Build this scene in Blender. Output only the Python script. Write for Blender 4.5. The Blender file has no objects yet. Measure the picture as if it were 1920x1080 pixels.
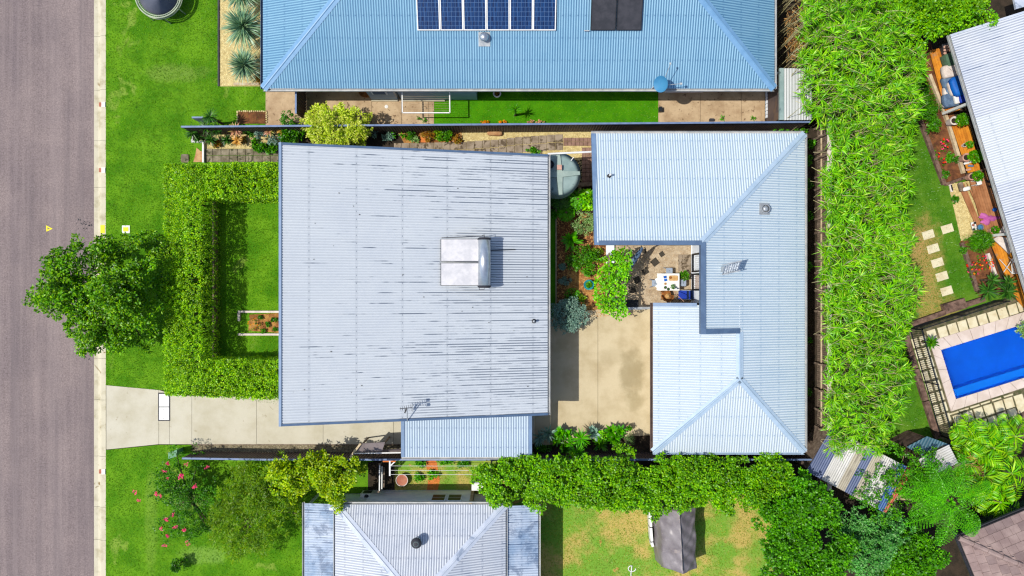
import bpy, math, random
import numpy as np
from mathutils import Vector, Matrix
R = math.radians
H = 37.0            # camera height over the lawns, metres
F = 1406.0          # focal length in photo pixels (1920 wide)
sc = bpy.context.scene
COL = sc.collection
# ------------------------------------------------------------------ camera
cam = bpy.data.cameras.new('camera'); camo = bpy.data.objects.new('camera', cam); COL.objects.link(camo)
camo.location = (0, 0, H); camo.rotation_euler = (0, 0, 0)
cam.sensor_width = 36; cam.lens = 36 * F / 1920; cam.clip_end = 1000
sc.camera = camo
# ------------------------------------------------------------------ sky and sun
SX, SY = .545, .075           # how far a shadow runs per metre of height
world = bpy.data.worlds.new('World'); sc.world = world; world.use_nodes = True
wn = world.node_tree.nodes; wl = world.node_tree.links
sky = wn.new('ShaderNodeTexSky'); sky.sky_type = 'NISHITA'; sky.sun_disc = False
sky.sun_elevation = math.atan(1 / math.hypot(SX, SY)); sky.sun_rotation = math.atan2(-SX, -SY)
sky.air_density = 1.0; sky.dust_density = 1.5; sky.ozone_density = 1.5
wl.new(sky.outputs[0], wn['Background'].inputs[0]); wn['Background'].inputs[1].default_value = 0.15
sun = bpy.data.lights.new('sun', 'SUN'); sun.energy = 4.2; sun.angle = R(.53); sun.color = (1, .95, .86)
suno = bpy.data.objects.new('sun', sun); COL.objects.link(suno)
suno.rotation_euler = Vector((SX, SY, -1)).to_track_quat('-Z', 'Y').to_euler(); suno.location = (-20, -3, 40)
sc.view_settings.view_transform = 'Standard'; sc.view_settings.look = 'None'
sc.view_settings.exposure = 0.08; sc.view_settings.gamma = 1; sc.view_settings.use_curve_mapping = False
sc.cycles.filter_width = 1.25; sc.cycles.max_bounces = 6; sc.cycles.transparent_max_bounces = 4
# ------------------------------------------------------------------ helpers
def W(px, py, z=0.0):
    k = (H - z) / F
    return Vector(((px - 960) * k, (540 - py) * k, z))
def lin(c):
    c = c / 255.0
    return c / 12.92 if c <= .04045 else ((c + .055) / 1.055) ** 2.4
def C(r, g, b, k=.72):
    return (min(lin(r) * k, .9), min(lin(g) * k, .9), min(lin(b) * k, .9), 1)
ORG = {}
def org(o): return ORG.get(o.name, Vector((0, 0, 0))) if o else Vector((0, 0, 0))
def props(o, label=None, cat=None, group=None, kind=None):
    if label: o['label'] = label
    if cat: o['category'] = cat
    if group: o['group'] = group
    if kind: o['kind'] = kind
    return o
def empty(name, loc, label=None, cat=None, group=None, kind=None, parent=None):
    o = bpy.data.objects.new(name, None); COL.objects.link(o)
    loc = Vector(loc)
    o.empty_display_size = .2
    if parent: o.parent = parent
    o.location = loc - org(parent); ORG[o.name] = loc
    return props(o, label, cat, group, kind)
def link(name, me, parent=None, **kw):
    o = bpy.data.objects.new(name, me); COL.objects.link(o)
    if parent:
        o.parent = parent
        ORG[o.name] = org(parent).copy()
    return props(o, kw.get('label'), kw.get('cat'), kw.get('group'), kw.get('kind'))
def copytree(o, loc, parent=None, **kw):
    c = o.copy(); COL.objects.link(c); c.parent = parent
    if loc is not None:
        c.location = loc; ORG[c.name] = Vector(loc)
    props(c, kw.get('label'), kw.get('cat'), kw.get('group'))
    for ch in list(o.children): copytree(ch, None, c)
    return c
class MB:
    def __init__(s): s.v = []; s.f = []; s.uv = None
    def add(s, vs, fs):
        n = len(s.v); s.v += [tuple(v) for v in vs]; s.f += [tuple(i + n for i in f) for f in fs]; return s
    def box(s, x0, y0, z0, x1, y1, z1):
        return s.prism([(x0, y0), (x1, y0), (x1, y1), (x0, y1)], z0, z1)
    def prism(s, pts, z0, z1):
        a = sum(pts[i][0] * pts[(i + 1) % len(pts)][1] - pts[(i + 1) % len(pts)][0] * pts[i][1] for i in range(len(pts)))
        if a < 0: pts = pts[::-1]
        n = len(pts)
        f0 = z0 if callable(z0) else (lambda x, y: z0)
        f1 = z1 if callable(z1) else (lambda x, y: z1)
        vs = [(p[0], p[1], f0(p[0], p[1])) for p in pts] + [(p[0], p[1], f1(p[0], p[1])) for p in pts]
        return s.add(vs, [tuple(range(n - 1, -1, -1)), tuple(range(n, 2 * n))] + [(i, (i + 1) % n, (i + 1) % n + n, i + n) for i in range(n)])
    def bar(s, p0, p1, w, h, up=(0, 0, 1)):
        p0 = Vector(p0); p1 = Vector(p1); d = (p1 - p0).normalized(); up = Vector(up)
        sd = d.cross(up)
        if sd.length < 1e-4: sd = d.cross(Vector((1, 0, 0)))
        sd.normalize(); u = sd.cross(d).normalized()
        vs = [p + sd * a * w / 2 + u * b * h / 2 for p in (p0, p1) for a, b in ((-1, -1), (1, -1), (1, 1), (-1, 1))]
        return s.add(vs, [(3, 2, 1, 0), (4, 5, 6, 7), (0, 1, 5, 4), (1, 2, 6, 5), (2, 3, 7, 6), (3, 0, 4, 7)])
    def tube(s, pts, rs, n=8, cap=True):
        pts = [Vector(p) for p in pts]
        if not hasattr(rs, '__len__'): rs = [rs] * len(pts)
        b = len(s.v)
        for i, p in enumerate(pts):
            d = (pts[min(i + 1, len(pts) - 1)] - pts[max(i - 1, 0)]).normalized()
            a = d.cross(Vector((0, 0, 1)))
            if a.length < .05: a = d.cross(Vector((1, 0, 0)))
            a.normalize(); c = d.cross(a)
            for k in range(n):
                t = 2 * math.pi * k / n
                s.v.append(tuple(p + (a * math.cos(t) + c * math.sin(t)) * rs[i]))
        for i in range(len(pts) - 1):
            for k in range(n):
                k2 = (k + 1) % n
                s.f.append((b + i * n + k, b + i * n + k2, b + (i + 1) * n + k2, b + (i + 1) * n + k))
        if cap:
            s.f.append(tuple(b + k for k in range(n))); e = b + (len(pts) - 1) * n
            s.f.append(tuple(e + k for k in range(n - 1, -1, -1)))
        return s
    def lathe(s, c, prof, n=24):
        b = len(s.v); c = Vector(c)
        for r, z in prof:
            for k in range(n):
                t = 2 * math.pi * k / n
                s.v.append((c.x + r * math.cos(t), c.y + r * math.sin(t), c.z + z))
        for i in range(len(prof) - 1):
            for k in range(n):
                k2 = (k + 1) % n
                s.f.append((b + i * n + k, b + i * n + k2, b + (i + 1) * n + k2, b + (i + 1) * n + k))
        s.f.append(tuple(b + k for k in range(n - 1, -1, -1)))
        e = b + (len(prof) - 1) * n; s.f.append(tuple(e + k for k in range(n)))
        return s
    def rbox(s, c, sx, sy, sz, rz=0, r=.2, n=3, nz=0, seed=0):
        """cushion-like rounded box (superellipsoid) with optional crumple"""
        rg = random.Random(seed); b = len(s.v); N, M = 16, 8
        def sp(v, e): return math.copysign(abs(v) ** e, v)
        for i in range(M + 1):
            ph = -math.pi / 2 + math.pi * i / M
            for k in range(N):
                th = 2 * math.pi * k / N
                x = sp(math.cos(ph), r) * sp(math.cos(th), r); y = sp(math.cos(ph), r) * sp(math.sin(th), r); z = sp(math.sin(ph), r)
                x += rg.uniform(-nz, nz); y += rg.uniform(-nz, nz); z += rg.uniform(-nz, nz)
                x *= sx / 2; y *= sy / 2; z *= sz / 2
                s.v.append((c[0] + x * math.cos(rz) - y * math.sin(rz), c[1] + x * math.sin(rz) + y * math.cos(rz), c[2] + z))
        for i in range(M):
            for k in range(N):
                k2 = (k + 1) % N
                s.f.append((b + i * N + k, b + i * N + k2, b + (i + 1) * N + k2, b + (i + 1) * N + k))
        return s
    def build(s, name, mat, parent=None, smooth=False, **kw):
        o0 = org(parent)
        me = bpy.data.meshes.new(name)
        me.from_pydata([(v[0] - o0.x, v[1] - o0.y, v[2] - o0.z) for v in s.v], [], s.f)
        if s.uv:
            l = me.uv_layers.new(name='UVMap')
            for i, lp in enumerate(me.loops): l.data[i].uv = s.uv[lp.vertex_index]
        if mat: me.materials.append(mat)
        if smooth:
            for p in me.polygons: p.use_smooth = True
        me.update()
        return link(name, me, parent, **kw)
def npmesh(name, V, faces, mat, parent=None, smooth=False, **kw):
    """V (n,3); faces list of (m,k) int arrays"""
    o0 = org(parent)
    V = np.asarray(V, dtype=np.float32) - np.array(o0[:], dtype=np.float32)
    me = bpy.data.meshes.new(name)
    me.vertices.add(len(V)); me.vertices.foreach_set('co', V.ravel())
    li = np.concatenate([f.ravel() for f in faces]).astype(np.int32)
    tot = np.concatenate([np.full(len(f), f.shape[1]) for f in faces]).astype(np.int32)
    st = np.concatenate([[0], np.cumsum(tot)[:-1]]).astype(np.int32)
    me.loops.add(len(li)); me.loops.foreach_set('vertex_index', li)
    me.polygons.add(len(tot)); me.polygons.foreach_set('loop_start', st); me.polygons.foreach_set('loop_total', tot)
    if smooth: me.polygons.foreach_set('use_smooth', np.ones(len(tot), dtype=bool))
    me.materials.append(mat); me.update(calc_edges=True)
    return link(name, me, parent, **kw)
# ------------------------------------------------------------------ materials
def newmat(name):
    m = bpy.data.materials.new(name); m.use_nodes = True
    nt = m.node_tree; b = nt.nodes['Principled BSDF']
    return m, nt, b
def nd(nt, typ, **kw):
    n = nt.nodes.new(typ)
    for k, v in kw.items(): setattr(n, k, v)
    return n
def mth(nt, op, a, b=None, c=None, clamp=False):
    n = nt.nodes.new('ShaderNodeMath'); n.operation = op; n.use_clamp = clamp
    for i, v in enumerate((a, b, c)):
        if v is None: continue
        if isinstance(v, (int, float)): n.inputs[i].default_value = v
        else: nt.links.new(v, n.inputs[i])
    return n.outputs[0]
def mixc(nt, f, a, b, mode='MIX'):
    n = nt.nodes.new('ShaderNodeMix'); n.data_type = 'RGBA'; n.blend_type = mode
    for i, v in ((0, f), (6, a), (7, b)):
        if isinstance(v, (int, float)): n.inputs[i].default_value = v
        elif isinstance(v, tuple): n.inputs[i].default_value = v
        else: nt.links.new(v, n.inputs[i])
    return n.outputs[2]
def pos(nt): return nt.nodes.new('ShaderNodeNewGeometry').outputs['Position']
def noise(nt, vec, scale, detail=4, rough=.6, dist=0):
    n = nt.nodes.new('ShaderNodeTexNoise'); n.inputs['Scale'].default_value = scale; n.inputs['Detail'].default_value = detail
    n.inputs['Roughness'].default_value = rough; n.inputs['Distortion'].default_value = dist
    nt.links.new(vec, n.inputs['Vector']); return n.outputs['Fac']
def ramp(nt, f, a, b):
    n = nt.nodes.new('ShaderNodeMapRange'); n.inputs[1].default_value = a; n.inputs[2].default_value = b
    n.interpolation_type = 'SMOOTHSTEP'
    nt.links.new(f, n.inputs[0]); return n.outputs[0]
def M(name, col, col2=None, s=1.5, lo=.35, hi=.65, rough=.8, fine=0, fs=60, bump=0, bs=60, metal=0, spec=.3, spots=None, scol=None, stains=None, island=0):
    m, nt, b = newmat(name); P = pos(nt)
    c = col
    out = None
    if col2: out = mixc(nt, ramp(nt, noise(nt, P, s, 5, .6), lo, hi), col, col2)
    else: out = mixc(nt, 0.0, col, col)
    if spots: # dirt spots (scale, threshold)
        out = mixc(nt, ramp(nt, noise(nt, P, spots[0], 3, .7, .5), spots[1], spots[1] + .08), out, scol)
    if fine:
        f = noise(nt, P, fs, 2, .7)
        g = mth(nt, 'MULTIPLY_ADD', f, fine * 2, 1 - fine)
        cb = nd(nt, 'ShaderNodeCombineColor')
        for i in range(3): nt.links.new(g, cb.inputs[i])
        out = mixc(nt, 1.0, out, cb.outputs[0], 'MULTIPLY')
    if island:
        g = mth(nt, 'MULTIPLY_ADD', nt.nodes.new('ShaderNodeNewGeometry').outputs['Random Per Island'], island * 2, 1 - island)
        cb = nd(nt, 'ShaderNodeCombineColor')
        for i in range(3): nt.links.new(g, cb.inputs[i])
        out = mixc(nt, 1.0, out, cb.outputs[0], 'MULTIPLY')
    if stains: # (x, y, sx, sy, strength, col)
        sp = nd(nt, 'ShaderNodeSeparateXYZ'); nt.links.new(P, sp.inputs[0])
        wob = noise(nt, P, 1.7, 4, .7)
        for (x, y, sx, sy, k, cc) in stains:
            dx = mth(nt, 'DIVIDE', mth(nt, 'SUBTRACT', sp.outputs[0], x), sx); dy = mth(nt, 'DIVIDE', mth(nt, 'SUBTRACT', sp.outputs[1], y), sy)
            d = mth(nt, 'ADD', mth(nt, 'MULTIPLY', dx, dx), mth(nt, 'MULTIPLY', dy, dy))
            d = mth(nt, 'ADD', d, mth(nt, 'MULTIPLY_ADD', wob, 2.4, -1.2))
            out = mixc(nt, mth(nt, 'MULTIPLY', ramp(nt, d, 1.3, .1), k), out, cc)
    nt.links.new(out, b.inputs['Base Color'])
    b.inputs['Roughness'].default_value = rough; b.inputs['Metallic'].default_value = metal
    b.inputs['Specular IOR Level'].default_value = spec
    if bump:
        bn = nd(nt, 'ShaderNodeBump'); bn.inputs['Strength'].default_value = bump; bn.inputs['Distance'].default_value = .02
        nt.links.new(noise(nt, P, bs, 3, .7), bn.inputs['Height']); nt.links.new(bn.outputs[0], b.inputs['Normal'])
    return m
def leafmat(name, cols, trans=.35, gloss=.018, rough=.4):
    m, nt, b = newmat(name); nt.nodes.remove(b); out = nt.nodes['Material Output']
    g = nt.nodes.new('ShaderNodeNewGeometry')
    cr = nt.nodes.new('ShaderNodeValToRGB'); cr.color_ramp.interpolation = 'LINEAR'
    el = cr.color_ramp.elements
    while len(el) < len(cols): el.new(.5)
    for i, c in enumerate(cols): el[i].position = i / max(1, len(cols) - 1); el[i].color = c
    nt.links.new(g.outputs['Random Per Island'], cr.inputs[0])
    lowf = noise(nt, g.outputs['Position'], .9, 3, .6)
    gk = mth(nt, 'MULTIPLY_ADD', lowf, 1.7, .12)
    cb = nd(nt, 'ShaderNodeCombineColor')
    for i in range(3): nt.links.new(gk, cb.inputs[i])
    col = mixc(nt, 1.0, cr.outputs[0], cb.outputs[0], 'MULTIPLY')
    d = nt.nodes.new('ShaderNodeBsdfDiffuse'); t = nt.nodes.new('ShaderNodeBsdfTranslucent'); gl = nt.nodes.new('ShaderNodeBsdfGlossy')
    hs = nt.nodes.new('ShaderNodeHueSaturation'); hs.inputs['Saturation'].default_value = 1.12; hs.inputs['Value'].default_value = 1.32; nt.links.new(col, hs.inputs['Color']); col = hs.outputs[0]
    nt.links.new(col, d.inputs[0]); nt.links.new(col, t.inputs[0]); gl.inputs['Roughness'].default_value = rough
    gl.inputs[0].default_value = (1, 1, 1, 1)
    m1 = nt.nodes.new('ShaderNodeMixShader'); m1.inputs[0].default_value = trans
    nt.links.new(d.outputs[0], m1.inputs[1]); nt.links.new(t.outputs[0], m1.inputs[2])
    m2 = nt.nodes.new('ShaderNodeMixShader'); m2.inputs[0].default_value = gloss
    nt.links.new(m1.outputs[0], m2.inputs[1]); nt.links.new(gl.outputs[0], m2.inputs[2])
    nt.links.new(m2.outputs[0], out.inputs[0])
    return m
PITCH = .114
def corrmat(name, col, col2, dirt_shade, amount=0.0, slope=0.0, blobs=(), screws=.9, mottle=.5, rough=.42, patch=None, spec=.35, pan_shade=.3):
    """painted corrugated steel: UV = metres across / along the ribs; dirty streaks along the pans, plus rib shade painted into them"""
    m, nt, b = newmat(name)
    uvn = nd(nt, 'ShaderNodeUVMap'); uvn.uv_map = 'UVMap'
    sp = nd(nt, 'ShaderNodeSeparateXYZ'); nt.links.new(uvn.outputs[0], sp.inputs[0]); u, v = sp.outputs[0], sp.outputs[1]
    cell = mth(nt, 'FLOOR', mth(nt, 'DIVIDE', u, PITCH))
    out = mixc(nt, mth(nt, 'MULTIPLY', ramp(nt, noise(nt, pos(nt), .8, 5, .65), .35, .7), mottle), col, col2)
    sheet = mth(nt, 'FLOOR', mth(nt, 'DIVIDE', u, PITCH * 7))
    w0 = nd(nt, 'ShaderNodeTexWhiteNoise', noise_dimensions='1D'); nt.links.new(sheet, w0.inputs['W'])
    out = mixc(nt, mth(nt, 'MULTIPLY', w0.outputs[0], .25), out, col2)
    # fine dust streaks along the pans, then rib shade painted into them
    cv = nd(nt, 'ShaderNodeCombineXYZ'); nt.links.new(mth(nt, 'MULTIPLY', cell, 3.71), cv.inputs[0]); nt.links.new(mth(nt, 'MULTIPLY', v, .8), cv.inputs[1])
    n1 = noise(nt, cv.outputs[0], 1.0, 3, .6)
    amt = mth(nt, 'MULTIPLY_ADD', v, slope, amount)
    for (u0, v0, su, sv, k) in blobs:
        dx = mth(nt, 'DIVIDE', mth(nt, 'SUBTRACT', u, u0), su); dy = mth(nt, 'DIVIDE', mth(nt, 'SUBTRACT', v, v0), sv)
        d = mth(nt, 'SQRT', mth(nt, 'ADD', mth(nt, 'MULTIPLY', dx, dx), mth(nt, 'MULTIPLY', dy, dy)))
        amt = mth(nt, 'ADD', amt, mth(nt, 'MULTIPLY', ramp(nt, d, 1.0, .2), k))
    wv = nd(nt, 'ShaderNodeTexWhiteNoise', noise_dimensions='1D'); nt.links.new(cell, wv.inputs['W'])
    e = mth(nt, 'ADD', mth(nt, 'MULTIPLY_ADD', wv.outputs[0], .30, -.15), n1)
    e = mth(nt, 'ADD', e, mth(nt, 'SUBTRACT', amt, .5))
    st = ramp(nt, e, .42, .58)
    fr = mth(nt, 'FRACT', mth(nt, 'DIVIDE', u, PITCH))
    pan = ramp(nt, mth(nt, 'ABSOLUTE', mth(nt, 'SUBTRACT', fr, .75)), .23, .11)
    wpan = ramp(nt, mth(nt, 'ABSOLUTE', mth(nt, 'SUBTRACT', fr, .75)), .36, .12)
    out = mixc(nt, mth(nt, 'MULTIPLY', mth(nt, 'MULTIPLY', wpan, mth(nt, 'MULTIPLY_ADD', n1, .8, .6)), pan_shade), out, dirt_shade)  # shade painted into every pan to strengthen the rib stripes
    out = mixc(nt, mth(nt, 'MULTIPLY', mth(nt, 'MULTIPLY', st, pan), mth(nt, 'MULTIPLY_ADD', wv.outputs[0], .45, .38)), out, dirt_shade)
    if screws:
        # screw heads every second rib, along the purlins
        a = mth(nt, 'FRACT', mth(nt, 'DIVIDE', v, screws)); c = mth(nt, 'FRACT', mth(nt, 'DIVIDE', u, PITCH * 3))
        s1 = mth(nt, 'LESS_THAN', mth(nt, 'ABSOLUTE', mth(nt, 'SUBTRACT', a, .5)), .018 / screws)
        s2 = mth(nt, 'LESS_THAN', mth(nt, 'ABSOLUTE', mth(nt, 'SUBTRACT', c, .0833)), .085)
        out = mixc(nt, mth(nt, 'MULTIPLY', mth(nt, 'MULTIPLY', s1, s2), .5), out, dirt_shade)
        s3 = mth(nt, 'LESS_THAN', mth(nt, 'ABSOLUTE', mth(nt, 'SUBTRACT', a, .5)), .06 / screws)
        out = mixc(nt, mth(nt, 'MULTIPLY', s3, .07), out, dirt_shade)
    if patch: # dark scattered soot/lichen
        out = mixc(nt, mth(nt, 'MULTIPLY', ramp(nt, noise(nt, pos(nt), patch[0], 5, .75, .4), patch[1], patch[1] + .12), patch[2]), out, dirt_shade)
    nt.links.new(out, b.inputs['Base Color']); b.inputs['Roughness'].default_value = rough; b.inputs['Specular IOR Level'].default_value = spec
    return m
def clipv(poly, u):
    """v-range of convex polygon (list of (u,v)) at u"""
    vs = []
    n = len(poly)
    for i in range(n):
        (a, b), (c, d) = poly[i], poly[(i + 1) % n]
        if abs(a - c) < 1e-9:
            if abs(a - u) < 1e-6: vs += [b, d]
            continue
        t = (u - a) / (c - a)
        if -1e-9 <= t <= 1 + 1e-9: vs.append(b + (d - b) * t)
    return (min(vs), max(vs)) if vs else None
def corr(name, pts, zf, mat, parent, ang=0.0, amp=.0125, seg=8, pitch=PITCH, per=7, mats=None, lap=.005, uoff=0, voff=0):
    """corrugated sheets laid side by side over the convex plan polygon pts (world xy); ribs run along ang+90deg.
       each 10-rib sheet is one part called roof_sheet"""
    ca, sa = math.cos(ang), math.sin(ang)
    P = [((p[0]) * ca + p[1] * sa, -p[0] * sa + p[1] * ca) for p in pts]
    u0, u1 = min(p[0] for p in P), max(p[0] for p in P)
    brk = sorted(set([round(p[0], 5) for p in P]))
    sw = pitch * per
    k = 0
    ustart = u0
    while ustart < u1 - 1e-4:
        uend = min(ustart + sw, u1)
        if u1 - uend < pitch * 2: uend = u1
        us = [ustart + i * pitch / seg for i in range(int((uend - ustart) / (pitch / seg) + .999))]
        us = [x for x in us if x < uend - 1e-4] + [uend] + [x for x in brk if ustart < x < uend]
        us = sorted(set(us))
        mb = MB(); mb.uv = []
        for u in us:
            uc = min(max(u, u0 + 1e-5), u1 - 1e-5)
            r = clipv(P, uc)
            a, b = r
            rel = (u - ustart) / sw
            dz = amp * math.sin(2 * math.pi * (u - u0 + uoff) / pitch) + lap * (1 - rel)
            for v in (a, b):
                x, y = u * ca - v * sa, u * sa + v * ca
                mb.v.append((x, y, zf(x, y) + dz)); mb.uv.append((u - u0 + uoff, v + voff))
        for i in range(len(us) - 1):
            mb.f.append((2 * i, 2 * i + 2, 2 * i + 3, 2 * i + 1))
        mb.build(name, mats[k % len(mats)] if mats else mat, parent, smooth=True)
        ustart = uend; k += 1
def cap(name, p0, p1, zl, zr, mat, parent, w=.17, up=.045):
    """ridge or hip capping: two flanges lying on the two roof planes and a rolled crown"""
    p0 = Vector(p0); p1 = Vector(p1); d = (p1 - p0); d.z = 0; d.normalize(); n = Vector((-d.y, d.x, 0))
    mb = MB(); rows = []
    for off, kind in ((-w, 'r'), (-w * .25, 'r'), (-w * .12, 'c'), (w * .12, 'c'), (w * .25, 'l'), (w, 'l')):
        row = []
        for p in (p0, p1):
            q = p + n * off
            zz = (zl if kind == 'l' else zr if kind == 'r' else (lambda x, y: p.z + up))(q.x, q.y)
            row.append((q.x, q.y, zz + (.022 if kind != 'c' else 0)))
        rows.append(row)
    for r in rows: mb.v += r
    for i in range(5): mb.f.append((2 * i, 2 * i + 1, 2 * i + 3, 2 * i + 2))
    return mb.build(name, mat, parent)
def gutter(p0, p1, out, mat, parent, w=.115, h=.1, name='gutter', matin=None):
    p0 = Vector(p0); p1 = Vector(p1); o = Vector(out).normalized(); d = (p1 - p0).normalized()
    mb = MB(); a, b = p0 + Vector((0, 0, -.03)), p1 + Vector((0, 0, -.03))
    prof = [(0.0, 0), (0.0, -h), (w, -h), (w, .015), (w - .018, .015), (w - .018, -h + .012), (.012, -h + .012), (.012, 0)]
    for q in (a, b):
        for x, z in prof: mb.v.append(tuple(q + o * x + Vector((0, 0, z))))
    n = len(prof)
    for i in range(n): mb.f.append((i, (i + 1) % n, (i + 1) % n + n, i + n))
    mb.f += [tuple(range(n)), tuple(range(2 * n - 1, n - 1, -1))]
    L = (b - a).length; k = max(1, int(L / 1.2))
    g = mb.build(name, mat, parent)
    return g
def barge(p0, p1, inn, mat, parent, w=.15, h=.22, name='barge_board', up=.03):
    """capping board along a roof's verge or high edge"""
    p0 = Vector(p0); p1 = Vector(p1); i = Vector(inn).normalized()
    mb = MB()
    vs = []
    for q in (p0, p1):
        for a, z in ((0, up), (w, up), (w, up - .025), (.03, up - .025), (.03, -h), (0, -h)): vs.append(q + i * a + Vector((0, 0, z)))
    mb.add(vs, [(0, 1, 7, 6), (1, 2, 8, 7), (2, 3, 9, 8), (3, 4, 10, 9), (4, 5, 11, 10), (5, 0, 6, 11), (5, 4, 3, 2, 1, 0), (6, 7, 8, 9, 10, 11)])
    return mb.build(name, mat, parent)
def walls(pts, z1, mat, parent, t=.12, name='wall', z0=-.05):
    """one mesh part per wall along the closed polygon"""
    n = len(pts)
    for i in range(n):
        a = Vector((pts[i][0], pts[i][1], 0)); b = Vector((pts[(i + 1) % n][0], pts[(i + 1) % n][1], 0))
        d = (b - a).normalized(); nn = Vector((-d.y, d.x, 0)) * t
        q = [a, b - d * .003, b + nn - d * .003, a + nn]
        MB().prism([(p.x, p.y) for p in q], z0, z1).build(name, mat, parent)
def sheet(name, px, z, mat, parent=None, t=0, **kw):
    pts = [W(x, y, 0) for x, y in px]
    mb = MB()
    if t: mb.prism([(p.x, p.y) for p in pts], z - t, z)
    else:
        a = sum(pts[i].x * pts[(i + 1) % len(pts)].y - pts[(i + 1) % len(pts)].x * pts[i].y for i in range(len(pts)))
        if a < 0: pts = pts[::-1]
        mb.add([(p.x, p.y, z) for p in pts], [tuple(range(len(pts)))])
    return mb.build(name, mat, parent, **kw)
def inpoly(x, y, poly):
    """vectorised even-odd test"""
    c = np.zeros(len(x), dtype=bool); n = len(poly)
    for i in range(n):
        x0, y0 = poly[i]; x1, y1 = poly[(i + 1) % n]
        if y0 == y1: continue
        c ^= ((y0 > y) != (y1 > y)) & (x < (x1 - x0) * (y - y0) / (y1 - y0) + x0)
    return c
def sample(px, n, rng, z=0.0, holes=()):
    """n points per m2 inside a pixel polygon read at height z"""
    P = [W(x, y, z) for x, y in px]; P = [(p.x, p.y) for p in P]
    Hs = [[(W(x, y, z).x, W(x, y, z).y) for x, y in h] for h in holes]
    xs = [p[0] for p in P]; ys = [p[1] for p in P]
    A = (max(xs) - min(xs)) * (max(ys) - min(ys)); k = int(A * n)
    x = rng.uniform(min(xs), max(xs), k); y = rng.uniform(min(ys), max(ys), k)
    m = inpoly(x, y, P)
    for h in Hs: m &= ~inpoly(x, y, h)
    return x[m], y[m]
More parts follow.
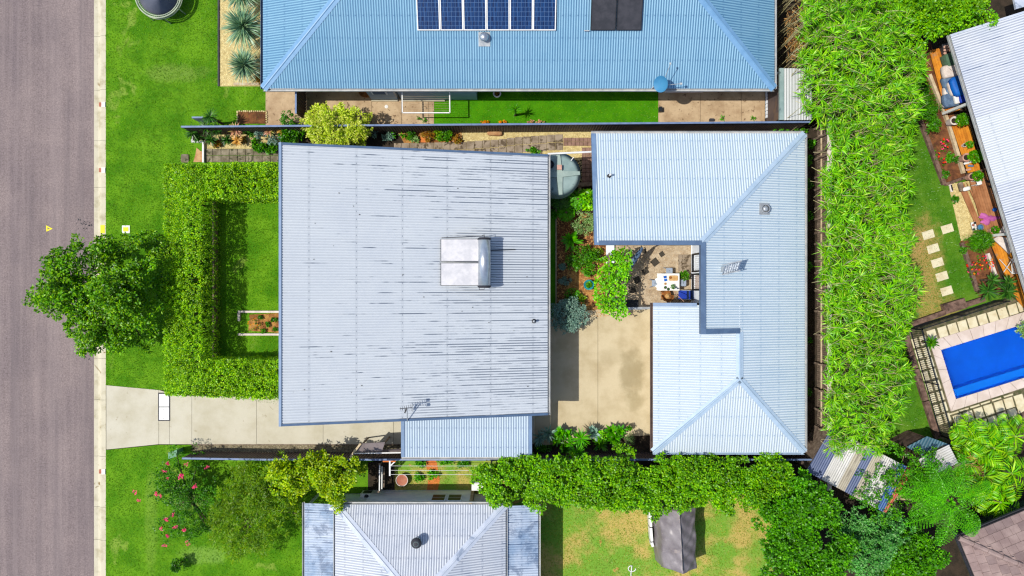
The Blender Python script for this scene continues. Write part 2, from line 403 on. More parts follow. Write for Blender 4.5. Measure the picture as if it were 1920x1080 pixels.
# ---- foliage -------------------------------------------------------
def unit(a):
    return a / np.maximum(np.linalg.norm(a, axis=1, keepdims=True), 1e-9)
class Leaves:
    """collects leaf blades: base point, direction, length, width"""
    def __init__(s, seed=0): s.P = []; s.D = []; s.L = []; s.Wd = []; s.rng = np.random.default_rng(seed)
    def add(s, P, D, L, Wd):
        s.P.append(np.asarray(P, float)); s.D.append(np.asarray(D, float)); n = len(P)
        s.L.append(np.broadcast_to(np.asarray(L, float), (n,)).copy()); s.Wd.append(np.broadcast_to(np.asarray(Wd, float), (n,)).copy())
    def clumps(s, C_, N_, k, L, Wd, spread=.9, jit=.25):
        """k leaves out of each centre, fanned round its normal"""
        n = len(C_); C2 = np.repeat(C_, k, 0); N2 = np.repeat(unit(N_), k, 0)
        r = s.rng.normal(size=(n * k, 3)); D = unit(N2 * (1 - spread * .5) + unit(r) * spread)
        D[:, 2] = np.abs(D[:, 2]) * .7 + D[:, 2] * .3
        l = L * s.rng.uniform(1 - jit * 1.5, 1 + jit, n * k)
        s.add(C2 + D * l[:, None] * .15, unit(D), l, Wd * s.rng.uniform(.8, 1.2, n * k))
    def tufts(s, C_, N_, k, r, L, Wd, push=.45):
        """round leafy tufts: k leaves radiating from each centre, mostly outward"""
        n = len(C_); C2 = np.repeat(C_, k, 0); N2 = np.repeat(unit(N_), k, 0); sc_ = np.repeat(s.rng.uniform(.65, 1.25, n), k)
        D = unit(unit(s.rng.normal(size=(n * k, 3))) + N2 * push)
        st = s.rng.uniform(.15, 1, n * k) * r * sc_
        T = unit(D + s.rng.normal(size=D.shape) * .55)
        s.add(C2 + D * st[:, None], T, L * s.rng.uniform(.7, 1.2, n * k), Wd * s.rng.uniform(.8, 1.2, n * k))
    def rosette(s, c, L, Wd, n, e0=10, e1=80, axis=None, jit=.15):
        az = s.rng.uniform(0, 2 * math.pi, n); el = np.radians(e0 + (e1 - e0) * s.rng.uniform(0, 1, n) ** 1.6)
        D = np.stack([np.cos(az) * np.cos(el), np.sin(az) * np.cos(el), np.sin(el)], 1)
        if axis is not None: D = unit(D + np.array(axis))
        s.add(np.tile(np.array(c, float), (n, 1)), D, L * s.rng.uniform(1 - jit * 2, 1 + jit, n), Wd)
    def frond(s, base, az, L, nl, ll, lw, rise=.6, droop=1.0, twig=None):
        t = np.linspace(.08, 1, nl)
        hx, hy = math.cos(az), math.sin(az)
        bx = base[0] + hx * L * t * (1 - .12 * t * t); by = base[1] + hy * L * t * (1 - .12 * t * t)
        bz = base[2] + L * (rise * t - droop * .8 * t * t)
        P = np.stack([bx, by, bz], 1)
        for sd in (-1, 1):
            D = np.stack([-hy * sd + hx * .35 + 0 * t, hx * sd + hy * .35 + 0 * t, -.25 + 0 * t], 1) + s.rng.normal(size=(nl, 3)) * .05
            s.add(P, unit(D), ll * (np.sin(np.pi * (t * .82 + .12)) ** .7 + .05), lw)
        if twig is not None: twig.tube([tuple(p) for p in P[::max(1, nl // 6)]], .018, 4)
    def build(s, name, mat, parent=None, seg=1, droop=.15, fold=.12, **kw):
        P = np.concatenate(s.P); D = np.concatenate(s.D); L = np.concatenate(s.L)[:, None]; Wd = np.concatenate(s.Wd)[:, None]
        n = len(P); up = unit(np.array([[0, 0, 1.0]]) + s.rng.normal(size=(n, 3)) * .35)
        S = unit(np.cross(D, up)); U = unit(np.cross(S, D)); Z = np.array([[0, 0, 1.0]])
        if seg == 1:
            mid = P + D * L * .48 + U * L * fold * .3; tip = P + D * L - Z * L * droop
            V = np.stack([P, mid + S * Wd / 2, tip, mid - S * Wd / 2], 1).reshape(-1, 3)
            i = np.arange(n)[:, None] * 4
            return npmesh(name, V, [i + np.array([[0, 1, 2]]), i + np.array([[0, 2, 3]])] if False else [i + np.array([[0, 1, 2, 3]])], mat, parent, **kw)
        a = P + D * L * .35 + U * L * fold * .3; b = P + D * L * .72 - Z * L * droop * .35; tip = P + D * L * .97 - Z * L * droop
        V = np.stack([P, a + S * Wd / 2, a - S * Wd / 2, b + S * Wd * .36, b - S * Wd * .36, tip], 1).reshape(-1, 3)
        i = np.arange(n)[:, None] * 6
        return npmesh(name, V, [i + np.array([[0, 1, 2]]), i + np.array([[1, 3, 4, 2]]), i + np.array([[3, 5, 4]])], mat, parent, **kw)
def ellips(rng, c, r, n, zmin=-.15, nz=.18):
    """points and normals on the upper part of an ellipsoid, with lumps"""
    d = unit(rng.normal(size=(int(n * 1.9) + 4, 3))); d = d[d[:, 2] > zmin][:n]
    k = 1 + rng.normal(size=(len(d), 1)) * nz * .5 - np.abs(rng.normal(size=(len(d), 1))) * nz * .5
    return np.array(c) + d * np.array(r) * k, d
def treecrown(lv, c, R_, h, nb, dens, k, L, Wd, squash=.7, spread=.9, seed=0, nz=.22, zmin=-.2, shape=None, tr=.13, out_=.16):
    """crown made of overlapping leafy boughs, each carrying round tufts of leaves; returns bough centres"""
    rg = np.random.default_rng(seed); out = []
    sx, sy = shape if shape else (1, 1)
    for i in range(nb):
        a = rg.uniform(0, 2 * math.pi); q = math.sqrt(rg.uniform(0, 1)) * .74
        rr = R_ * rg.uniform(.14, .34) * (1.08 - .3 * q)
        if rg.uniform() < out_: q = rg.uniform(.78, .95); rr = R_ * rg.uniform(.11, .2)
        wob = 1 + .12 * math.sin(3 * a + seed) + .08 * math.sin(5 * a + 2.1 * seed)
        bx, by = c[0] + math.cos(a) * q * R_ * sx * wob, c[1] + math.sin(a) * q * R_ * sy * wob
        bz = c[2] + h * .5 * (1 - q * q * 1.1) + rg.uniform(-.75, .2) * h * .8
        out.append((bx, by, bz, rr))
        n = max(6, int(dens * .27 * 2 * math.pi * rr * rr * (1.3 if rr < .5 else 1)))
        P, N = ellips(rg, (bx, by, bz), (rr * .9, rr * .9, rr * squash), n, zmin, nz)
        lv.tufts(P, N, int(k * 3), tr, L, Wd)
    return out
def tree(name, label, cat, px, py, rpx, h, mat, bark, nb=22, dens=42, k=6, L=.13, Wd=.075, trunk=None, group=None, seed=1, squash=.7, spread=.9, nz=.22, shape=None, flat=.9, extra=None, seg=1, tr=.13, out_=.16):
    """px,py,rpx: where the crown shows; h: top height"""
    Rw = rpx * (H - h * .8) / F; zc = h - flat * Rw * .9; zc = max(zc, h * .35)
    c = W(px, py, h * .8)
    t = W(*trunk, 0) if trunk else Vector((c.x, c.y, 0))
    root = empty(name, (t.x, t.y, 0), label, cat, group)
    lv = Leaves(seed)
    bl = treecrown(lv, (c.x, c.y, zc), Rw, (h - zc) * 1.0, nb, dens, k, L, Wd, squash, spread, seed, nz, shape=shape, tr=tr, out_=out_)
    if extra: extra(lv)
    cr = lv.build('crown', mat, root, seg=seg, kind='stuff')
    tb = MB(); fork = Vector((t.x * .6 + c.x * .4, t.y * .6 + c.y * .4, h * .38)); r0 = max(.05, Rw * .055)
    tb.tube([(t.x, t.y, -.05), (t.x + .03, t.y + .02, h * .18), fork], [r0 * 1.35, r0, r0 * .85], 8)
    tb.build('trunk', bark, root, smooth=True)
    lb = MB()
    for (x, y, z, rr) in bl[:14]:
        m_ = Vector((fork.x * .5 + x * .5, fork.y * .5 + y * .5, fork.z * .45 + z * .55))
        lb.tube([fork - Vector((0, 0, .1)), m_, (x, y, z + rr * .3)], [r0 * .6, r0 * .35, r0 * .1], 6)
    lb.build('limbs', bark, root, smooth=True, kind='stuff')
    return root
def bush(name, label, cat, px, py, rx, ry, h, mat, dens=60, k=6, L=.11, Wd=.06, group=None, seed=1, z0=0.0, nz=.25, spread=.9, seg=1, nb=7, stem=True, droop=.15, bark=None):
    c = W(px, py, h * .6 + z0); k_ = (H - h * .6 - z0) / F; RX, RY = rx * k_, ry * k_
    g = Vector((c.x, c.y, z0))
    root = empty(name, g, label, cat, group)
    rg = np.random.default_rng(seed); lv = Leaves(seed)
    tr = min(.12, min(RX, RY) * .3)
    n = int(dens * .3 * math.pi * RX * RY * 1.3 / 2) + 4
    P, N = ellips(rg, (c.x, c.y, z0 + h * .42), (RX * .85, RY * .85, h * .5), n, -.1, nz); lv.tufts(P, N, k * 3, tr, L, Wd)
    for i in range(nb):
        a = rg.uniform(0, 6.283); q = rg.uniform(.35, .68)
        rr = min(RX, RY) * rg.uniform(.22, .45)
        P, N = ellips(rg, (c.x + math.cos(a) * RX * q, c.y + math.sin(a) * RY * q, z0 + h * rg.uniform(.45, .75)), (rr, rr, min(rr, h * .38)), int(dens * .3 * 4 * rr * rr) + 3, -.2, nz)
        lv.tufts(P, N, k * 3, tr, L, Wd)
    lv.build('foliage', mat, root, seg=seg, kind='stuff', droop=droop)
    if stem:
        s = MB()
        for i in range(5):
            a = rg.uniform(0, 6.283)
            s.tube([(g.x, g.y, z0 - .03), (g.x + math.cos(a) * RX * .25, g.y + math.sin(a) * RY * .25, z0 + h * .35), (g.x + math.cos(a) * RX * .5, g.y + math.sin(a) * RY * .5, z0 + h * .62)], [.03, .02, .008], 5)
        s.build('stems', bark or MAT['bark'], root, kind='stuff')
    return root
def spiky(name, label, cat, px, py, r, mat, n=90, h=.5, wd=.035, z0=0.0, e0=5, e1=82, group=None, seed=1, droop=.12, stalk=True, coremat=None):
    """rosette plant: stiff blades from one heart"""
    zc = z0 + h; c = W(px, py, zc); L = r * (H - zc) / F
    root = empty(name, (c.x, c.y, z0), label, cat, group)
    lv = Leaves(seed); lv.rosette((c.x, c.y, zc), L, wd, n, e0, e1)
    lv.build('leaves', mat, root, seg=2, droop=droop, kind='stuff')
    MB().tube([(c.x, c.y, z0 - .02), (c.x, c.y, zc + .02)], [.07, .05], 7).build('stem', MAT['bark'], root)
    return root
MAT = {}
def pebbles(name, px, z, mat, dens, size, parent=None, seed=0, holes=(), flat=.55, **kw):
    rng = np.random.default_rng(seed); x, y = sample(px, dens, rng, holes=holes); n = len(x)
    if n == 0: return
    s = size * rng.uniform(.5, 1.3, n); a = rng.uniform(0, 6.283, n)
    base = np.array([[1, 0, 0], [.2, .8, 0], [-.9, .1, 0], [-.1, -.85, 0], [.05, 0, 1.0]])
    V = np.empty((n, 5, 3))
    ca, sa = np.cos(a)[:, None], np.sin(a)[:, None]
    bx = base[None, :, 0] * s[:, None]; by = base[None, :, 1] * s[:, None] * rng.uniform(.6, 1, (n, 1))
    V[:, :, 0] = x[:, None] + bx * ca - by * sa; V[:, :, 1] = y[:, None] + bx * sa + by * ca
    V[:, :, 2] = z + base[None, :, 2] * s[:, None] * flat
    V[:, 4, 0] += rng.normal(size=n) * size * .2; V[:, 4, 1] += rng.normal(size=n) * size * .2
    i = np.arange(n)[:, None] * 5
    F_ = [i + np.array([q]) for q in ((0, 1, 4), (1, 2, 4), (2, 3, 4), (3, 0, 4))]
    return npmesh(name, V.reshape(-1, 3), F_, mat, parent, kind='stuff', **kw)
def grass(name, px, z, mat, dens, L=.07, seed=0, holes=(), label=None, lean=.8, wd=.012):
    rng = np.random.default_rng(seed); x, y = sample(px, dens, rng, holes=holes); n = len(x)
    az = rng.uniform(0, 6.283, n); el = rng.uniform(.2, lean * 1.5, n)
    l = L * rng.uniform(.5, 1.3, n)
    P = np.stack([x, y, np.full(n, z)], 1); D = np.stack([np.cos(az) * np.sin(el), np.sin(az) * np.sin(el), np.cos(el)], 1)
    S = np.stack([-np.sin(az), np.cos(az), 0 * az], 1) * wd
    V = np.stack([P - S, P + S, P + D * l[:, None]], 1).reshape(-1, 3)
    i = np.arange(n)[:, None] * 3
    return npmesh(name, V, [i + np.array([[0, 1, 2]])], mat, None, kind='stuff', label=label)
# ------------------------------------------------------------------ material library
m_ = MAT
m_['bark'] = M('bark', C(120, 100, 80), C(80, 65, 52), 6, rough=.95, bump=.5)
m_['asphalt'] = M('asphalt', C(152, 137, 134), C(134, 121, 121), .35, .3, .7, rough=.95, fine=.75, fs=15, bump=.3, bs=50, spec=.1, stains=[(-24.6, 4, .3, 40, .18, C(120, 110, 116)), (-22.6, -8, .35, 40, .15, C(172, 158, 156))])
def _streak(m, scx, scy, col, k):
    nt = m.node_tree; b = nt.nodes['Principled BSDF']; src = b.inputs['Base Color'].links[0].from_socket
    mp = nd(nt, 'ShaderNodeMapping'); mp.inputs['Scale'].default_value = (scx, scy, 1); nt.links.new(pos(nt), mp.inputs[0])
    nt.links.new(mixc(nt, mth(nt, 'MULTIPLY', ramp(nt, noise(nt, mp.outputs[0], 1.0, 4, .6), .4, .7), k), src, col), b.inputs['Base Color'])
_streak(m_['asphalt'], 1.9, .06, C(118, 108, 110), .45)
_streak(m_['asphalt'], 5.0, .12, C(176, 160, 156), .25)
m_['concrete_kerb'] = M('concrete_kerb', C(222, 214, 188), C(188, 178, 146), 1.8, .45, .75, rough=.9, fine=.1, fs=40, spots=(1.1, .62), scol=C(150, 128, 88))
m_['driveway'] = M('driveway_concrete', C(218, 212, 192), C(198, 190, 164), .7, .35, .75, rough=.9, fine=.07, fs=25, bump=.1, spots=(2.3, .66), scol=C(186, 176, 150))
m_['yardcon'] = M('yard_concrete', C(220, 204, 168), C(196, 178, 140), .9, .35, .75, rough=.9, fine=.08, fs=22, bump=.1,
                  stains=[(5.9, -4.2, .65, 1.3, .55, C(150, 136, 98)), (6.0, -5.6, .5, .5, .35, C(160, 146, 106)), (5.0, -3.4, .8, .5, .3, C(176, 160, 122))])
m_['sidecon'] = M('side_concrete', C(212, 186, 150), C(180, 152, 118), 1.4, .35, .7, rough=.9, fine=.16, fs=16, bump=.2, spots=(5, .6), scol=C(128, 104, 78))
m_['grass_front'] = M('front_lawn_turf', C(112, 165, 32), C(76, 135, 19), .8, .35, .65, rough=.95, fine=.45, stains=[(-16.6, 10.6, 1.6, .5, .5, C(146, 172, 80)), (-18.5, 2, .5, 6, .35, C(80, 136, 20)), (-16.0, -10.5, .9, .5, .6, C(168, 182, 100)), (-17.8, -11.5, .35, 3, .4, C(140, 172, 70)), (-15.2, -13.2, 1.4, .5, .5, C(150, 186, 90))], fs=26, bump=.6, bs=45, spec=.1, spots=(.45, .62), scol=C(140, 172, 66))
m_['grass_back'] = M('back_lawn_turf', C(128, 176, 62), C(204, 182, 104), .55, .42, .62, rough=.95, fine=.3, fs=24, bump=.6, bs=45, spec=.1, spots=(1.3, .64), scol=C(204, 164, 92))
m_['grass_east'] = M('east_lawn_turf', C(74, 128, 26), C(104, 146, 42), .9, .4, .7, rough=.95, fine=.3, fs=24, bump=.6, bs=45, spec=.1, stains=[(20.4, 1.0, 1.0, 2.8, .75, C(196, 160, 98)), (21.2, -1.2, 1.2, 1.0, .6, C(190, 160, 92)), (19.6, 2.3, .8, .9, .9, C(196, 158, 100)), (23.2, 1.9, .35, 1.0, .8, C(190, 146, 76))])
m_['turf'] = M('synthetic_turf', C(84, 158, 10), C(62, 134, 8), 1.2, .3, .7, rough=.9, fine=.18, fs=30, bump=.4, bs=60, spec=.1)
m_['soil'] = M('soil', C(104, 84, 62), C(74, 60, 44), 2.2, rough=.98, fine=.3, fs=20, bump=.6, bs=25)
m_['soil_dark'] = M('dark_soil', C(70, 58, 46), C(48, 42, 32), 2.2, rough=.98, fine=.3, fs=20, bump=.6, bs=25)
m_['mulch'] = M('straw_mulch', C(214, 160, 88), C(150, 96, 52), 2.4, .3, .62, rough=.98, fine=.35, fs=18, bump=.8, bs=22, spots=(3, .62), scol=C(236, 196, 128))
m_['mulchred'] = M('bark_mulch', C(142, 92, 56), C(96, 60, 40), 3, rough=.98, fine=.35, fs=20, bump=.8, bs=22)
m_['chip'] = M('mulch_chips', C(224, 176, 106), C(160, 104, 62), 9, rough=.95, island=.35)
m_['gravel'] = M('cream_gravel', C(232, 214, 152), C(200, 178, 118), 6, rough=.95, fine=.3, fs=26, bump=.8, bs=30)
m_['pebble'] = M('cream_pebbles', C(240, 224, 168), C(206, 184, 124), 9, rough=.9, island=.3)
m_['gravelgrey'] = M('grey_gravel', C(156, 146, 116), C(110, 98, 76), 8, rough=.95, fine=.3, fs=28, bump=.9, bs=30)
m_['pebblegrey'] = M('grey_pebbles', C(176, 166, 138), C(118, 104, 82), 9, rough=.9, island=.4)
m_['granite'] = M('decomposed_granite', C(210, 192, 164), C(180, 158, 130), 3, rough=.95, fine=.2, fs=20, bump=.5, bs=30, spots=(7, .62), scol=C(150, 124, 92))
m_['granitep'] = M('granite_pebbles', C(222, 202, 168), C(176, 148, 112), 9, rough=.9, island=.35)
m_['paver'] = M('concrete_paver', C(176, 160, 140), C(142, 126, 106), 2.2, .4, .65, rough=.92, fine=.12, fs=20, bump=.2, spots=(2.6, .52), scol=C(104, 90, 72))
m_['paverdark'] = M('charcoal_paver', C(82, 76, 66), C(66, 60, 52), 4, rough=.92, fine=.15, fs=25, bump=.2)
m_['paverold'] = M('mossy_paver', C(162, 152, 130), C(118, 110, 88), 2.6, .35, .6, rough=.93, fine=.15, fs=20, bump=.25, spots=(3.2, .56), scol=C(80, 82, 58))
m_['brick'] = M('brick_paver', C(168, 134, 118), C(138, 108, 94), 3, rough=.92, fine=.12, fs=25, island=.12)
m_['limestone'] = M('limestone_paver', C(240, 230, 196), C(222, 206, 166), 2.6, .4, .7, rough=.85, fine=.06, fs=20, spots=(3.2, .68), scol=C(168, 140, 100))
m_['coping'] = M('pool_coping', C(238, 222, 212), C(222, 204, 192), 1.6, rough=.8, fine=.05, fs=20, spots=(3.5, .7), scol=C(200, 180, 160))
m_['poolpebble'] = M('dark_pebble_bed', C(128, 116, 92), C(78, 84, 50), 4, rough=.95, fine=.4, fs=22, bump=.8, bs=26)
m_['sleeper'] = M('timber_sleeper', C(140, 112, 98), C(96, 74, 64), 4, rough=.95, fine=.2, fs=22, bump=.5, spots=(3, .6), scol=C(70, 54, 48))
m_['timber'] = M('weathered_timber', C(158, 140, 122), C(118, 100, 86), 5, rough=.95, fine=.2, fs=24, bump=.4, island=.2)
m_['timberpale'] = M('pale_timber', C(224, 206, 172), C(196, 174, 140), 4, rough=.9, fine=.12, fs=20)
m_['deck'] = M('stained_deck', C(236, 156, 48), C(206, 122, 34), 1.5, .35, .65, rough=.6, fine=.15, fs=16, island=.14, spots=(1.3, .58), scol=C(196, 142, 92))
m_['deckworn'] = M('worn_deck', C(190, 132, 90), C(160, 104, 66), 2, .35, .65, rough=.7, fine=.15, fs=16, island=.12)
m_['wall'] = M('rendered_wall', C(196, 186, 168), C(184, 174, 156), 2, rough=.9, fine=.05)
m_['wallblue'] = M('blue_grey_wall', C(176, 204, 232), C(164, 192, 222), 2, rough=.8, fine=.04)
m_['wallgrey'] = M('grey_wall', C(232, 238, 246, 1.0), C(218, 225, 236, 1.0), 2, rough=.85, fine=.05)
m_['trimblue'] = M('blue_grey_trim', C(124, 152, 186), C(112, 140, 176), 3, rough=.5, fine=.04, spec=.4)
m_['trimdark'] = M('slate_blue_trim', C(92, 118, 150), C(82, 106, 138), 3, rough=.5, fine=.04, spec=.4)
m_['gutter'] = M('pale_gutter', C(206, 206, 204), C(180, 184, 186), 3, rough=.55, fine=.06, spec=.4)
m_['gutterbrown'] = M('brown_gutter', C(122, 98, 88), C(96, 78, 72), 3, rough=.6, fine=.1)
m_['white'] = M('white_paint', C(244, 244, 240, .8), C(232, 232, 230, .8), 3, rough=.55)
m_['black'] = M('black_paint', C(34, 38, 46), C(26, 30, 36), 3, rough=.5)
m_['dark'] = M('dark_grey', C(66, 66, 74), C(50, 52, 60), 3, rough=.7)
m_['fencedark'] = M('dark_fence_steel', C(112, 96, 92), C(86, 76, 78), 1.2, rough=.6, fine=.08, spots=(.9, .55), scol=C(120, 98, 84))
m_['railblue'] = M('fence_rail_blue', C(124, 146, 186), C(108, 130, 170), 3, rough=.5)
m_['galv'] = M('galvanised_steel', C(200, 204, 206), C(172, 178, 184), 5, rough=.4, metal=.35, fine=.08)
m_['steel'] = M('stainless_steel', C(222, 228, 234), C(200, 208, 216), 4, rough=.28, metal=.75)
m_['glasswhite'] = M('frosted_collector_cover', C(212, 210, 212, .85), C(192, 192, 196, .85), 2.5, rough=.3, fine=.05, fs=8, spec=.6)
m_['yellow'] = M('yellow_paint', C(246, 226, 10, .85), rough=.6)
m_['terracotta'] = M('terracotta', C(206, 136, 108), C(180, 108, 84), 3, rough=.8, fine=.1)
m_['pinkpot'] = M('pink_clay', C(222, 178, 158), C(200, 150, 132), 4, rough=.8)
m_['teal'] = M('teal_glaze', C(40, 168, 176), C(28, 140, 150), 4, rough=.3)
m_['tank'] = M('green_grey_poly', C(158, 180, 176), C(136, 160, 157), 1.6, rough=.55, fine=.05, spots=(2, .6), scol=C(104, 124, 124))
m_['sandstone'] = M('sandstone', C(212, 172, 122), C(184, 130, 88), 3, rough=.95, fine=.15, fs=20, bump=.4)
m_['orangeclay'] = M('orange_clay', C(232, 138, 70), C(214, 118, 56), 4, rough=.9)
m_['bluetarp'] = M('blue_cloth', C(10, 110, 210), C(6, 90, 190), 2, rough=.6)
m_['bluedeep'] = M('deep_blue_cloth', C(20, 70, 200), C(16, 56, 170), 2, rough=.6)
m_['bluegrey'] = M('blue_grey_cloth', C(112, 138, 168), C(86, 110, 142), 4, rough=.8)
m_['navy'] = M('navy_cloth', C(34, 62, 110), C(26, 46, 86), 4, rough=.8)
m_['clothwhite'] = M('off_white_cloth', C(234, 222, 214, .8), C(214, 200, 192, .8), 4, rough=.9)
m_['pinkcloth'] = M('pink_cloth', C(214, 118, 188), C(190, 90, 166), 4, rough=.9)
m_['tarp'] = M('grey_vinyl_cover', C(150, 143, 146), C(126, 118, 122), 1.6, rough=.42, fine=.08, fs=8, spec=.5, spots=(2, .62), scol=C(154, 142, 138))
m_['wicker'] = M('brown_wicker', C(176, 112, 52), C(130, 78, 34), 12, rough=.8, fine=.3, fs=50)
m_['wood'] = M('light_wood', C(226, 184, 122), C(206, 160, 98), 5, rough=.6)
m_['stoolgrey'] = M('pale_blue_grey_metal', C(172, 186, 204), C(156, 170, 190), 4, rough=.45)
m_['greencloth'] = M('green_mesh', C(96, 130, 104), C(80, 112, 88), 5, rough=.9)
m_['pillar'] = M('pillar_green', C(96, 160, 120), C(80, 144, 104), 4, rough=.5)
m_['terrwall'] = M('orange_cloth', C(226, 120, 70), rough=.8)
m_['panelglass'] = None
def solar_mat():
    m, nt, b = newmat('solar_cells'); uv = nd(nt, 'ShaderNodeUVMap'); uv.uv_map = 'UVMap'
    sp = nd(nt, 'ShaderNodeSeparateXYZ'); nt.links.new(uv.outputs[0], sp.inputs[0])
    def gridl(c, n, w):
        f = mth(nt, 'FRACT', mth(nt, 'MULTIPLY', c, n)); return mth(nt, 'GREATER_THAN', mth(nt, 'ABSOLUTE', mth(nt, 'SUBTRACT', f, .5)), .5 - w)
    g = mth(nt, 'MAXIMUM', gridl(sp.outputs[0], 6, .03), gridl(sp.outputs[1], 10, .03))
    cv = nd(nt, 'ShaderNodeCombineXYZ'); nt.links.new(mth(nt, 'FLOOR', mth(nt, 'MULTIPLY', sp.outputs[0], 24)), cv.inputs[0]); nt.links.new(mth(nt, 'FLOOR', mth(nt, 'MULTIPLY', sp.outputs[1], 10)), cv.inputs[1])
    wn_ = nd(nt, 'ShaderNodeTexWhiteNoise', noise_dimensions='3D'); nt.links.new(cv.outputs[0], wn_.inputs[0])
    c = mixc(nt, wn_.outputs[0], C(10, 34, 78), C(26, 72, 128)); c = mixc(nt, g, c, C(96, 128, 170))
    nt.links.new(c, b.inputs['Base Color']); b.inputs['Roughness'].default_value = .18; b.inputs['Specular IOR Level'].default_value = .5
    return m
m_['cells'] = solar_mat()
def water_mat():
    m, nt, b = newmat('pool_water'); P = pos(nt)
    b.inputs['Base Color'].default_value = (.5, .82, 1, 1); b.inputs['Roughness'].default_value = .03; b.inputs['Transmission Weight'].default_value = 1.0
    b.inputs['IOR'].default_value = 1.33
    bn = nd(nt, 'ShaderNodeBump'); bn.inputs['Strength'].default_value = .15; bn.inputs['Distance'].default_value = .03
    nt.links.new(noise(nt, P, 3.5, 3, .5), bn.inputs['Height']); nt.links.new(bn.outputs[0], b.inputs['Normal'])
    return m
m_['poolwall'] = M('blue_pool_shell', (.004, .2, .9, 1), (.003, .16, .78, 1), .5, rough=.35, fine=.04, fs=6)
m_['poolpale'] = M('blue_pool_step', (.01, .3, .95, 1), rough=.35)
# leaves
m_['lf_hedge'] = leafmat('hedge_leaves', [C(34, 88, 6), C(138, 200, 12), C(70, 140, 8), C(190, 230, 30), C(108, 176, 10)], .14)
m_['lf_street'] = leafmat('street_tree_leaves', [C(34, 92, 8), C(102, 164, 14), C(60, 122, 10), C(144, 190, 24), C(80, 144, 12)], .18)
m_['lf_bamboo'] = leafmat('bamboo_leaves', [C(30, 92, 14), C(96, 172, 22), C(140, 204, 40), C(60, 132, 18), C(158, 214, 60), C(84, 160, 22), C(120, 192, 30), C(186, 208, 96)], .14, gloss=.02)
m_['lf_under'] = leafmat('understorey_leaves', [C(60, 120, 30), C(96, 160, 40), C(120, 176, 50)], .3)
m_['lf_ficus'] = leafmat('hedgerow_leaves', [C(34, 92, 8), C(112, 178, 16), C(62, 130, 10), C(150, 204, 26), C(84, 152, 12)], .14)
m_['lf_lemon'] = leafmat('citrus_leaves', [C(90, 140, 10), C(150, 190, 14), C(196, 214, 20), C(120, 170, 14)], .32)
m_['lf_lime'] = leafmat('variegated_leaves', [C(150, 190, 40), C(206, 220, 96), C(228, 232, 130), C(170, 200, 40)], .35)
m_['lf_dark'] = leafmat('dark_leaves', [C(34, 88, 18), C(62, 120, 24), C(90, 148, 40)], .2)
m_['lf_mid'] = leafmat('mid_green_leaves', [C(28, 84, 10), C(86, 156, 20), C(48, 112, 14), C(114, 188, 34)], .2)
m_['lf_bright'] = leafmat('bright_leaves', [C(56, 136, 8), C(104, 188, 14), C(150, 216, 30), C(84, 160, 12)], .18)
m_['lf_grey'] = leafmat('grey_leaves', [C(96, 130, 116), C(124, 156, 140), C(150, 176, 160)], .2)
m_['lf_yucca'] = leafmat('blue_green_blades', [C(70, 110, 90), C(120, 156, 130), C(160, 186, 140), C(96, 136, 100)], .15, gloss=.05)
m_['lf_yuccad'] = leafmat('dark_blades', [C(34, 70, 30), C(60, 104, 44), C(90, 134, 60)], .2)
m_['lf_gold'] = leafmat('golden_blades', [C(216, 170, 96), C(236, 196, 124), C(208, 150, 90)], .25)
m_['lf_pink'] = leafmat('pink_cream_blades', [C(226, 190, 150), C(220, 160, 140), C(190, 190, 100)], .25)
m_['lf_olive'] = leafmat('olive_needles', [C(72, 122, 18), C(104, 152, 30), C(144, 172, 48), C(84, 142, 22)], .25)
m_['lf_fern'] = leafmat('fern_leaves', [C(54, 130, 14), C(80, 164, 22), C(104, 184, 36)], .2)
m_['lf_palm'] = leafmat('yellow_green_palm', [C(60, 146, 12), C(112, 188, 22), C(160, 206, 52), C(72, 148, 18)], .18)
m_['lf_dry'] = leafmat('dry_leaves', [C(180, 140, 90), C(206, 170, 120), C(150, 96, 60)], .2)
m_['lf_rust'] = leafmat('rusty_leaves', [C(150, 96, 50), C(176, 130, 70), C(120, 130, 50)], .2)
m_['lf_sea'] = leafmat('sea_green_leaves', [C(60, 124, 60), C(96, 160, 84), C(130, 180, 110), C(76, 150, 50)], .25)
m_['lf_silver'] = leafmat('sage_leaves', [C(96, 140, 70), C(140, 176, 110), C(176, 200, 140)], .25)
m_['cane'] = M('pale_canes', C(206, 196, 150), C(170, 160, 110), 5, rough=.8)
m_['fl_pink'] = leafmat('pink_petals', [C(240, 90, 130), C(246, 130, 140), C(236, 70, 160)], .3)
m_['fl_red'] = leafmat('red_petals', [C(240, 40, 10), C(250, 80, 20), C(246, 30, 60)], .3)
m_['fl_orange'] = leafmat('orange_petals', [C(250, 150, 20), C(250, 190, 40), C(240, 110, 20)], .3)
m_['gr_front'] = leafmat('front_grass_blades', [C(74, 136, 16), C(108, 164, 28), C(146, 186, 52)], .3, gloss=.03)
m_['gr_back'] = leafmat('back_grass_blades', [C(96, 156, 36), C(140, 170, 56), C(196, 176, 96)], .3, gloss=.03)
m_['gr_east'] = leafmat('east_grass_blades', [C(60, 116, 20), C(88, 140, 30), C(110, 150, 44)], .3, gloss=.03)
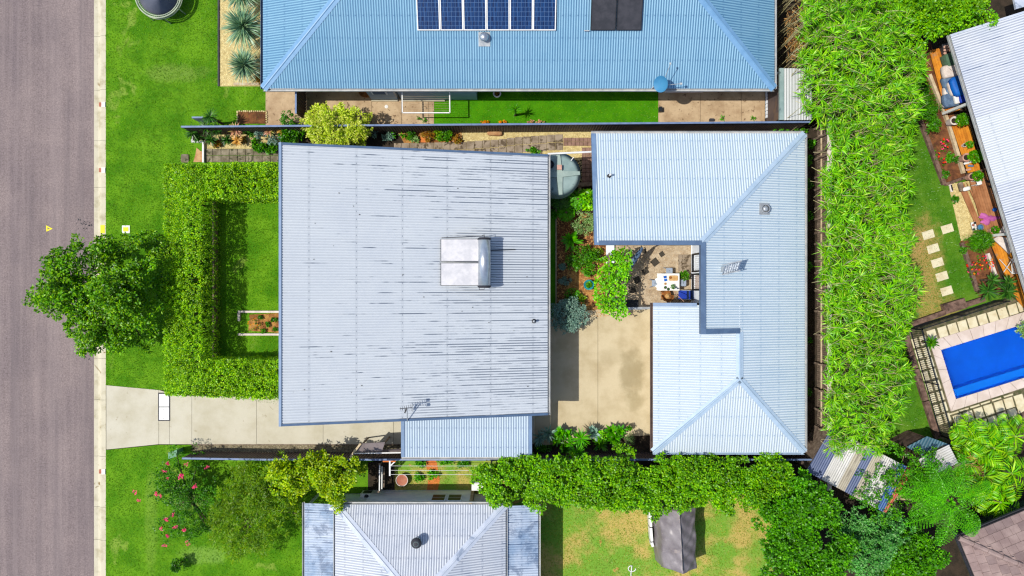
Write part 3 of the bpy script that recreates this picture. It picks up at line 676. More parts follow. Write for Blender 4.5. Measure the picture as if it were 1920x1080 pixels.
# roofs
m_['rf_north'] = corrmat('blue_roof_steel', C(142, 190, 216), C(124, 177, 208), C(18, 88, 142), .0, 0, mottle=.5, pan_shade=.6)
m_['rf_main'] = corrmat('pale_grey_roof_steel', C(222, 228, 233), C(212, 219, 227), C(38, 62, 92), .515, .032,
        blobs=[(5.2, -.2, 2.6, 3.4, .22), (4.9, .6, 1.3, 3.2, .18), (11.4, -3.4, 1.0, 1.8, .25)], screws=1.9, mottle=.6, pan_shade=.16)
m_['rf_rear'] = corrmat('light_blue_roof_steel', C(224, 236, 242), C(210, 226, 236), C(96, 144, 184), .1, 0, mottle=.5, pan_shade=.5)
m_['rf_rear_west'] = corrmat('light_blue_roof_steel_west', C(222, 232, 238), C(210, 222, 231), C(110, 150, 184), .1, 0, mottle=.5, pan_shade=.4)
m_['rf_carport'] = corrmat('carport_roof_steel', C(206, 224, 238), C(192, 214, 232), C(50, 90, 140), .1, 0, mottle=.5, pan_shade=.5)
m_['rf_south'] = corrmat('weathered_white_roof_steel', C(230, 234, 240), C(210, 218, 230), C(60, 78, 116), .28, 0, mottle=.8, patch=(1.6, .62, .35), pan_shade=.45)
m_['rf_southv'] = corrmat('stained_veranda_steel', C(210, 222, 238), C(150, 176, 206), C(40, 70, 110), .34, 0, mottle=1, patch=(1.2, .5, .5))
m_['rf_east'] = corrmat('white_roof_steel', C(234, 237, 242), C(214, 221, 232), C(84, 104, 140), .32, 0, mottle=.8, screws=0, patch=(2.6, .66, .35), pan_shade=.5)
m_['rf_eastclear'] = corrmat('translucent_roof_sheet', C(238, 242, 244), C(228, 234, 238), C(130, 146, 166), .2, 0, mottle=.4, screws=1.2, pan_shade=.45)
m_['rf_shed'] = corrmat('shed_roof_steel', C(214, 216, 214), C(196, 200, 200), C(90, 96, 92), .1, 0, mottle=.5, screws=0)
m_['rf_patchwhite'] = corrmat('patch_white_steel', C(232, 230, 226), C(206, 204, 196), C(110, 104, 96), .3, 0, mottle=.8, screws=0, patch=(3, .6, .4))
m_['rf_patchbeige'] = corrmat('patch_beige_steel', C(206, 198, 176), C(180, 170, 150), C(110, 100, 86), .3, 0, mottle=.8, screws=0, patch=(3, .6, .4))
m_['rf_patchblue'] = corrmat('patch_blue_steel', C(64, 112, 176), C(50, 92, 150), C(30, 50, 90), .3, 0, mottle=.8, screws=0)
m_['rf_patchgrey'] = corrmat('patch_slate_steel', C(110, 124, 160), C(90, 104, 140), C(50, 60, 90), .3, 0, mottle=.8, screws=0)
m_['rf_patchred'] = corrmat('patch_rust_steel', C(214, 110, 76), C(176, 84, 58), C(110, 60, 50), .3, 0, mottle=.8, screws=0, patch=(3, .6, .4))
m_['rf_teal'] = corrmat('teal_steel', C(76, 120, 136), C(60, 100, 118), C(34, 56, 74), .3, 0, mottle=.8, screws=0)
m_['tile'] = M('concrete_roof_tile', C(170, 148, 142), C(148, 126, 122), 1.6, rough=.85, fine=.1, fs=18, spots=(2.2, .64), scol=C(132, 108, 104))
m_['tiledark'] = M('concrete_roof_tile_dark', C(152, 132, 128), C(134, 114, 112), 1.6, rough=.85, fine=.1, fs=18)
# ================================================================== GROUND
BIG = 160
POOL = [tuple(W(x, y)[:2]) for x, y in ((1791, 748), (1993, 685), (1965, 593), (1763, 656))]   # the pool basin is a real hole
def holed(x0, y0, x1, y1, z):
    o = [(x0, y0), (x1, y0), (x1, y1), (x0, y1)]
    return MB().add([(x, y, z) for x, y in o] + [(x, y, z) for x, y in POOL], [(i, (i + 1) % 4, 4 + (i + 1) % 4, 4 + i) for i in range(4)])
holed(-BIG, -BIG, BIG, BIG, -.3).build('ground', m_['soil'], kind='structure')
KX0, KX1 = W(174, 0).x, W(198.5, 0).x
MB().add([(KX0 - 9.2, -BIG, -.12), (KX0, -BIG, -.12), (KX0, BIG, -.12), (KX0 - 9.2, BIG, -.12)], [(0, 1, 2, 3)]).build('road', m_['asphalt'], kind='structure')
MB().box(-BIG, -BIG, -.29, KX0 - 9.2, BIG, 0).build('far_verge', m_['grass_front'], kind='structure')
holed(KX1, -BIG, BIG, BIG, -.03).build('garden_soil', m_['soil_dark'], kind='structure')
kerb = empty('kerb', (KX0, 0, -.12), kind='structure')
ky = [-330, -230, -130, -35, 67, 168, 263, 351, 445, 548, 672, 750, 856, 951, 1013, 1110, 1210, 1310, 1400]
for a, b in zip(ky[:-1], ky[1:]):
    y0, y1 = W(0, b).y + .006, W(0, a).y - .006
    w = KX1 - KX0
    pr = [(0, -.3), (0, -.108), (w * .30, -.125), (w * .46, -.10), (w * .56, -.02), (w * .66, .0), (w, .006), (w, -.3)]
    mb = MB()
    for y in (y0, y1):
        for x, z in pr: mb.v.append((KX0 + x, y, z))
    n = len(pr)
    for i in range(n): mb.f.append((i, (i + 1) % n, (i + 1) % n + n, i + n))
    mb.f += [tuple(range(n)), tuple(range(2 * n - 1, n - 1, -1))]
    mb.build('kerb_segment', m_['concrete_kerb'], kerb)
for x, y, lab in ((192, 196, 'small white plastic and terracotta drain outlet on the kerb, upper one by the lawn'), (192, 319, 'small white and pink drain outlet set in the kerb left of the stone stepping slab'), (192, 884, 'small white and rust drain outlet in the kerb below the driveway')):
    p = W(x, y, 0); r = empty('kerb_outlet', p, lab, 'drain outlet', 'drain outlets along the kerb')
    MB().box(p.x - .02, p.y - .13, .008, p.x + .16, p.y + .12, .05).build('cover', m_['white'], r)
    MB().box(p.x - .16, p.y - .1, -.02, p.x - .02, p.y + .1, .03).build('pipe_end', m_['terracotta'], r)
LAWN = [(198.6, -340), (640, -340), (640, 765), (470, 752), (299, 731), (198.6, 722)]
sheet('front_lawn', LAWN, 0, m_['grass_front'], kind='structure', t=.04)
SWL = [(198.6, 844), (300, 834), (365, 834), (365, 862), (700, 862), (700, 1500), (198.6, 1500)]
sheet('corner_lawn', SWL, 0, m_['grass_front'], kind='structure', t=.04)
SEL = [(690, 900), (1452, 900), (1452, 1500), (690, 1500)]
sheet('back_lawn', SEL, 0, m_['grass_back'], kind='structure', t=.04)
EL = [(1560, 180), (1755, 180), (1890, 560), (1850, 570), (1704, 613), (1768, 830), (1700, 900), (1560, 900)]
sheet('neighbour_lawn', EL, 0, m_['grass_east'], kind='structure', t=.04)
NL = [(814, 120), (1234, 120), (1234, 243), (814, 243)]
sheet('side_lawn', NL, 0.0, m_['turf'], kind='structure', t=.04)
# driveway slabs
dw = empty('driveway', W(199, 780), kind='structure')
def slab(px, mat, par, z=.022, t=.06, name='concrete_slab', inset=.3):
    cx = sum(p[0] for p in px) / len(px); cy = sum(p[1] for p in px) / len(px)
    q = [(x - inset * (1 if x > cx else -1), y - inset * (1 if y > cy else -1)) for x, y in px]
    return sheet(name, q, z, mat, par, t)
def top(x): return np.interp(x, [199, 298, 318, 360, 1100], [722, 731, 737, 742, 746])
for a, b in ((199.5, 298), (298, 318), (318, 360), (360, 481), (481, 606), (606, 738), (738, 870), (870, 1003)):
    slab([(a, top(a)), (b, top(b)), (b, 833 if a > 290 else 833), (a, 833 if a > 290 else 843)], m_['driveway'], dw)
yc = empty('back_yard_paving', W(1120, 700), kind='structure')
slab([(1003, 640), (1040, 590), (1121, 580), (1121, 822), (1003, 838)], m_['yardcon'], yc)
slab([(1121, 580), (1235, 577), (1235, 815), (1121, 822)], m_['yardcon'], yc)
sc_ = empty('side_yard_paving', W(650, 200), kind='structure')
for a, b in ((498, 567), (567, 697), (697, 753), (753, 804), (804, 814), (1234, 1313), (1313, 1390), (1390, 1434)):
    slab([(a, 120), (b, 120), (b, 244), (a, 244)], m_['sidecon'], sc_)
# pit lids
p = W(307, 762); r = empty('service_pit', p, 'pale rectangular service pit with two lids set across the driveway', 'pit cover')
for nm, (x0, y0, x1, y1), z, mt in (('frame', (297, 736, 319.5, 789), .032, 'dark'), ('lid', (299, 738.5, 317.5, 762), .04, 'white'), ('lid', (299, 763.5, 317.5, 787), .04, 'white')):
    a, b = W(x0, y1), W(x1, y0); MB().box(a.x, a.y, .0, b.x, b.y, z).build(nm, m_[mt], r)
for y in (742, 759, 767, 784):
    q = W(308, y); MB().lathe((q.x, q.y, .04), [(.02, 0), (.02, .006)], 8).build('lifting_hole', m_['black'], r)
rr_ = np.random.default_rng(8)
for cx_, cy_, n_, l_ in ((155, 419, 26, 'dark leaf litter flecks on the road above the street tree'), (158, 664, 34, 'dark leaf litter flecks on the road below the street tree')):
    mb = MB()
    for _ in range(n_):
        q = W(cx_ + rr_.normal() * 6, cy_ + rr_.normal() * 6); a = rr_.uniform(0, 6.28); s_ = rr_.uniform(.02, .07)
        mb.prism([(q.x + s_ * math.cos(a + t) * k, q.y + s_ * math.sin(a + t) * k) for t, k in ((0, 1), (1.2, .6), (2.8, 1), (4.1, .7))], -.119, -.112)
    o = mb.build('leaf_litter_patch', m_['dark'], kind='stuff'); props(o, l_, 'leaf litter')  # dark flecks modelled in place of twig and leaf shadow
# yellow things
a = W(89, 427); t_ = [(W(83.5, 422.0), W(96, 428.5), W(84.5, 434))]
mb = MB(); A, B, Cc = [Vector((v.x, v.y, -.112)) for v in t_[0]]; c0 = (A + B + Cc) / 3
i3 = [c0 + (v - c0) * .42 for v in (A, B, Cc)]
mb.add([A, B, Cc] + i3, [(0, 1, 4, 3), (1, 2, 5, 4), (2, 0, 3, 5)])
o = mb.build('road_marking', m_['yellow'], kind='thing'); props(o, 'small yellow painted triangle outline on the road left of the street tree', 'road marking')
a, b = W(188.5, 437, 0), W(196.5, 422, 0)
o = MB().box(a.x, a.y, .008, b.x, b.y, .014).build('kerb_marking', m_['yellow']); props(o, 'yellow paint patch on the kerb top beside the street tree', 'kerb marking')
p = W(236.5, 430); r = empty('hydrant_cover', p, 'square white hydrant surround with yellow lid in the front lawn', 'hydrant cover')
s_ = .19; mb = MB()
mb.box(p.x - s_, p.y - s_, -.02, p.x + s_, p.y + s_, .03).build('surround', m_['white'], r)
MB().box(p.x - .125, p.y - .1, .03, p.x + .125, p.y + .1, .042).build('lid', m_['yellow'], r)
o = MB().rbox((*W(347, 297, .02)[:2], .02), .4, .42, .1, 0, .35).build('stepping_stone', m_['paverold'], smooth=True); props(o, 'grey rounded stepping stone in the lawn near the front hedge corner', 'stepping stone')
o = sheet('sandstone_slab', [(369, 277), (376, 283), (384, 286), (384, 304), (363, 304), (367, 290)], .04, m_['sandstone'], t=.08); props(o, 'tan irregular sandstone slab beside the white edging board', 'stone slab')
# green pillar
a, b = W(326, 853), W(344.5, 838)
r = empty('service_pillar', W(335, 846), 'green metal service pillar standing on the lawn below the driveway', 'service box')
MB().prism([(W(330, 853).x, W(330, 853).y), (W(344, 848).x, W(344, 848).y), (W(344, 838).x, W(344, 838).y), (W(330, 843).x, W(330, 843).y)], 0, .72).build('cabinet', m_['pillar'], r)
MB().prism([(W(329, 854).x, W(329, 854).y), (W(345, 849).x, W(345, 849).y), (W(345, 837).x, W(345, 837).y), (W(329, 842).x, W(329, 842).y)], .72, .78).build('lid', m_['lf_grey'] if False else m_['pillar'], r)

# ------------------------------------------------------------------ gravel beds, paths
NB = [(411, -200), (492, -200), (492, 162), (411, 162)]
sheet('yucca_bed', NB, .015, m_['gravel'], kind='structure', t=.05)
pebbles('cream_gravel', [(412, -60), (492, -60), (492, 161), (412, 161)], .015, m_['pebble'], 500, .028, seed=3)
a = W(410.5, 162); b = W(499, 162)
o = MB().box(a.x - .04, a.y, -.02, a.x + .04, a.y + 10, .07).build('bed_edging', m_['dark']); props(o, 'dark timber edging along the left of the yucca gravel bed', 'garden edging')
a = W(439, 158)
o = MB().box(a.x, a.y - .06, -.02, a.x + 1.5, a.y + .06, .08).build('bed_edging', m_['timberpale']); props(o, 'pale timber edging at the foot of the yucca gravel bed', 'garden edging')
# little brown bed with stones
r = empty('edged_bed', W(474, 219), 'small empty brown garden bed edged with pale cobbles by the fence', 'garden bed')
sheet('soil', [(446, 209), (500, 209), (500, 232), (446, 232)], .03, m_['mulchred'], r, t=.05)
rg = random.Random(4)
for (x0, y0), (x1, y1), k in (((446, 209), (500, 209), 15), ((446, 212), (446, 229), 5), ((500.5, 212), (500.5, 229), 5)):
    for i in range(k):
        f = i / (k - 1); q = W(x0 + (x1 - x0) * f, y0 + (y1 - y0) * f)
        MB().rbox((q.x + rg.uniform(-.01, .01), q.y + rg.uniform(-.01, .01), .04), rg.uniform(.07, .11), rg.uniform(.07, .1), .1, rg.uniform(0, 3), .8).build('cobble', m_['pebble'], r, smooth=True)
# front side garden
FB = [(362, 241), (530, 239), (530, 279), (384, 279), (384, 267), (362, 267)]
sheet('side_garden_bed', FB, .02, m_['gravel'], kind='structure', t=.05)
MBed = [(640, 240), (860, 243), (1112, 240), (1112, 300), (640, 300)]
sheet('path_gravel_bed', MBed, .01, m_['gravel'], kind='structure', t=.04)
sheet('soil_patch', [(560, 241), (745, 243), (760, 262), (740, 300), (560, 300)], .016, m_['soil_dark'], kind='structure')
sheet('mulch_patch', [(745, 246), (865, 246), (868, 266), (760, 272)], .018, m_['mulch'], kind='structure')
pebbles('yellow_gravel', [(860, 245), (1108, 240), (1108, 262), (1055, 262), (1055, 252), (1000, 250), (900, 264), (850, 267)], .012, m_['pebble'], 520, .026, seed=5)
pebbles('yellow_gravel', [(1056, 272), (1091, 272), (1091, 345), (1040, 345), (1040, 282)], .012, m_['pebble'], 520, .026, seed=6)
pebbles('yellow_gravel', [(384, 266), (475, 266), (475, 279), (384, 279)], .022, m_['pebble'], 520, .024, seed=7)
pth = empty('side_path', W(950, 265), kind='structure')
def paver(cx, cy, w, h, mat, par, z=.045, rot=0, name='paver', t=.05, jit=.0, rg=random.Random(9), **kw):
    c = W(cx, cy); k = H / F; w *= k; h *= k
    a = -R(rot) + rg.uniform(-jit, jit); ca, sa = math.cos(a), math.sin(a); z += rg.uniform(-.006, .006)
    dz = [rg.uniform(-.004, .004) for _ in range(4)]
    P = [(c.x + x * ca - y * sa, c.y + x * sa + y * ca) for x, y in ((-w / 2, -h / 2), (w / 2, -h / 2), (w / 2, h / 2), (-w / 2, h / 2))]
    # slightly eased edges
    e = .012; Q = [(c.x + x * ca - y * sa, c.y + x * sa + y * ca) for x, y in ((-w / 2 + e, -h / 2 + e), (w / 2 - e, -h / 2 + e), (w / 2 - e, h / 2 - e), (-w / 2 + e, h / 2 - e))]
    mb = MB()
    vs = [(x, y, z - t) for x, y in P] + [(x, y, z - e) for x, y in P] + [(Q[i][0], Q[i][1], z + dz[i]) for i in range(4)]
    fs = [(0, 1, 5, 4), (1, 2, 6, 5), (2, 3, 7, 6), (3, 0, 4, 7), (4, 5, 9, 8), (5, 6, 10, 9), (6, 7, 11, 10), (7, 4, 8, 11), (8, 9, 10, 11)]
    return mb.add(vs, fs).build(name, mat, par, **kw)
tops = [265, 264, 263, 262, 260.5, 258.5, 257, 256, 255, 254, 252.5, 252]
for k in range(-9, 12):
    t0 = tops[k] if k >= 0 else 266 - k * .25
    x = 874.5 + 15.1 * k + 7.5
    paver(x, t0 + 7.3, 14.4, 14.2, m_['paver'], pth, jit=.012)
    paver(x, t0 + 22.3, 14.4, 14.2, m_['paver'], pth, jit=.012)
for i in range(9):
    for j in range(2):
        paver(392 + 15.4 * i, 285.4 + 12.6 * j, 14.8, 12.0, m_['paverold'], pth, jit=.008)
for i in range(7):
    for j in range(2): paver(1060 + 7.6 * i, 262.2 + 7.7 * j, 7.2, 7.3, m_['brick'], pth, name='brick', jit=.01)
for i in range(3):
    for j in range(9): paver(1094.5 + 7.7 * i, 280.5 + 7.9 * j, 7.2, 7.4, m_['brick'], pth, name='brick', jit=.02)
o = MB().bar(W(1080, 347, .12), W(1112, 345, .12), .2, .16).build('timber_step', m_['timber']); props(o, 'weathered timber step at the end of the brick path', 'step')
o = MB().bar(W(1087, 352, .1), W(1087, 378, .1), .14, .14).build('timber_edging', m_['timberpale']); props(o, 'pale timber edging board running down below the step', 'garden edging')
# white edging boards front
for (a, b, l) in (((361, 251), (361, 266), 'short white edging board at the left end of the side garden'), ((360, 266), (386, 266), 'white edging board across the bottom of the yucca corner'), ((382, 266), (382, 305), 'long white edging board beside the old pavers')):
    o = MB().bar(W(*a, .1), W(*b, .1), .08, .2).build('edging_board', m_['white']); props(o, l, 'garden edging', 'white edging boards')
# orange paver, rock
o = paver(795, 262.5, 12, 10, m_['orangeclay'], None, z=.09); o.name = 'clay_block'; props(o, 'orange clay block lying in the side garden mulch', 'clay block')
o = MB().rbox((*W(928, 250)[:2], .08), .78, .3, .34, -.05, .6, nz=.05, seed=2).build('rock', m_['sandstone'], smooth=True); props(o, 'long tan sandstone boulder on yellow gravel below the fence', 'rock')
# gravel strip by driveway
GS = [(360, 834), (755, 834), (755, 850), (357, 850)]
sheet('gravel_strip', GS, 0.0, m_['gravelgrey'], kind='structure', t=.03)
pebbles('grey_gravel', [(360, 834), (752, 834), (752, 848), (357, 848)], .0, m_['pebblegrey'], 500, .03, seed=8)
a = W(358, 833.5)
o = MB().box(a.x, a.y - .02, -.02, W(752, 0).x, a.y + .02, .05).build('strip_edging', m_['timber']); props(o, 'thin timber edging between the driveway and the grey gravel strip', 'garden edging')
# centre bed
CB = [(1042, 372), (1143, 372), (1143, 590), (1042, 604)]
sheet('shrub_bed', [(1024, 372), (1150, 372), (1150, 592), (1024, 610)], -.004, m_['soil_dark'], kind='structure')
sheet('narrow_lawn', [(1022, 392), (1042, 392), (1042, 604), (1022, 606)], .004, m_['turf'], kind='structure')
sheet('bark_mulch_bed', [(1044, 400), (1146, 400), (1146, 592), (1044, 600)], .01, m_['mulchred'], kind='structure')
sheet('straw_mulch_bed', [(1072, 505), (1090, 498), (1125, 510), (1125, 580), (1100, 590), (1078, 588), (1062, 545)], .02, m_['mulch'], kind='structure')
pebbles('mulch_chips', [(1044, 400), (1146, 400), (1146, 592), (1044, 600)], .02, m_['chip'], 260, .04, seed=12, flat=.3)
o = MB().bar(W(1042.5, 392, .06), W(1042.5, 600, .06), .05, .14).build('bed_edging', m_['timberpale']); props(o, 'thin pale timber edging between narrow lawn and mulch bed', 'garden edging')
o = sheet('concrete_slab_block', [(1136, 452), (1151, 452), (1151, 494), (1136, 494)], .16, m_['wallgrey'], t=.2); props(o, 'pale grey concrete strip beside the courtyard gravel under the eave', 'concrete strip')
# courtyard
sheet('courtyard_gravel', [(1148, 440), (1298, 440), (1298, 580), (1148, 580)], .004, m_['granite'], kind='structure', t=.03)
pebbles('courtyard_stones', [(1148, 448), (1297, 448), (1297, 576), (1148, 576)], .004, m_['granitep'], 420, .022, seed=14)
for x, y, s, rt, l in ((1241, 476.5, 9, 35, 'small charcoal square paver nearest the house corner'), (1228, 491.5, 13, 38, 'large charcoal paver set diamond-wise in the courtyard gravel'), (1210, 508.5, 11.5, 32, 'charcoal paver in the middle of the courtyard curve'),
                       (1177, 522, 7.5, 4, 'small charcoal paver partly under the vine'), (1194.5, 525, 12, 28, 'dark tilted paver right of the vine'), (1186, 543, 12, 10, 'lowest dark paver above the black mat'), (1207.5, 471, 8, 10, 'small charcoal paver beside the folded umbrella')):
    o = paver(x, y, s, s, m_['paverdark'], None, z=.03, rot=-rt); o.name = 'stepping_paver'; props(o, l, 'paver', 'charcoal pavers in the courtyard')
pb = empty('brick_landing', W(1283, 492), 'grey block paved landing in front of the glass doors', 'paving')
for i in range(3):
    for j in range(4):
        hh = 7.6
        paver(1275.5 + 8 * i, 481 + 7.9 * j, 7.6, 7.4, m_['brick'] if (i + j) % 4 == 9 else m_['paver'], pb, z=.035, name='block', jit=.01)
# SW corner of rear wing; deck slab right of table
sheet('porch_slab', [(1296, 440), (1316, 440), (1316, 590), (1296, 590)], .03, m_['wallgrey'], kind='structure', t=.06)
# inner yard bed
r = empty('framed_bed', W(485, 605), 'straw mulched flower bed framed by white boards in the hedged lawn', 'garden bed')
sheet('turf_patch', [(450, 586), (468, 586), (466, 625), (450, 625)], .02, m_['grass_front'], r, t=.04)
sheet('mulch', [(468, 590), (540, 586), (540, 625), (466, 620)], .03, m_['mulch'], r, t=.05)
for a, b in (((447, 584.5), (545, 584.5)), ((448.5, 586), (448.5, 602)), ((447, 627), (545, 627))):
    MB().bar(W(*a, .07), W(*b, .07), .1, .16).build('board', m_['clothwhite'], r)
# strip behind the south fence
sheet('drying_yard_soil', [(690, 866), (740, 866), (740, 922), (690, 922)], .012, m_['soil_dark'], kind='structure')
sheet('drying_lawn', [(740, 862), (930, 862), (930, 922), (740, 922)], .006, m_['grass_back'], kind='structure')
sheet('drying_yard_clay', [(795, 862), (818, 862), (825, 900), (820, 922), (800, 922), (804, 890)], .012, m_['orangeclay'], kind='structure')
# east side
sheet('flower_bed_soil', [(1728, 224), (1770, 224), (1812, 335), (1772, 347)], .02, m_['mulchred'], kind='structure', t=.05)
sheet('path_gravel_strip', [(1778, 346), (1800, 342), (1828, 440), (1802, 452)], .02, m_['gravel'], kind='structure', t=.05)
pebbles('cream_path_gravel', [(1778, 346), (1800, 342), (1828, 440), (1802, 452)], .02, m_['pebble'], 500, .026, seed=15)
sheet('step_gravel', [(1798, 344), (1850, 328), (1880, 430), (1830, 445)], .012, m_['gravel'], kind='structure', t=.04)
sheet('lower_flower_bed_soil', [(1800, 452), (1850, 440), (1882, 540), (1835, 556)], .02, m_['mulchred'], kind='structure', t=.05)
sheet('upper_bed_soil', [(1720, 80), (1745, 80), (1800, 250), (1760, 260)], .012, m_['mulchred'], kind='structure')
for i, (x, y) in enumerate(((1740.5, 440), (1776, 429), (1749.5, 466), (1757.5, 492.5), (1766, 518), (1775, 545.5))):
    o = paver(x, y, 22, 15.5, m_['limestone'], None, z=.03, rot=-17); o.name = 'stepping_slab'
    props(o, ['cream stepping slab at the top left, nearest the bamboo', 'cream stepping slab at the top right, offset from the row', 'second cream stepping slab down the left row', 'third cream stepping slab down the row', 'fourth cream stepping slab down the row', 'lowest cream stepping slab, above the timber log'][i], 'stepping slab', 'cream stepping slabs across the neighbour lawn')

# ================================================================== BUILDINGS
# ---- main house: one skillion plane rising to the left
X0, X1, Y0, Y1 = -9.73, 1.64, -5.78, 6.08
zm = lambda x, y: 5.7 + (x - X0) * (2.9 - 5.7) / (X1 - X0)
hs = empty('main_house', (-4, 0, 0), 'main house with a large pale grey single-slope corrugated roof', 'house')
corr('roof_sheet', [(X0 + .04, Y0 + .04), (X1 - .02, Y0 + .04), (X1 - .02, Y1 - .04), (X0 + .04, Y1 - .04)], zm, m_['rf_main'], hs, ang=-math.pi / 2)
walls([(X0 + .7, Y0 + .7), (X1 - .7, Y0 + .7), (X1 - .7, Y1 - .7), (X0 + .7, Y1 - .7)], 2.75, m_['wall'], hs)
mb = MB()  # soffit follows the slope
mb.prism([(X0 + .02, Y0 + .02), (X1 - .02, Y0 + .02), (X1 - .02, Y1 - .02), (X0 + .02, Y1 - .02)], lambda x, y: zm(x, y) - .25, lambda x, y: zm(x, y) - .05).build('soffit', m_['wall'], hs)
def gable(x0, y0, x1, y1):
    MB().prism([(x0, y0), (x1, y0), (x1, y1), (x0, y1)], 2.7, lambda x, y: zm(x, y) - .26).build('upper_wall', m_['wall'], hs)
gable(X0 + .7, Y0 + .7, X1 - .7, Y0 + .82); gable(X0 + .7, Y1 - .82, X1 - .7, Y1 - .7); gable(X0 + .7, Y0 + .84, X0 + .82, Y1 - .84)
barge((X0, Y0, zm(X0, 0)), (X0, Y1, zm(X0, 0)), (1, 0, 0), m_['trimblue'], hs, w=.11)
barge((X0, Y1, zm(X0, 0)), (X1, Y1, zm(X1, 0)), (0, -1, 0), m_['trimdark'], hs, w=.10)
barge((X0, Y0, zm(X0, 0)), (X1, Y0, zm(X1, 0)), (0, 1, 0), m_['trimdark'], hs, w=.10)
gutter((X1, Y0, 2.9), (X1, Y1, 2.9), (1, 0, 0), m_['gutter'], hs, w=.10)
# ---- carport
zc = lambda x, y: 2.42 + (y - W(0, 858, 2.42).y) * .03
cx0, cx1 = W(752, 0, 2.45).x, W(997.5, 0, 2.45).x; cy0, cy1 = W(0, 857, 2.42).y, -5.3
cp = empty('carport', (0, -7, 0), 'carport with a light blue corrugated roof tucked under the main roof', 'carport')
corr('roof_sheet', [(cx0 + .1, cy0), (cx1 - .1, cy0), (cx1 - .1, cy1), (cx0 + .1, cy1)], zc, m_['rf_carport'], cp, voff=-cy0 - .0)
barge((cx0, cy0, 2.42), (cx0, cy1, zc(0, cy1)), (1, 0, 0), m_['trimblue'], cp, w=.16, h=.16)
barge((cx1, cy1, zc(0, cy1)), (cx1, cy0, 2.42), (-1, 0, 0), m_['trimblue'], cp, w=.16, h=.16)
gutter((cx0, cy0, 2.42), (cx1, cy0, 2.42), (0, -1, 0), m_['gutter'], cp)
for x in (cx0 + .1, (cx0 + cx1) / 2, cx1 - .2):
    for y in (cy0 + .15,): MB().box(x - .05, y - .05, 0, x + .05, y + .05, 2.3).build('post', m_['timber'], cp)
MB().box(cx1 - .02, cy0 + .1, 0, cx1 + .14, cy1, .35).build('low_wall', m_['brick'], cp) if False else None
# ---- rear building
EZ = 2.5; SL = .268
XE, YN = 13.47, 7.11; XW = 6.50; YS = -7.56
XH = 8.40; YH = 2.02           # high edges facing the courtyard
XR = 10.22; YR = -4.09         # ridge of the south wing
XN = 3.65                      # west verge of the north wing
YV = -.68                      # north verge of the west face
YB = -1.92                     # where the high edge steps back to the ridge
zE = lambda x, y: EZ + (XE - x) * SL
zN = lambda x, y: EZ + (YN - y) * SL
zR_ = zE(XR, 0)
zWf = lambda x, y: 2.42 + (x - XW) * (zR_ - 2.42) / (XR - XW)
zS = lambda x, y: EZ - .02 + (y - YS) * (zR_ - EZ + .02) / (YR - YS)
rb = empty('rear_house', (9, 0, 0), 'rear house with a light blue hipped roof wrapped round a gravel courtyard', 'house')
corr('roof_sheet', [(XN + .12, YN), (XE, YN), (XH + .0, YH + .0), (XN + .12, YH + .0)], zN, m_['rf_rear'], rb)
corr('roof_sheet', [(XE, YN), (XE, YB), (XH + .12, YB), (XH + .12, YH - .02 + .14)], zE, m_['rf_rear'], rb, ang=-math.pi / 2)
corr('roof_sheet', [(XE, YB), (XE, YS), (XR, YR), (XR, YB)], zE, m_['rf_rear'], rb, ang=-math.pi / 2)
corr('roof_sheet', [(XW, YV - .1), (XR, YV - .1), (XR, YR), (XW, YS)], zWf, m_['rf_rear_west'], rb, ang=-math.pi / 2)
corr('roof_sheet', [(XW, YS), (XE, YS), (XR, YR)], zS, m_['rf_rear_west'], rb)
tr, td = m_['rf_trim'] if 'rf_trim' in m_ else m_['trimblue'], m_['trimdark']
m_['capblue'] = M('pale_blue_capping', C(184, 206, 226), C(172, 196, 218), 3, rough=.45, spec=.4)
cap('hip_cap', (XE, YN, EZ), (XH, YH, zE(XH, 0)), zN, zE, m_['capblue'], rb) if False else cap('hip_cap', (XH, YH, zE(XH, 0)), (XE, YN, EZ), zN, zE, m_['capblue'], rb)
cap('ridge_cap', (XR, YR, zR_), (XR, YB - .05, zR_), zWf, zE, m_['capblue'], rb)
cap('hip_cap', (XW, YS, EZ), (XR, YR, zR_), zWf, zS, m_['capblue'], rb)
cap('hip_cap', (XR, YR, zR_), (XE, YS, EZ), zE, zS, m_['capblue'], rb)
barge((XN, YN, EZ), (XN, YH - .12, zN(0, YH)), (1, 0, 0), m_['trimblue'], rb, w=.2, h=.2)
barge((XN + .2, YH - .12, zN(0, YH)), (XH - .02, YH - .12, zN(0, YH)), (0, 1, 0), m_['trimdark'], rb, w=.2, h=.28)
barge((XH - .06, YH + .02, zE(XH, 0)), (XH - .06, YB - .12, zE(XH, 0)), (1, 0, 0), m_['trimdark'], rb, w=.22, h=.28)
barge((XH + .16, YB - .12, zE(XH, 0)), (XR + .0, YB - .12, zE(XR, 0) + .02), (0, 1, 0), m_['trimdark'], rb, w=.24, h=.5)
barge((XW, YV, 2.42), (XH - .0, YV, zWf(XH, 0)), (0, -1, 0), m_['trimblue'], rb, w=.16, h=.2)
gutter((XN, YN, EZ), (XE, YN, EZ), (0, 1, 0), m_['gutter'], rb); gutter((XE, YS, EZ), (XE, YN, EZ), (1, 0, 0), m_['gutter'], rb)
gutter((XW, YV, 2.42), (XW, YS, 2.42), (-1, 0, 0), m_['gutterbrown'], rb); gutter((XW, YS, EZ - .02), (XE, YS, EZ - .02), (0, -1, 0), m_['capblue'], rb)
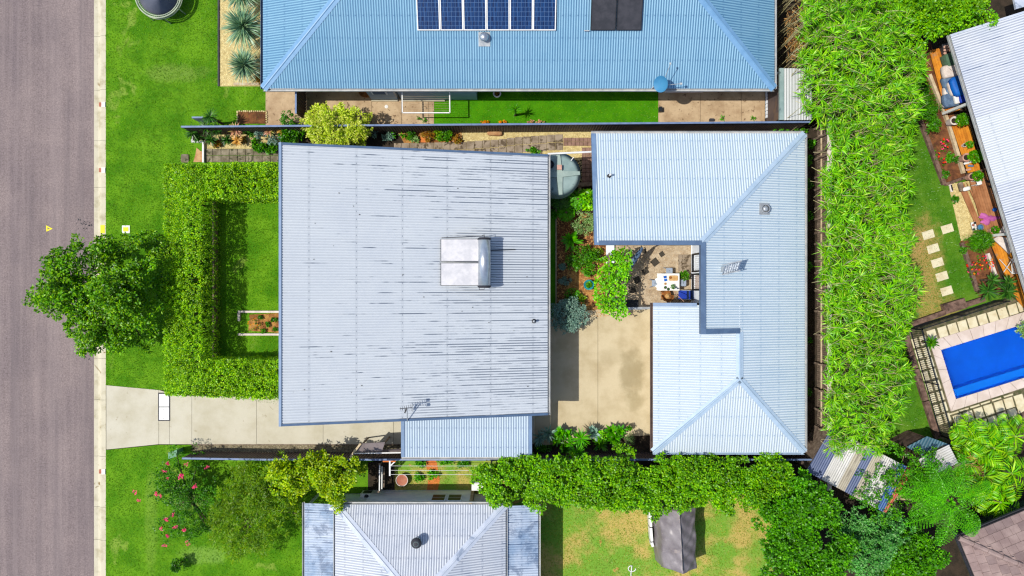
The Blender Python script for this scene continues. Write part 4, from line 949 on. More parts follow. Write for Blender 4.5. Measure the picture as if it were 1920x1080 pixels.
# walls
wl_ = lambda x0, y0, x1, y1, z, mt='wall': MB().box(min(x0, x1), min(y0, y1), 0, max(x0, x1), max(y0, y1), z).build('wall', m_[mt], rb)
wl_(XN + .35, YN - .45, XE - .45, YN - .33, 2.5); wl_(XE - .57, YS + .45, XE - .45, YN - .46, 2.5); wl_(XW + .45, YS + .33, XE - .58, YS + .45, 2.5)
wl_(XW + .3, YS + .46, XW + .42, YV - .25, 2.4); wl_(XN + .35, YH + .3, XN + .47, YN - .46, 2.45); wl_(XN + .48, YH + .3, XH + .3, YH + .42, 3.5)
wl_(XW + .43, YV - .37, XH + .3, YV - .25, 2.5)
# courtyard-facing wall with two glass doors and white curtains
wx = W(1297, 0).x
for y0, y1 in ((460, 476), (511, 513), (545, 567)): 
    a, b = W(0, y1).y, W(0, y0).y; MB().box(wx, a, 0, wx + .1, b, 3.4).build('wall', m_['wallgrey'], rb)
MB().box(wx, W(0, 545).y, 2.3, wx + .1, W(0, 476).y, 3.4).build('wall', m_['wallgrey'], rb)
for k, (y0, y1) in enumerate(((476.5, 510.5), (513.5, 544.5))):
    a, b = W(0, y1).y, W(0, y0).y
    fr = MB()
    fr.box(wx - .02, a, .05, wx + .06, a + .07, 2.28); fr.box(wx - .02, b - .07, .05, wx + .06, b, 2.28); fr.box(wx - .02, a + .07, 2.2, wx + .06, b - .07, 2.28); fr.box(wx - .02, a + .07, .05, wx + .06, b - .07, .12)
    d = fr.build('glass_door', m_['black'], rb)
    cu = MB(); n = 36
    for i in range(n + 1):
        y = a + .08 + (b - a - .16) * i / n; x = wx + .12 + .035 * math.sin(i * 1.3) + .01 * math.sin(i * 3.1)
        cu.v += [(x, y, .12), (x, y, 2.2)]
    for i in range(n): cu.f.append((2 * i, 2 * i + 2, 2 * i + 3, 2 * i + 1))
    cu.build('curtain', m_['clothwhite'] if k else m_['wallgrey'], d, smooth=True)
# ---- north house
NW_, NE_, NY = W(493, 0, 2.5).x, W(1452, 0, 2.5).x, W(0, 166, 2.5).y
PS = .36; NH = 12.6; NT = NY + NH; rid = NH / 2
zf_s = lambda x, y: 2.5 + (y - NY) * PS; zf_w = lambda x, y: 2.5 + (x - NW_) * PS; zf_e = lambda x, y: 2.5 + (NE_ - x) * PS; zf_n = lambda x, y: 2.5 + (NT - y) * PS
nh = empty('north_house', ((NW_ + NE_) / 2, NY + 6, 0), 'neighbouring house at the top with a blue hipped corrugated roof', 'house')
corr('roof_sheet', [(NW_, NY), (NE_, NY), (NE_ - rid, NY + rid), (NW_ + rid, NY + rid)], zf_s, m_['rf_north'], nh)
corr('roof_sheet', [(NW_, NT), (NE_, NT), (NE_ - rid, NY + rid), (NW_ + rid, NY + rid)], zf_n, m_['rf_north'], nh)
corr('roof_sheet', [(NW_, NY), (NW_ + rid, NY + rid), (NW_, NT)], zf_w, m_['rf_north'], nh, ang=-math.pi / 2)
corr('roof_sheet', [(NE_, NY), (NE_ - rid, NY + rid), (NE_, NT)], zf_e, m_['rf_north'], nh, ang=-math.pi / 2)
zr = 2.5 + rid * PS
m_['capnorth'] = M('blue_capping', C(128, 174, 214), C(116, 164, 206), 3, rough=.45, spec=.4)
cap('hip_cap', (NW_, NY, 2.5), (NW_ + rid, NY + rid, zr), zf_w, zf_s, m_['capnorth'], nh, w=.2)
cap('hip_cap', (NE_, NY, 2.5), (NE_ - rid, NY + rid, zr), zf_s, zf_e, m_['capnorth'], nh, w=.2)
cap('ridge_cap', (NW_ + rid, NY + rid, zr), (NE_ - rid, NY + rid, zr), zf_n, zf_s, m_['capnorth'], nh, w=.2)
cap('hip_cap', (NW_ + rid, NY + rid, zr), (NW_, NT, 2.5), zf_w, zf_n, m_['capnorth'], nh, w=.2) if False else None
gutter((NW_, NY, 2.5), (NE_, NY, 2.5), (0, -1, 0), m_['gutter'], nh); gutter((NE_, NY, 2.5), (NE_, NT, 2.5), (1, 0, 0), m_['gutter'], nh); gutter((NW_, NY, 2.5), (NW_, NT, 2.5), (-1, 0, 0), m_['trimdark'], nh)
yb = W(0, 187).y     # projecting bay whose foot shows past the eave
xa, xb = W(697, 0).x, W(746, 0).x; xc, xd = W(753, 0).x, W(895, 0).x
nw = lambda x0, y0, x1, y1, z=2.42, mt='wall': MB().box(x0, y0, 0, x1, y1, z).build('wall', m_[mt], nh)
nw(NW_ + .6, NY + .7, xa, NY + .82); nw(xd, NY + .7, NE_ - .6, NY + .82); nw(NE_ - .72, NY + .83, NE_ - .6, NT - .6); nw(NW_ + .6, NY + .83, NW_ + .72, NT - .6); nw(NW_ + .6, NT - .72, NE_ - .6, NT - .6)
nw(xa, yb, xb, NY + .8, 2.36, 'wallblue'); nw(xc, yb, xd, NY + .8, 2.36, 'wallblue'); nw(xb, yb + .25, xc, NY + .8, 2.36, 'wallblue')
d = MB().box(xa + .25, yb - .05, 1.15, xb - .3, yb - .004, 2.0).build('window', m_['wallgrey'], nh); MB().box(xa + .33, yb - .062, 1.22, xb - .38, yb - .052, 1.93).build('pane', m_['bluegrey'], d)
MB().bar((xb + .08, yb - .06, .9), (xb + .08, yb - .06, 2.3), .08, .08).build('downpipe', m_['gutter'], nh)
MB().box(xa, yb - .1, 0, xb, yb - .003, .12).build('plinth', m_['concrete_kerb'], nh); MB().box(xc, yb - .1, 0, xd - 1.6, yb - .003, .1).build('plinth', m_['concrete_kerb'], nh)
# ---- south house
SYN = W(0, 946, 2.5).y; SXW, SXE = W(628.5, 0, 2.5).x, W(948, 0, 2.5).x; SPS = .35; half = (SXE - SXW) / 2; SYS = SYN - 22
sn = lambda x, y: 2.5 + (SYN - y) * SPS; sw = lambda x, y: 2.5 + (x - SXW) * SPS; se = lambda x, y: 2.5 + (SXE - x) * SPS
xm = (SXW + SXE) / 2; ym = SYN - half
sh = empty('south_house', (xm, SYN - 6, 0), 'neighbouring house at the bottom with a weathered white hipped roof and verandas', 'house')
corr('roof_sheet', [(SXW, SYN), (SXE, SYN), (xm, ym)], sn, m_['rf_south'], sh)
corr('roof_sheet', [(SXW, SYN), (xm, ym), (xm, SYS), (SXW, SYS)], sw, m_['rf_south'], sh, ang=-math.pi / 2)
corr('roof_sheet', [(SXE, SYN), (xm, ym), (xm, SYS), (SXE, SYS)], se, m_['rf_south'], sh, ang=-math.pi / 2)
m_['capsouth'] = M('white_capping', C(214, 222, 236), C(196, 206, 224), 2, rough=.5, spots=(2, .6), scol=C(150, 164, 186))
cap('hip_cap', (SXW, SYN, 2.5), (xm, ym, 2.5 + half * SPS), sn, sw, m_['capsouth'], sh, w=.19)
cap('hip_cap', (xm, ym, 2.5 + half * SPS), (SXE, SYN, 2.5), sn, se, m_['capsouth'], sh, w=.19)
cap('ridge_cap', (xm, ym, 2.5 + half * SPS), (xm, SYS, 2.5 + half * SPS), se, sw, m_['capsouth'], sh, w=.19)
gutter((SXW, SYN, 2.5), (SXE, SYN, 2.5), (0, 1, 0), m_['gutter'], sh)
VW, VE = W(571, 0, 2.2).x, W(1009, 0, 2.2).x
zvw = lambda x, y: 2.2 + (x - VW) * .12; zve = lambda x, y: 2.2 + (VE - x) * .12
corr('veranda_sheet', [(VW, SYN - .02), (SXW - .02, SYN - .02), (SXW - .02, SYS), (VW, SYS)], zvw, m_['rf_southv'], sh, ang=-math.pi / 2)
corr('veranda_sheet', [(VE, SYN - .1), (SXE + .02, SYN - .1), (SXE + .02, SYS), (VE, SYS)], zve, m_['rf_southv'], sh, ang=-math.pi / 2)
gutter((SXW, SYN, 2.5), (SXW, SYS, 2.5), (-1, 0, 0), m_['gutter'], sh, w=.09); gutter((SXE, SYN, 2.5), (SXE, SYS, 2.5), (1, 0, 0), m_['gutter'], sh, w=.09)
gutter((VW, SYN, 2.2), (VW, SYS, 2.2), (-1, 0, 0), m_['gutter'], sh); gutter((VE, SYN - .1, 2.2), (VE, SYS, 2.2), (1, 0, 0), m_['gutter'], sh)
wy = W(0, 918.5).y
nb_ = lambda x0, y0, x1, y1, z=2.4, mt='wallgrey', nm='wall': MB().box(x0, y0, 0, x1, y1, z).build(nm, m_[mt], sh)
nb_(W(700, 0).x, wy - .12, W(884, 0).x, wy); nb_(W(890, 0).x, wy - .3, SXE - .05, wy - .18, 2.4, 'wallgrey'); nb_(SXW + .2, SYS, SXW + .3, SYN - .5); nb_(SXE - .3, SYS, SXE - .2, SYN - .5); nb_(W(640, 0).x, wy - .3, W(699.5, 0).x, wy - .18)
nb_(W(884.4, 0).x, wy - .2, W(889.6, 0).x, wy + .03, 2.42, 'timberpale', 'corner_post')
def win(x0, x1, z0, z1, yy):
    d = MB().box(W(x0, 0).x, yy, z0, W(x1, 0).x, yy + .05, z1).build('window', m_['wallgrey'], sh)
    a, b = W(x0, 0).x, W(x1, 0).x
    MB().box(a + .05, yy + .052, z0 + .06, b - .05, yy + .06, (z0 + z1) / 2 - .03).build('pane', m_['black'], d); MB().box(a + .05, yy + .052, (z0 + z1) / 2 + .03, b - .05, yy + .06, z1 - .06).build('pane', m_['black'], d)
win(815, 841, 1.0, 2.05, wy); win(844, 870, 1.0, 2.05, wy)
for x in (VW + .1, VE - .1):
    for y in (SYN - .2, SYN - 2.6, SYN - 5.2): MB().box(x - .05, y - .05, 0, x + .05, y + .05, 2.1).build('post', m_['white'], sh)
# ---- east house, turned
ea = W(1781, 65, 2.75); eb = W(1930, 556, 2.75); ed = (eb - ea); ed.z = 0; ed.normalize(); en = Vector((-ed.y, ed.x, 0))  # uphill, to the right
eang = math.atan2(ed.y, ed.x)
def EP(a, b): return (ea.x + ed.x * a + en.x * b, ea.y + ed.y * a + en.y * b)
ze = lambda x, y: 2.75 + ((x - ea.x) * en.x + (y - ea.y) * en.y) * .09
eh = empty('east_house', (*EP(8, 4), 0), 'neighbouring house at the right with a white corrugated roof set at an angle', 'house')
mats_e = []
for i in range(30): mats_e.append(m_['rf_eastclear'] if i in (5, 6, 7, 8, 15, 16) else m_['rf_east'])
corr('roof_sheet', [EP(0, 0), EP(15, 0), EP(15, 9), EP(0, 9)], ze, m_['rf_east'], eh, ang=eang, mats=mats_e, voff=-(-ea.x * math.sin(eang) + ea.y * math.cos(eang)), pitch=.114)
gutter((*EP(0, 0), 2.75), (*EP(15, 0), 2.75), (-en.x, -en.y, 0), m_['gutter'], eh, w=.1)
barge((*EP(0, 0), 2.75), (*EP(0, 9), ze(*EP(0, 9))), (ed.x, ed.y, 0), m_['capsouth'], eh, w=.1)
MB().prism([EP(1.0, 3.4), EP(14.8, 3.4), EP(14.8, 3.55), EP(1.0, 3.55)], 0, 2.7).build('wall', m_['wall'], eh)
for x, y in ((1769, 213), (1850, 443)):
    q = W(x, y, .35); MB().box(q.x - .06, q.y - .06, .35, q.x + .06, q.y + .06, 2.72).build('veranda_post', m_['white'], eh)
MB().prism([EP(.3, 3.56), EP(15, 3.56), EP(15, 8.7), EP(.3, 8.7)], 0, 2.6).build('wall_block', m_['wall'], eh)
# small roof at the top right corner
o = MB().prism([tuple(W(1897, -20, 2.6)[:2]), tuple(W(1905, 17, 2.6)[:2]), tuple(W(1960, 2, 2.6)[:2]), tuple(W(1960, -40, 2.6)[:2])], 2.5, 2.62).build('lean_to_roof', m_['capsouth']); props(o, 'corner of a white flat roof at the top right edge', 'roof')
m_['greenwall'] = M('dark_green_wall', C(70, 92, 70), C(56, 76, 58), 2, rough=.8)
# ---- tiled house bottom right
tz = lambda x, y: 2.6
t0, t1 = W(1797, 1008, 2.6), W(1925, 955, 2.6); td1 = (t1 - t0); td1.z = 0; td1.normalize(); tn = Vector((td1.y, -td1.x, 0))  # tn points down-image
th = empty('tiled_house', (t0.x + 3, t0.y - 3, 0), 'corner of a neighbouring house with a pink grey tiled hip roof', 'house')
TS = .42
z_a = lambda x, y: 2.6 + ((x - t0.x) * tn.x + (y - t0.y) * tn.y) * TS          # north-east face, rises away from its eave
z_b = lambda x, y: 2.6 + ((x - t0.x) * td1.x + (y - t0.y) * td1.y) * TS        # west face, rises along td1
def TP(a, b): return (t0.x + td1.x * a + tn.x * b, t0.y + td1.y * a + tn.y * b)
def tile(a0, b0, wa, wb, zf, face, rgt):
    # one tile: butt edge 25 mm proud at the downhill side
    mb = MB(); jit = rgt.uniform(-.004, .004)
    P = [TP(a0, b0), TP(a0 + wa, b0), TP(a0 + wa, b0 + wb), TP(a0, b0 + wb)]
    lowidx = (0, 1) if face == 'a' else (0, 3)
    vs = []
    for i, (x, y) in enumerate(P): vs.append((x, y, zf(x, y) + (.04 if i in lowidx else .012) + jit))
    for i, (x, y) in enumerate(P): vs.append((x, y, zf(x, y) - .01))
    mb.add(vs, [(0, 1, 2, 3), (0, 4, 5, 1), (1, 5, 6, 2), (2, 6, 7, 3), (3, 7, 4, 0)])
    # fix winding irrelevant; both sides render
    mb.build('roof_tile', m_['tile'] if rgt.random() < .7 else m_['tiledark'], th)
rgt = random.Random(6)
row = .335; tw = .42
for j in range(13):
    b0 = j * row
    a = b0 + (.1 if j % 2 else .31)
    tile(b0 + .03, b0, a - b0 + .08, row + .01, z_a, 'a', rgt)
    a += .12
    while a < 4.9:
        tile(a, b0, tw - .012, row + .01, z_a, 'a', rgt); a += tw
for j in range(10):
    a0 = j * row
    b = a0 + (.1 if j % 2 else .31)
    tile(a0, a0 + .03, row + .01, b - a0 + .08, z_b, 'b', rgt); b += .12
    while b < 4.2:
        tile(a0, b, row + .01, tw - .012, z_b, 'b', rgt); b += tw
for k in range(12):
    p0 = TP(k * .42, k * .42); p1 = TP(k * .42 + .44, k * .42 + .44)
    MB().tube([(p0[0], p0[1], z_a(*p0) + .05), (p1[0], p1[1], z_a(*p1) + .03)], [.13, .11], 8).build('hip_tile', m_['tile'], th)
MB().prism([TP(.9, .9), TP(8, .9), TP(8, 8), TP(.9, 8)], 0, 2.5).build('wall', m_['greenwall'], th)
gutter((*TP(0, 0), 2.6), (*TP(8, 0), 2.6), (-tn.x, -tn.y, 0), m_['dark'], th); gutter((*TP(0, 0), 2.6), (*TP(0, 8), 2.6), (-td1.x, -td1.y, 0), m_['dark'], th)
# ---- sheds
def shed(label, px, z, mats, ang, pitch=.0762, per=10, slope=0.02, wall='timber', name='shed'):
    P = [W(x, y, z) for x, y in px]; P = [(p.x, p.y) for p in P]
    c = (sum(p[0] for p in P) / len(P), sum(p[1] for p in P) / len(P))
    r = empty(name, (*c, 0), label, 'shed')
    zf = lambda x, y: z + ((x - c[0]) * math.cos(ang) + (y - c[1]) * math.sin(ang)) * slope
    corr('roof_sheet', P, zf, mats[0], r, ang=ang, mats=mats, pitch=pitch, per=per)
    Q = [(c[0] + (x - c[0]) * .9, c[1] + (y - c[1]) * .9) for x, y in P]
    n = len(Q)
    for i in range(n):
        a, b = Vector((*Q[i], 0)), Vector((*Q[(i + 1) % n], 0)); d = (b - a).normalized(); nn = Vector((-d.y, d.x, 0)) * .05
        cc = Vector((*c, 0)) - a
        if nn.dot(cc) < 0: nn = -nn
        MB().prism([(a.x, a.y), (b.x - d.x * .06, b.y - d.y * .06), (b.x + nn.x - d.x * .06, b.y + nn.y - d.y * .06), (a.x + nn.x, a.y + nn.y)], 0, z - .08).build('wall', m_[wall], r)
    return r
r = shed('small shed with a pale ribbed roof between the blue roof and the bamboo', [(1462, 128), (1522, 128), (1522, 225), (1462, 225)], 2.1, [m_['rf_shed']], 0, pitch=.13, per=20, wall='fencedark')
p0 = W(1462, 128, 2.1); barge((p0.x - .02, W(0, 225, 2.1).y, 2.1), (p0.x - .02, p0.y, 2.1), (1, 0, 0), m_['tank'], r, w=.2, h=.1)
dA = W(1703, 876, 2.2) - W(1612, 828, 2.2); angA = math.atan2(dA.y, dA.x)
shed('garden shed roofed with mismatched white, beige, blue and rusty red sheets', [(1560, 803), (1712, 881), (1660, 962), (1512, 884)], 2.2, [m_['rf_patchgrey'], m_['rf_patchgrey'], m_['rf_patchwhite'], m_['rf_patchwhite'], m_['rf_patchbeige'], m_['rf_patchgrey'], m_['rf_patchbeige'], m_['rf_patchwhite'], m_['rf_patchwhite'], m_['rf_patchblue'], m_['rf_patchred'], m_['rf_patchred']], angA, pitch=.1, per=4)
shed('small shed roofed with dark teal ribbed steel above the fern', [(1700, 838), (1738, 818), (1782, 834), (1742, 862)], 1.8, [m_['rf_teal']], angA, pitch=.13, per=12, wall='sleeper')
shed('small white corrugated lean-to roof half hidden by leaves', [(1722, 861), (1779, 834), (1797, 868), (1740, 896)], 2.15, [m_['rf_patchwhite']], angA + math.pi / 2 + .95, pitch=.11, per=12)
o = MB().bar(W(1768, 886, 1.9), W(1810, 865, 1.9), .12, .06).build('timber_board', m_['timber']); props(o, 'weathered board leaning beside the small white lean-to', 'board')
# ================================================================== FENCES
def ribfence(label, p0, p1, h, side, name='steel_fence', span=2.35, rib=.13, mat='fencedark', railm='railblue', kinkoff=0):
    """ribbed sheet-steel fence between two ground points; ribs face `side`"""
    a, b = Vector(p0), Vector(p1); L = (b - a).length; d = (b - a).normalized(); n = Vector((-d.y, d.x, 0)) * side
    r = empty(name, (a + b) / 2, label, 'fence')
    k = max(1, round(L / span)); s = L / k
    for i in range(k):
        A = a + d * (s * i + .03); m = int((s - .06) / rib); w = (s - .06) / m
        mb = MB(); row = []
        for j in range(m):
            for f, o in ((0, 0), (.35, 0), (.5, .035), (.85, .035)): row.append(A + d * (w * (j + f)) + n * o)
        row.append(A + d * (s - .06))
        for q in row: mb.v += [(q.x, q.y, .03), (q.x, q.y, h - .02)]
        for j in range(len(row) - 1): mb.f.append((2 * j, 2 * j + 2, 2 * j + 3, 2 * j + 1))
        mb.build('fence_panel', m_[mat], r)
        q = a + d * (s * i); MB().bar((q.x, q.y, 0), (q.x, q.y, h + .01), .06, .06, d).build('post', m_[mat], r)
        z_ = Vector((0, 0, h)); MB().bar(a + d * (s * i) + z_ + n * .018, a + d * (s * (i + 1) - .006) + z_ + n * .018, .085, .05).build('top_rail', m_[railm], r)
    return r
fy = lambda x, y: W(x, y, 1.8).y
fN0 = Vector((W(340, 237, 1.8).x, fy(340, 237), 0)); fN1 = Vector((W(1519, 228, 1.8).x, fy(1519, 228), 0))
ribfence('dark ribbed steel fence with a blue rail running above the garden path', fN0, fN1, 1.8, -1)
fz = lambda x, y: Vector((W(x, y, 1.6).x, W(x, y, 1.6).y, 0))
fS0 = fz(342, 860); fS1 = fz(500, 862.5); fS2 = fz(1545, 862.5)
ribfence('short dark steel fence with a blue rail beside the grey gravel strip', fS0, fS1, 1.6, 1)
ribfence('long dark ribbed steel fence behind the carport and rear house', fS1 + Vector((.05, 0, 0)), fS2, 1.6, 1)
o = MB().bar(W(367, 224, .5), W(388, 224, .5), .08, .9).build('letterbox_wall', m_['railblue']); props(o, 'short blue grey panel standing in the lawn beside the dark cordyline', 'panel')
# side gate by north house
p0, p1 = W(570, 168), W(570, 229)
ribfence('dark steel side gate panel running down from the blue roofed house', Vector((p0.x + .1, p0.y, 0)), Vector((p1.x + .1, p1.y, 0)), 1.8, 1, name='side_gate', span=2)
g0 = W(1437, 150); 
r = empty('slatted_ramp', W(1448, 190), 'grey slatted platform between the concrete and the small pale shed', 'platform')
for i in range(13):
    y = W(0, 222 - i * 6.6).y; MB().box(W(1435, 0).x, y, 0, W(1466, 0).x, y + .15, .2 + .006 * (i % 3)).build('slat', m_['wallgrey'], r)
o = MB().bar(W(1448, 160, .5), W(1448, 196, .5), .04, .04).build('handrail', m_['galv']); props(o, 'thin pale handrail over the grey slatted platform', 'handrail')
# timber paling fence along the bamboo
fx = W(1523, 0).x
tf = empty('paling_fence', (fx + .2, 0, 0), 'weathered timber paling fence with a pale cap between rear house and bamboo', 'fence')
mb = MB(); y = W(0, 905).y; rg = random.Random(2)
while y < W(0, 205).y:
    x = fx + .23 + rg.uniform(-.01, .01); mb.box(x, y, 0, x + .02, y + .09, 1.42 + rg.uniform(-.02, .02)); y += .1
mb.build('palings', m_['timber'], tf, kind='stuff')
ys = W(0, 905).y
i = 0
ypx = [243, 262, 290, 300, 334, 357, 392, 412, 438, 458, 490, 512, 545, 583, 626, 680, 728, 765, 798, 840, 880]
for y_ in ypx:
    yy = W(0, y_).y; MB().bar((fx + .1, yy, 0), (fx + .1, yy, 1.52), .1, .1).build('post', m_['timber'], tf)
    MB().bar((fx - .05, yy, .9), (fx + .36, yy + .03, 1.5), .07, .06).build('brace', m_['timber'], tf)
for y0, y1 in zip(range(205, 905, 70), range(275, 975, 70)):
    a, b = W(0, y1).y, W(0, y0).y - .01
    MB().box(fx + .165, a, .55, fx + .22, b, .64).build('rail', m_['timberpale'], tf); MB().box(fx + .13, a, 1.43, fx + .34, b, 1.47).build('cap_board', m_['clothwhite'], tf)
# hedge back fence
hx = W(409, 0).x
hf = empty('hedge_fence', (hx, 0, 0), 'thin dark timber fence along the inner side of the front hedge', 'fence')
mb = MB(); y = W(0, 668).y
while y < W(0, 382).y: mb.box(hx - .03, y, 0, hx - .01, y + .09, .62); y += .095
mb.build('palings', m_['timber'], hf, kind='stuff'); MB().box(hx - .03, W(0, 668).y, .625, hx + .04, W(0, 382).y, .66).build('top_rail', m_['timber'], hf)

# ================================================================== ON THE ROOFS
# solar water heater on the main roof
def mz(px, py, lift):
    """main roof point under a pixel, raised by lift"""
    z = 3.5
    for _ in range(12): p = W(px, py, z); z = zm(p.x, p.y) + lift
    return W(px, py, z)
r = empty('solar_water_heater', mz(870, 492, 0), 'solar water heater with two white collectors and a horizontal steel tank', 'water heater')
for y0, y1 in ((448, 490), (493, 535.5)):
    A, B = mz(826, y1, .1), mz(826, y0, .1); Cc, D = mz(903, y0, .55), mz(903, y1, .55)
    n_ = (B - A).cross(D - A).normalized(); n_ = n_ if n_.z > 0 else -n_
    def slabq(q, t, nm, mt, par, sub=False, ins=0.0):
        c = sum(q, Vector()) / 4; q = [p + (c - p).normalized() * ins for p in q]
        if not sub:
            return MB().add([p - n_ * t for p in q] + q, [(3, 2, 1, 0), (4, 5, 6, 7), (0, 1, 5, 4), (1, 2, 6, 5), (2, 3, 7, 6), (3, 0, 4, 7)]).build(nm, mt, par)
        mb = MB(); nx, ny = 28, 18
        for i in range(nx + 1):
            for j in range(ny + 1):
                f, g = i / nx, j / ny; p = (q[0] * (1 - f) + q[3] * f) * (1 - g) + (q[1] * (1 - f) + q[2] * f) * g
                mb.v.append(tuple(p + n_ * (.012 + .0022 * math.sin(f * 34) * math.sin(g * 22))))
        for i in range(nx):
            for j in range(ny): k = i * (ny + 1) + j; mb.f.append((k, k + ny + 1, k + ny + 2, k + 1))
        return mb.build(nm, mt, par, smooth=True)
    cl = slabq([A, B, Cc, D], .09, 'collector', m_['dark'], r); slabq([A, B, Cc, D], 0, 'glass', m_['glasswhite'], cl, True, .035)
ta, tb_ = mz(908, 536, .72), mz(908, 449, .72)
ax = (tb_ - ta).normalized()
MB().tube([ta, tb_], [.275, .275], 32).build('tank', m_['steel'], r, smooth=True)
for p, s in ((ta, -1), (tb_, 1)): MB().tube([p - ax * s * .02, p + ax * s * .05, p + ax * s * .09], [.295, .29, .22], 24).build('end_cap', m_['dark'], r, smooth=True)
for y in (462, 520):
    a = mz(908, y, .05); b = mz(930, y, .02); t = mz(908, y, .5); MB().bar(a, t, .04, .04).build('stand_leg', m_['galv'], r); MB().bar(mz(830, y, .05), b, .04, .05).build('mount_rail', m_['galv'], r)
mb = MB(); mb.tube([tb_ + ax * .08, tb_ + ax * .2 + Vector((0, 0, .05)), tb_ + ax * .16 + Vector((-.15, 0, -.2)), mz(828, 446, .16)], .015, 5); mb.build('pipe', m_['dark'], r)
MB().tube([mz(918, 470, .3), mz(966, 468, .06)], .02, 6).build('pipe', m_['black'], r); MB().tube([ta - ax * .05, ta - ax * .16, ta - ax * .16 - Vector((.22, 0, 0)), ta - Vector((.22, 0, .1))], .014, 5).build('pipe', m_['dark'], r)
rr_ = np.random.default_rng(12); mb = MB()
for _ in range(26):
    q = mz(rr_.uniform(540, 1015), rr_.uniform(300, 760), .015); s_ = rr_.uniform(.015, .04); mb.prism([(q.x - s_, q.y), (q.x, q.y - s_ * .6), (q.x + s_, q.y), (q.x, q.y + s_ * .6)], q.z - .02, q.z + .01)
o = mb.build('roof_litter', m_['black'], kind='stuff'); props(o, 'small dark specks of leaf litter scattered on the main roof', 'leaf litter')
# flue, antenna
p = mz(1001, 602, 0)
r = empty('roof_vent_pipe', p, 'small vent pipe with dark flashing near the right edge of the main roof', 'vent pipe')
MB().lathe(p, [(.1, -.02), (.1, .03), (.05, .05)], 14).build('flashing', m_['black'], r); MB().lathe(p, [(.04, .03), (.04, .25), (.055, .25), (.055, .3)], 12).build('pipe', m_['galv'], r, smooth=True)
p = mz(764, 790, 0)
r = empty('tv_antenna', p, 'television antenna on a mast at the lower edge of the main roof', 'antenna')
t = mz(763, 765, .75)
MB().tube([p, t], .022, 6).build('mast', m_['galv'], r)
a_ = Vector((1, .1, 0)); b_ = Vector((-.1, 1, 0))
MB().bar(t - a_ * .3, t + a_ * .22, .025, .025).build('boom', m_['dark'], r)
for k in range(6): q = t + a_ * (-.28 + k * .09); MB().bar(q - b_ * (.07 + .012 * k), q + b_ * (.07 + .012 * k), .014, .014).build('element', m_['dark'], r)
for s in (-1, 1):
    MB().bar(t + a_ * .22 + b_ * .1 * s, t + a_ * .22 + b_ * .1 * s + Vector((.05, 0, .14)), .14, .02).build('reflector', m_['galv'], r)
MB().bar(t + Vector((-.12, -.25, -.2)), t + Vector((-.04, -.02, -.2)), .06, .05).build('amplifier_box', m_['black'], r)
# north roof items
def nz_(px, py, lift=0):
    z = 3.3
    for _ in range(12): p = W(px, py, z); z = zf_s(p.x, p.y) + lift
    return W(px, py, z)
sd = Vector((0, 1, PS)).normalized()
def panel(px, label, w, l, frame, glass, wh, nm, cat, grp, rail=True):
    a = nz_(px, 57, .12)
    r = empty(nm, a, label, cat, grp)
    X = Vector((1, 0, 0)); N = X.cross(sd)
    def q(x0, x1, y0, y1, n0, n1):
        vs = [a + X * x + sd * y + N * n for n in (n0, n1) for x, y in ((x0, y0), (x1, y0), (x1, y1), (x0, y1))]
        return vs, [(3, 2, 1, 0), (4, 5, 6, 7), (0, 1, 5, 4), (1, 2, 6, 5), (2, 3, 7, 6), (3, 0, 4, 7)]
    f = MB()
    t = .045 if wh else .035
    for e in ((0, w, 0, t), (0, w, l - t, l), (0, t, t, l - t), (w - t, w, t, l - t)): f.add(*q(*e, -.035, .005))
    f.build('frame', frame, r)
    g = MB(); g.add(*q(t, w - t, t, l - t, -.03, -.004)); g.uv = [((v[0] - a.x) / w, ((Vector(v) - a).dot(sd)) / l) for v in g.v]
    g.build('glass', glass, r)
    if rail:
        rr = MB()
        for y in (.35, l - .35): rr.add(*q(-.02, w + .02, y, y + .04, -.1, -.037))
        rr.build('mount_rails', m_['galv'], r)
    return r
kk = (H - nz_(900, 57).z) / F
for i, x in enumerate((782.5, 826, 869.3, 912.6, 956, 999.3)):
    panel(x, ['leftmost of the six blue solar panels on the blue roof', 'second blue solar panel from the left end of the row', 'third blue solar panel from the left end of the row', 'fourth solar panel, above the small roof vent', 'fifth blue solar panel, second from the right end', 'rightmost of the six blue solar panels on the blue roof'][i], 42.6 * kk, 1.95, m_['white'], m_['cells'], True, 'solar_module', 'solar panel', 'blue solar panels on the top roof')
for i, x in enumerate((1107, 1155.5)):
    panel(x, ['left one of two dark grey pool heating collectors on the blue roof', 'right one of two dark grey collectors on the blue roof'][i], 47.0 * kk, 2.0, m_['black'], m_['dark'], False, 'solar_collector', 'solar collector', 'dark collectors on the top roof', False)
MB_ = nz_(1100, 57.5, .1); o = MB().tube([MB_ - Vector((.12, 0, 0)), MB_ + Vector((.12, 0, 0))], .025, 6).build('collector_pipe', m_['gutter']); props(o, 'short pipe stub at the lower left of the dark collectors', 'pipe')
p = nz_(908, 72)
r = empty('roof_ventilator', p, 'round metal roof ventilator on a square flashing below the solar panels', 'ventilator')
MB().prism([(p.x - .26, p.y - .33), (p.x + .26, p.y - .33), (p.x + .26, p.y + .25), (p.x - .26, p.y + .25)], lambda x, y: zf_s(x, y) + .0, lambda x, y: zf_s(x, y) + .03).build('flashing', m_['galv'], r)
MB().lathe(p, [(.12, .0), (.12, .16), (.2, .18), (.21, .24), (.16, .32), (.06, .36), (.01, .365)], 24).build('dome', m_['steel'], r, smooth=True)
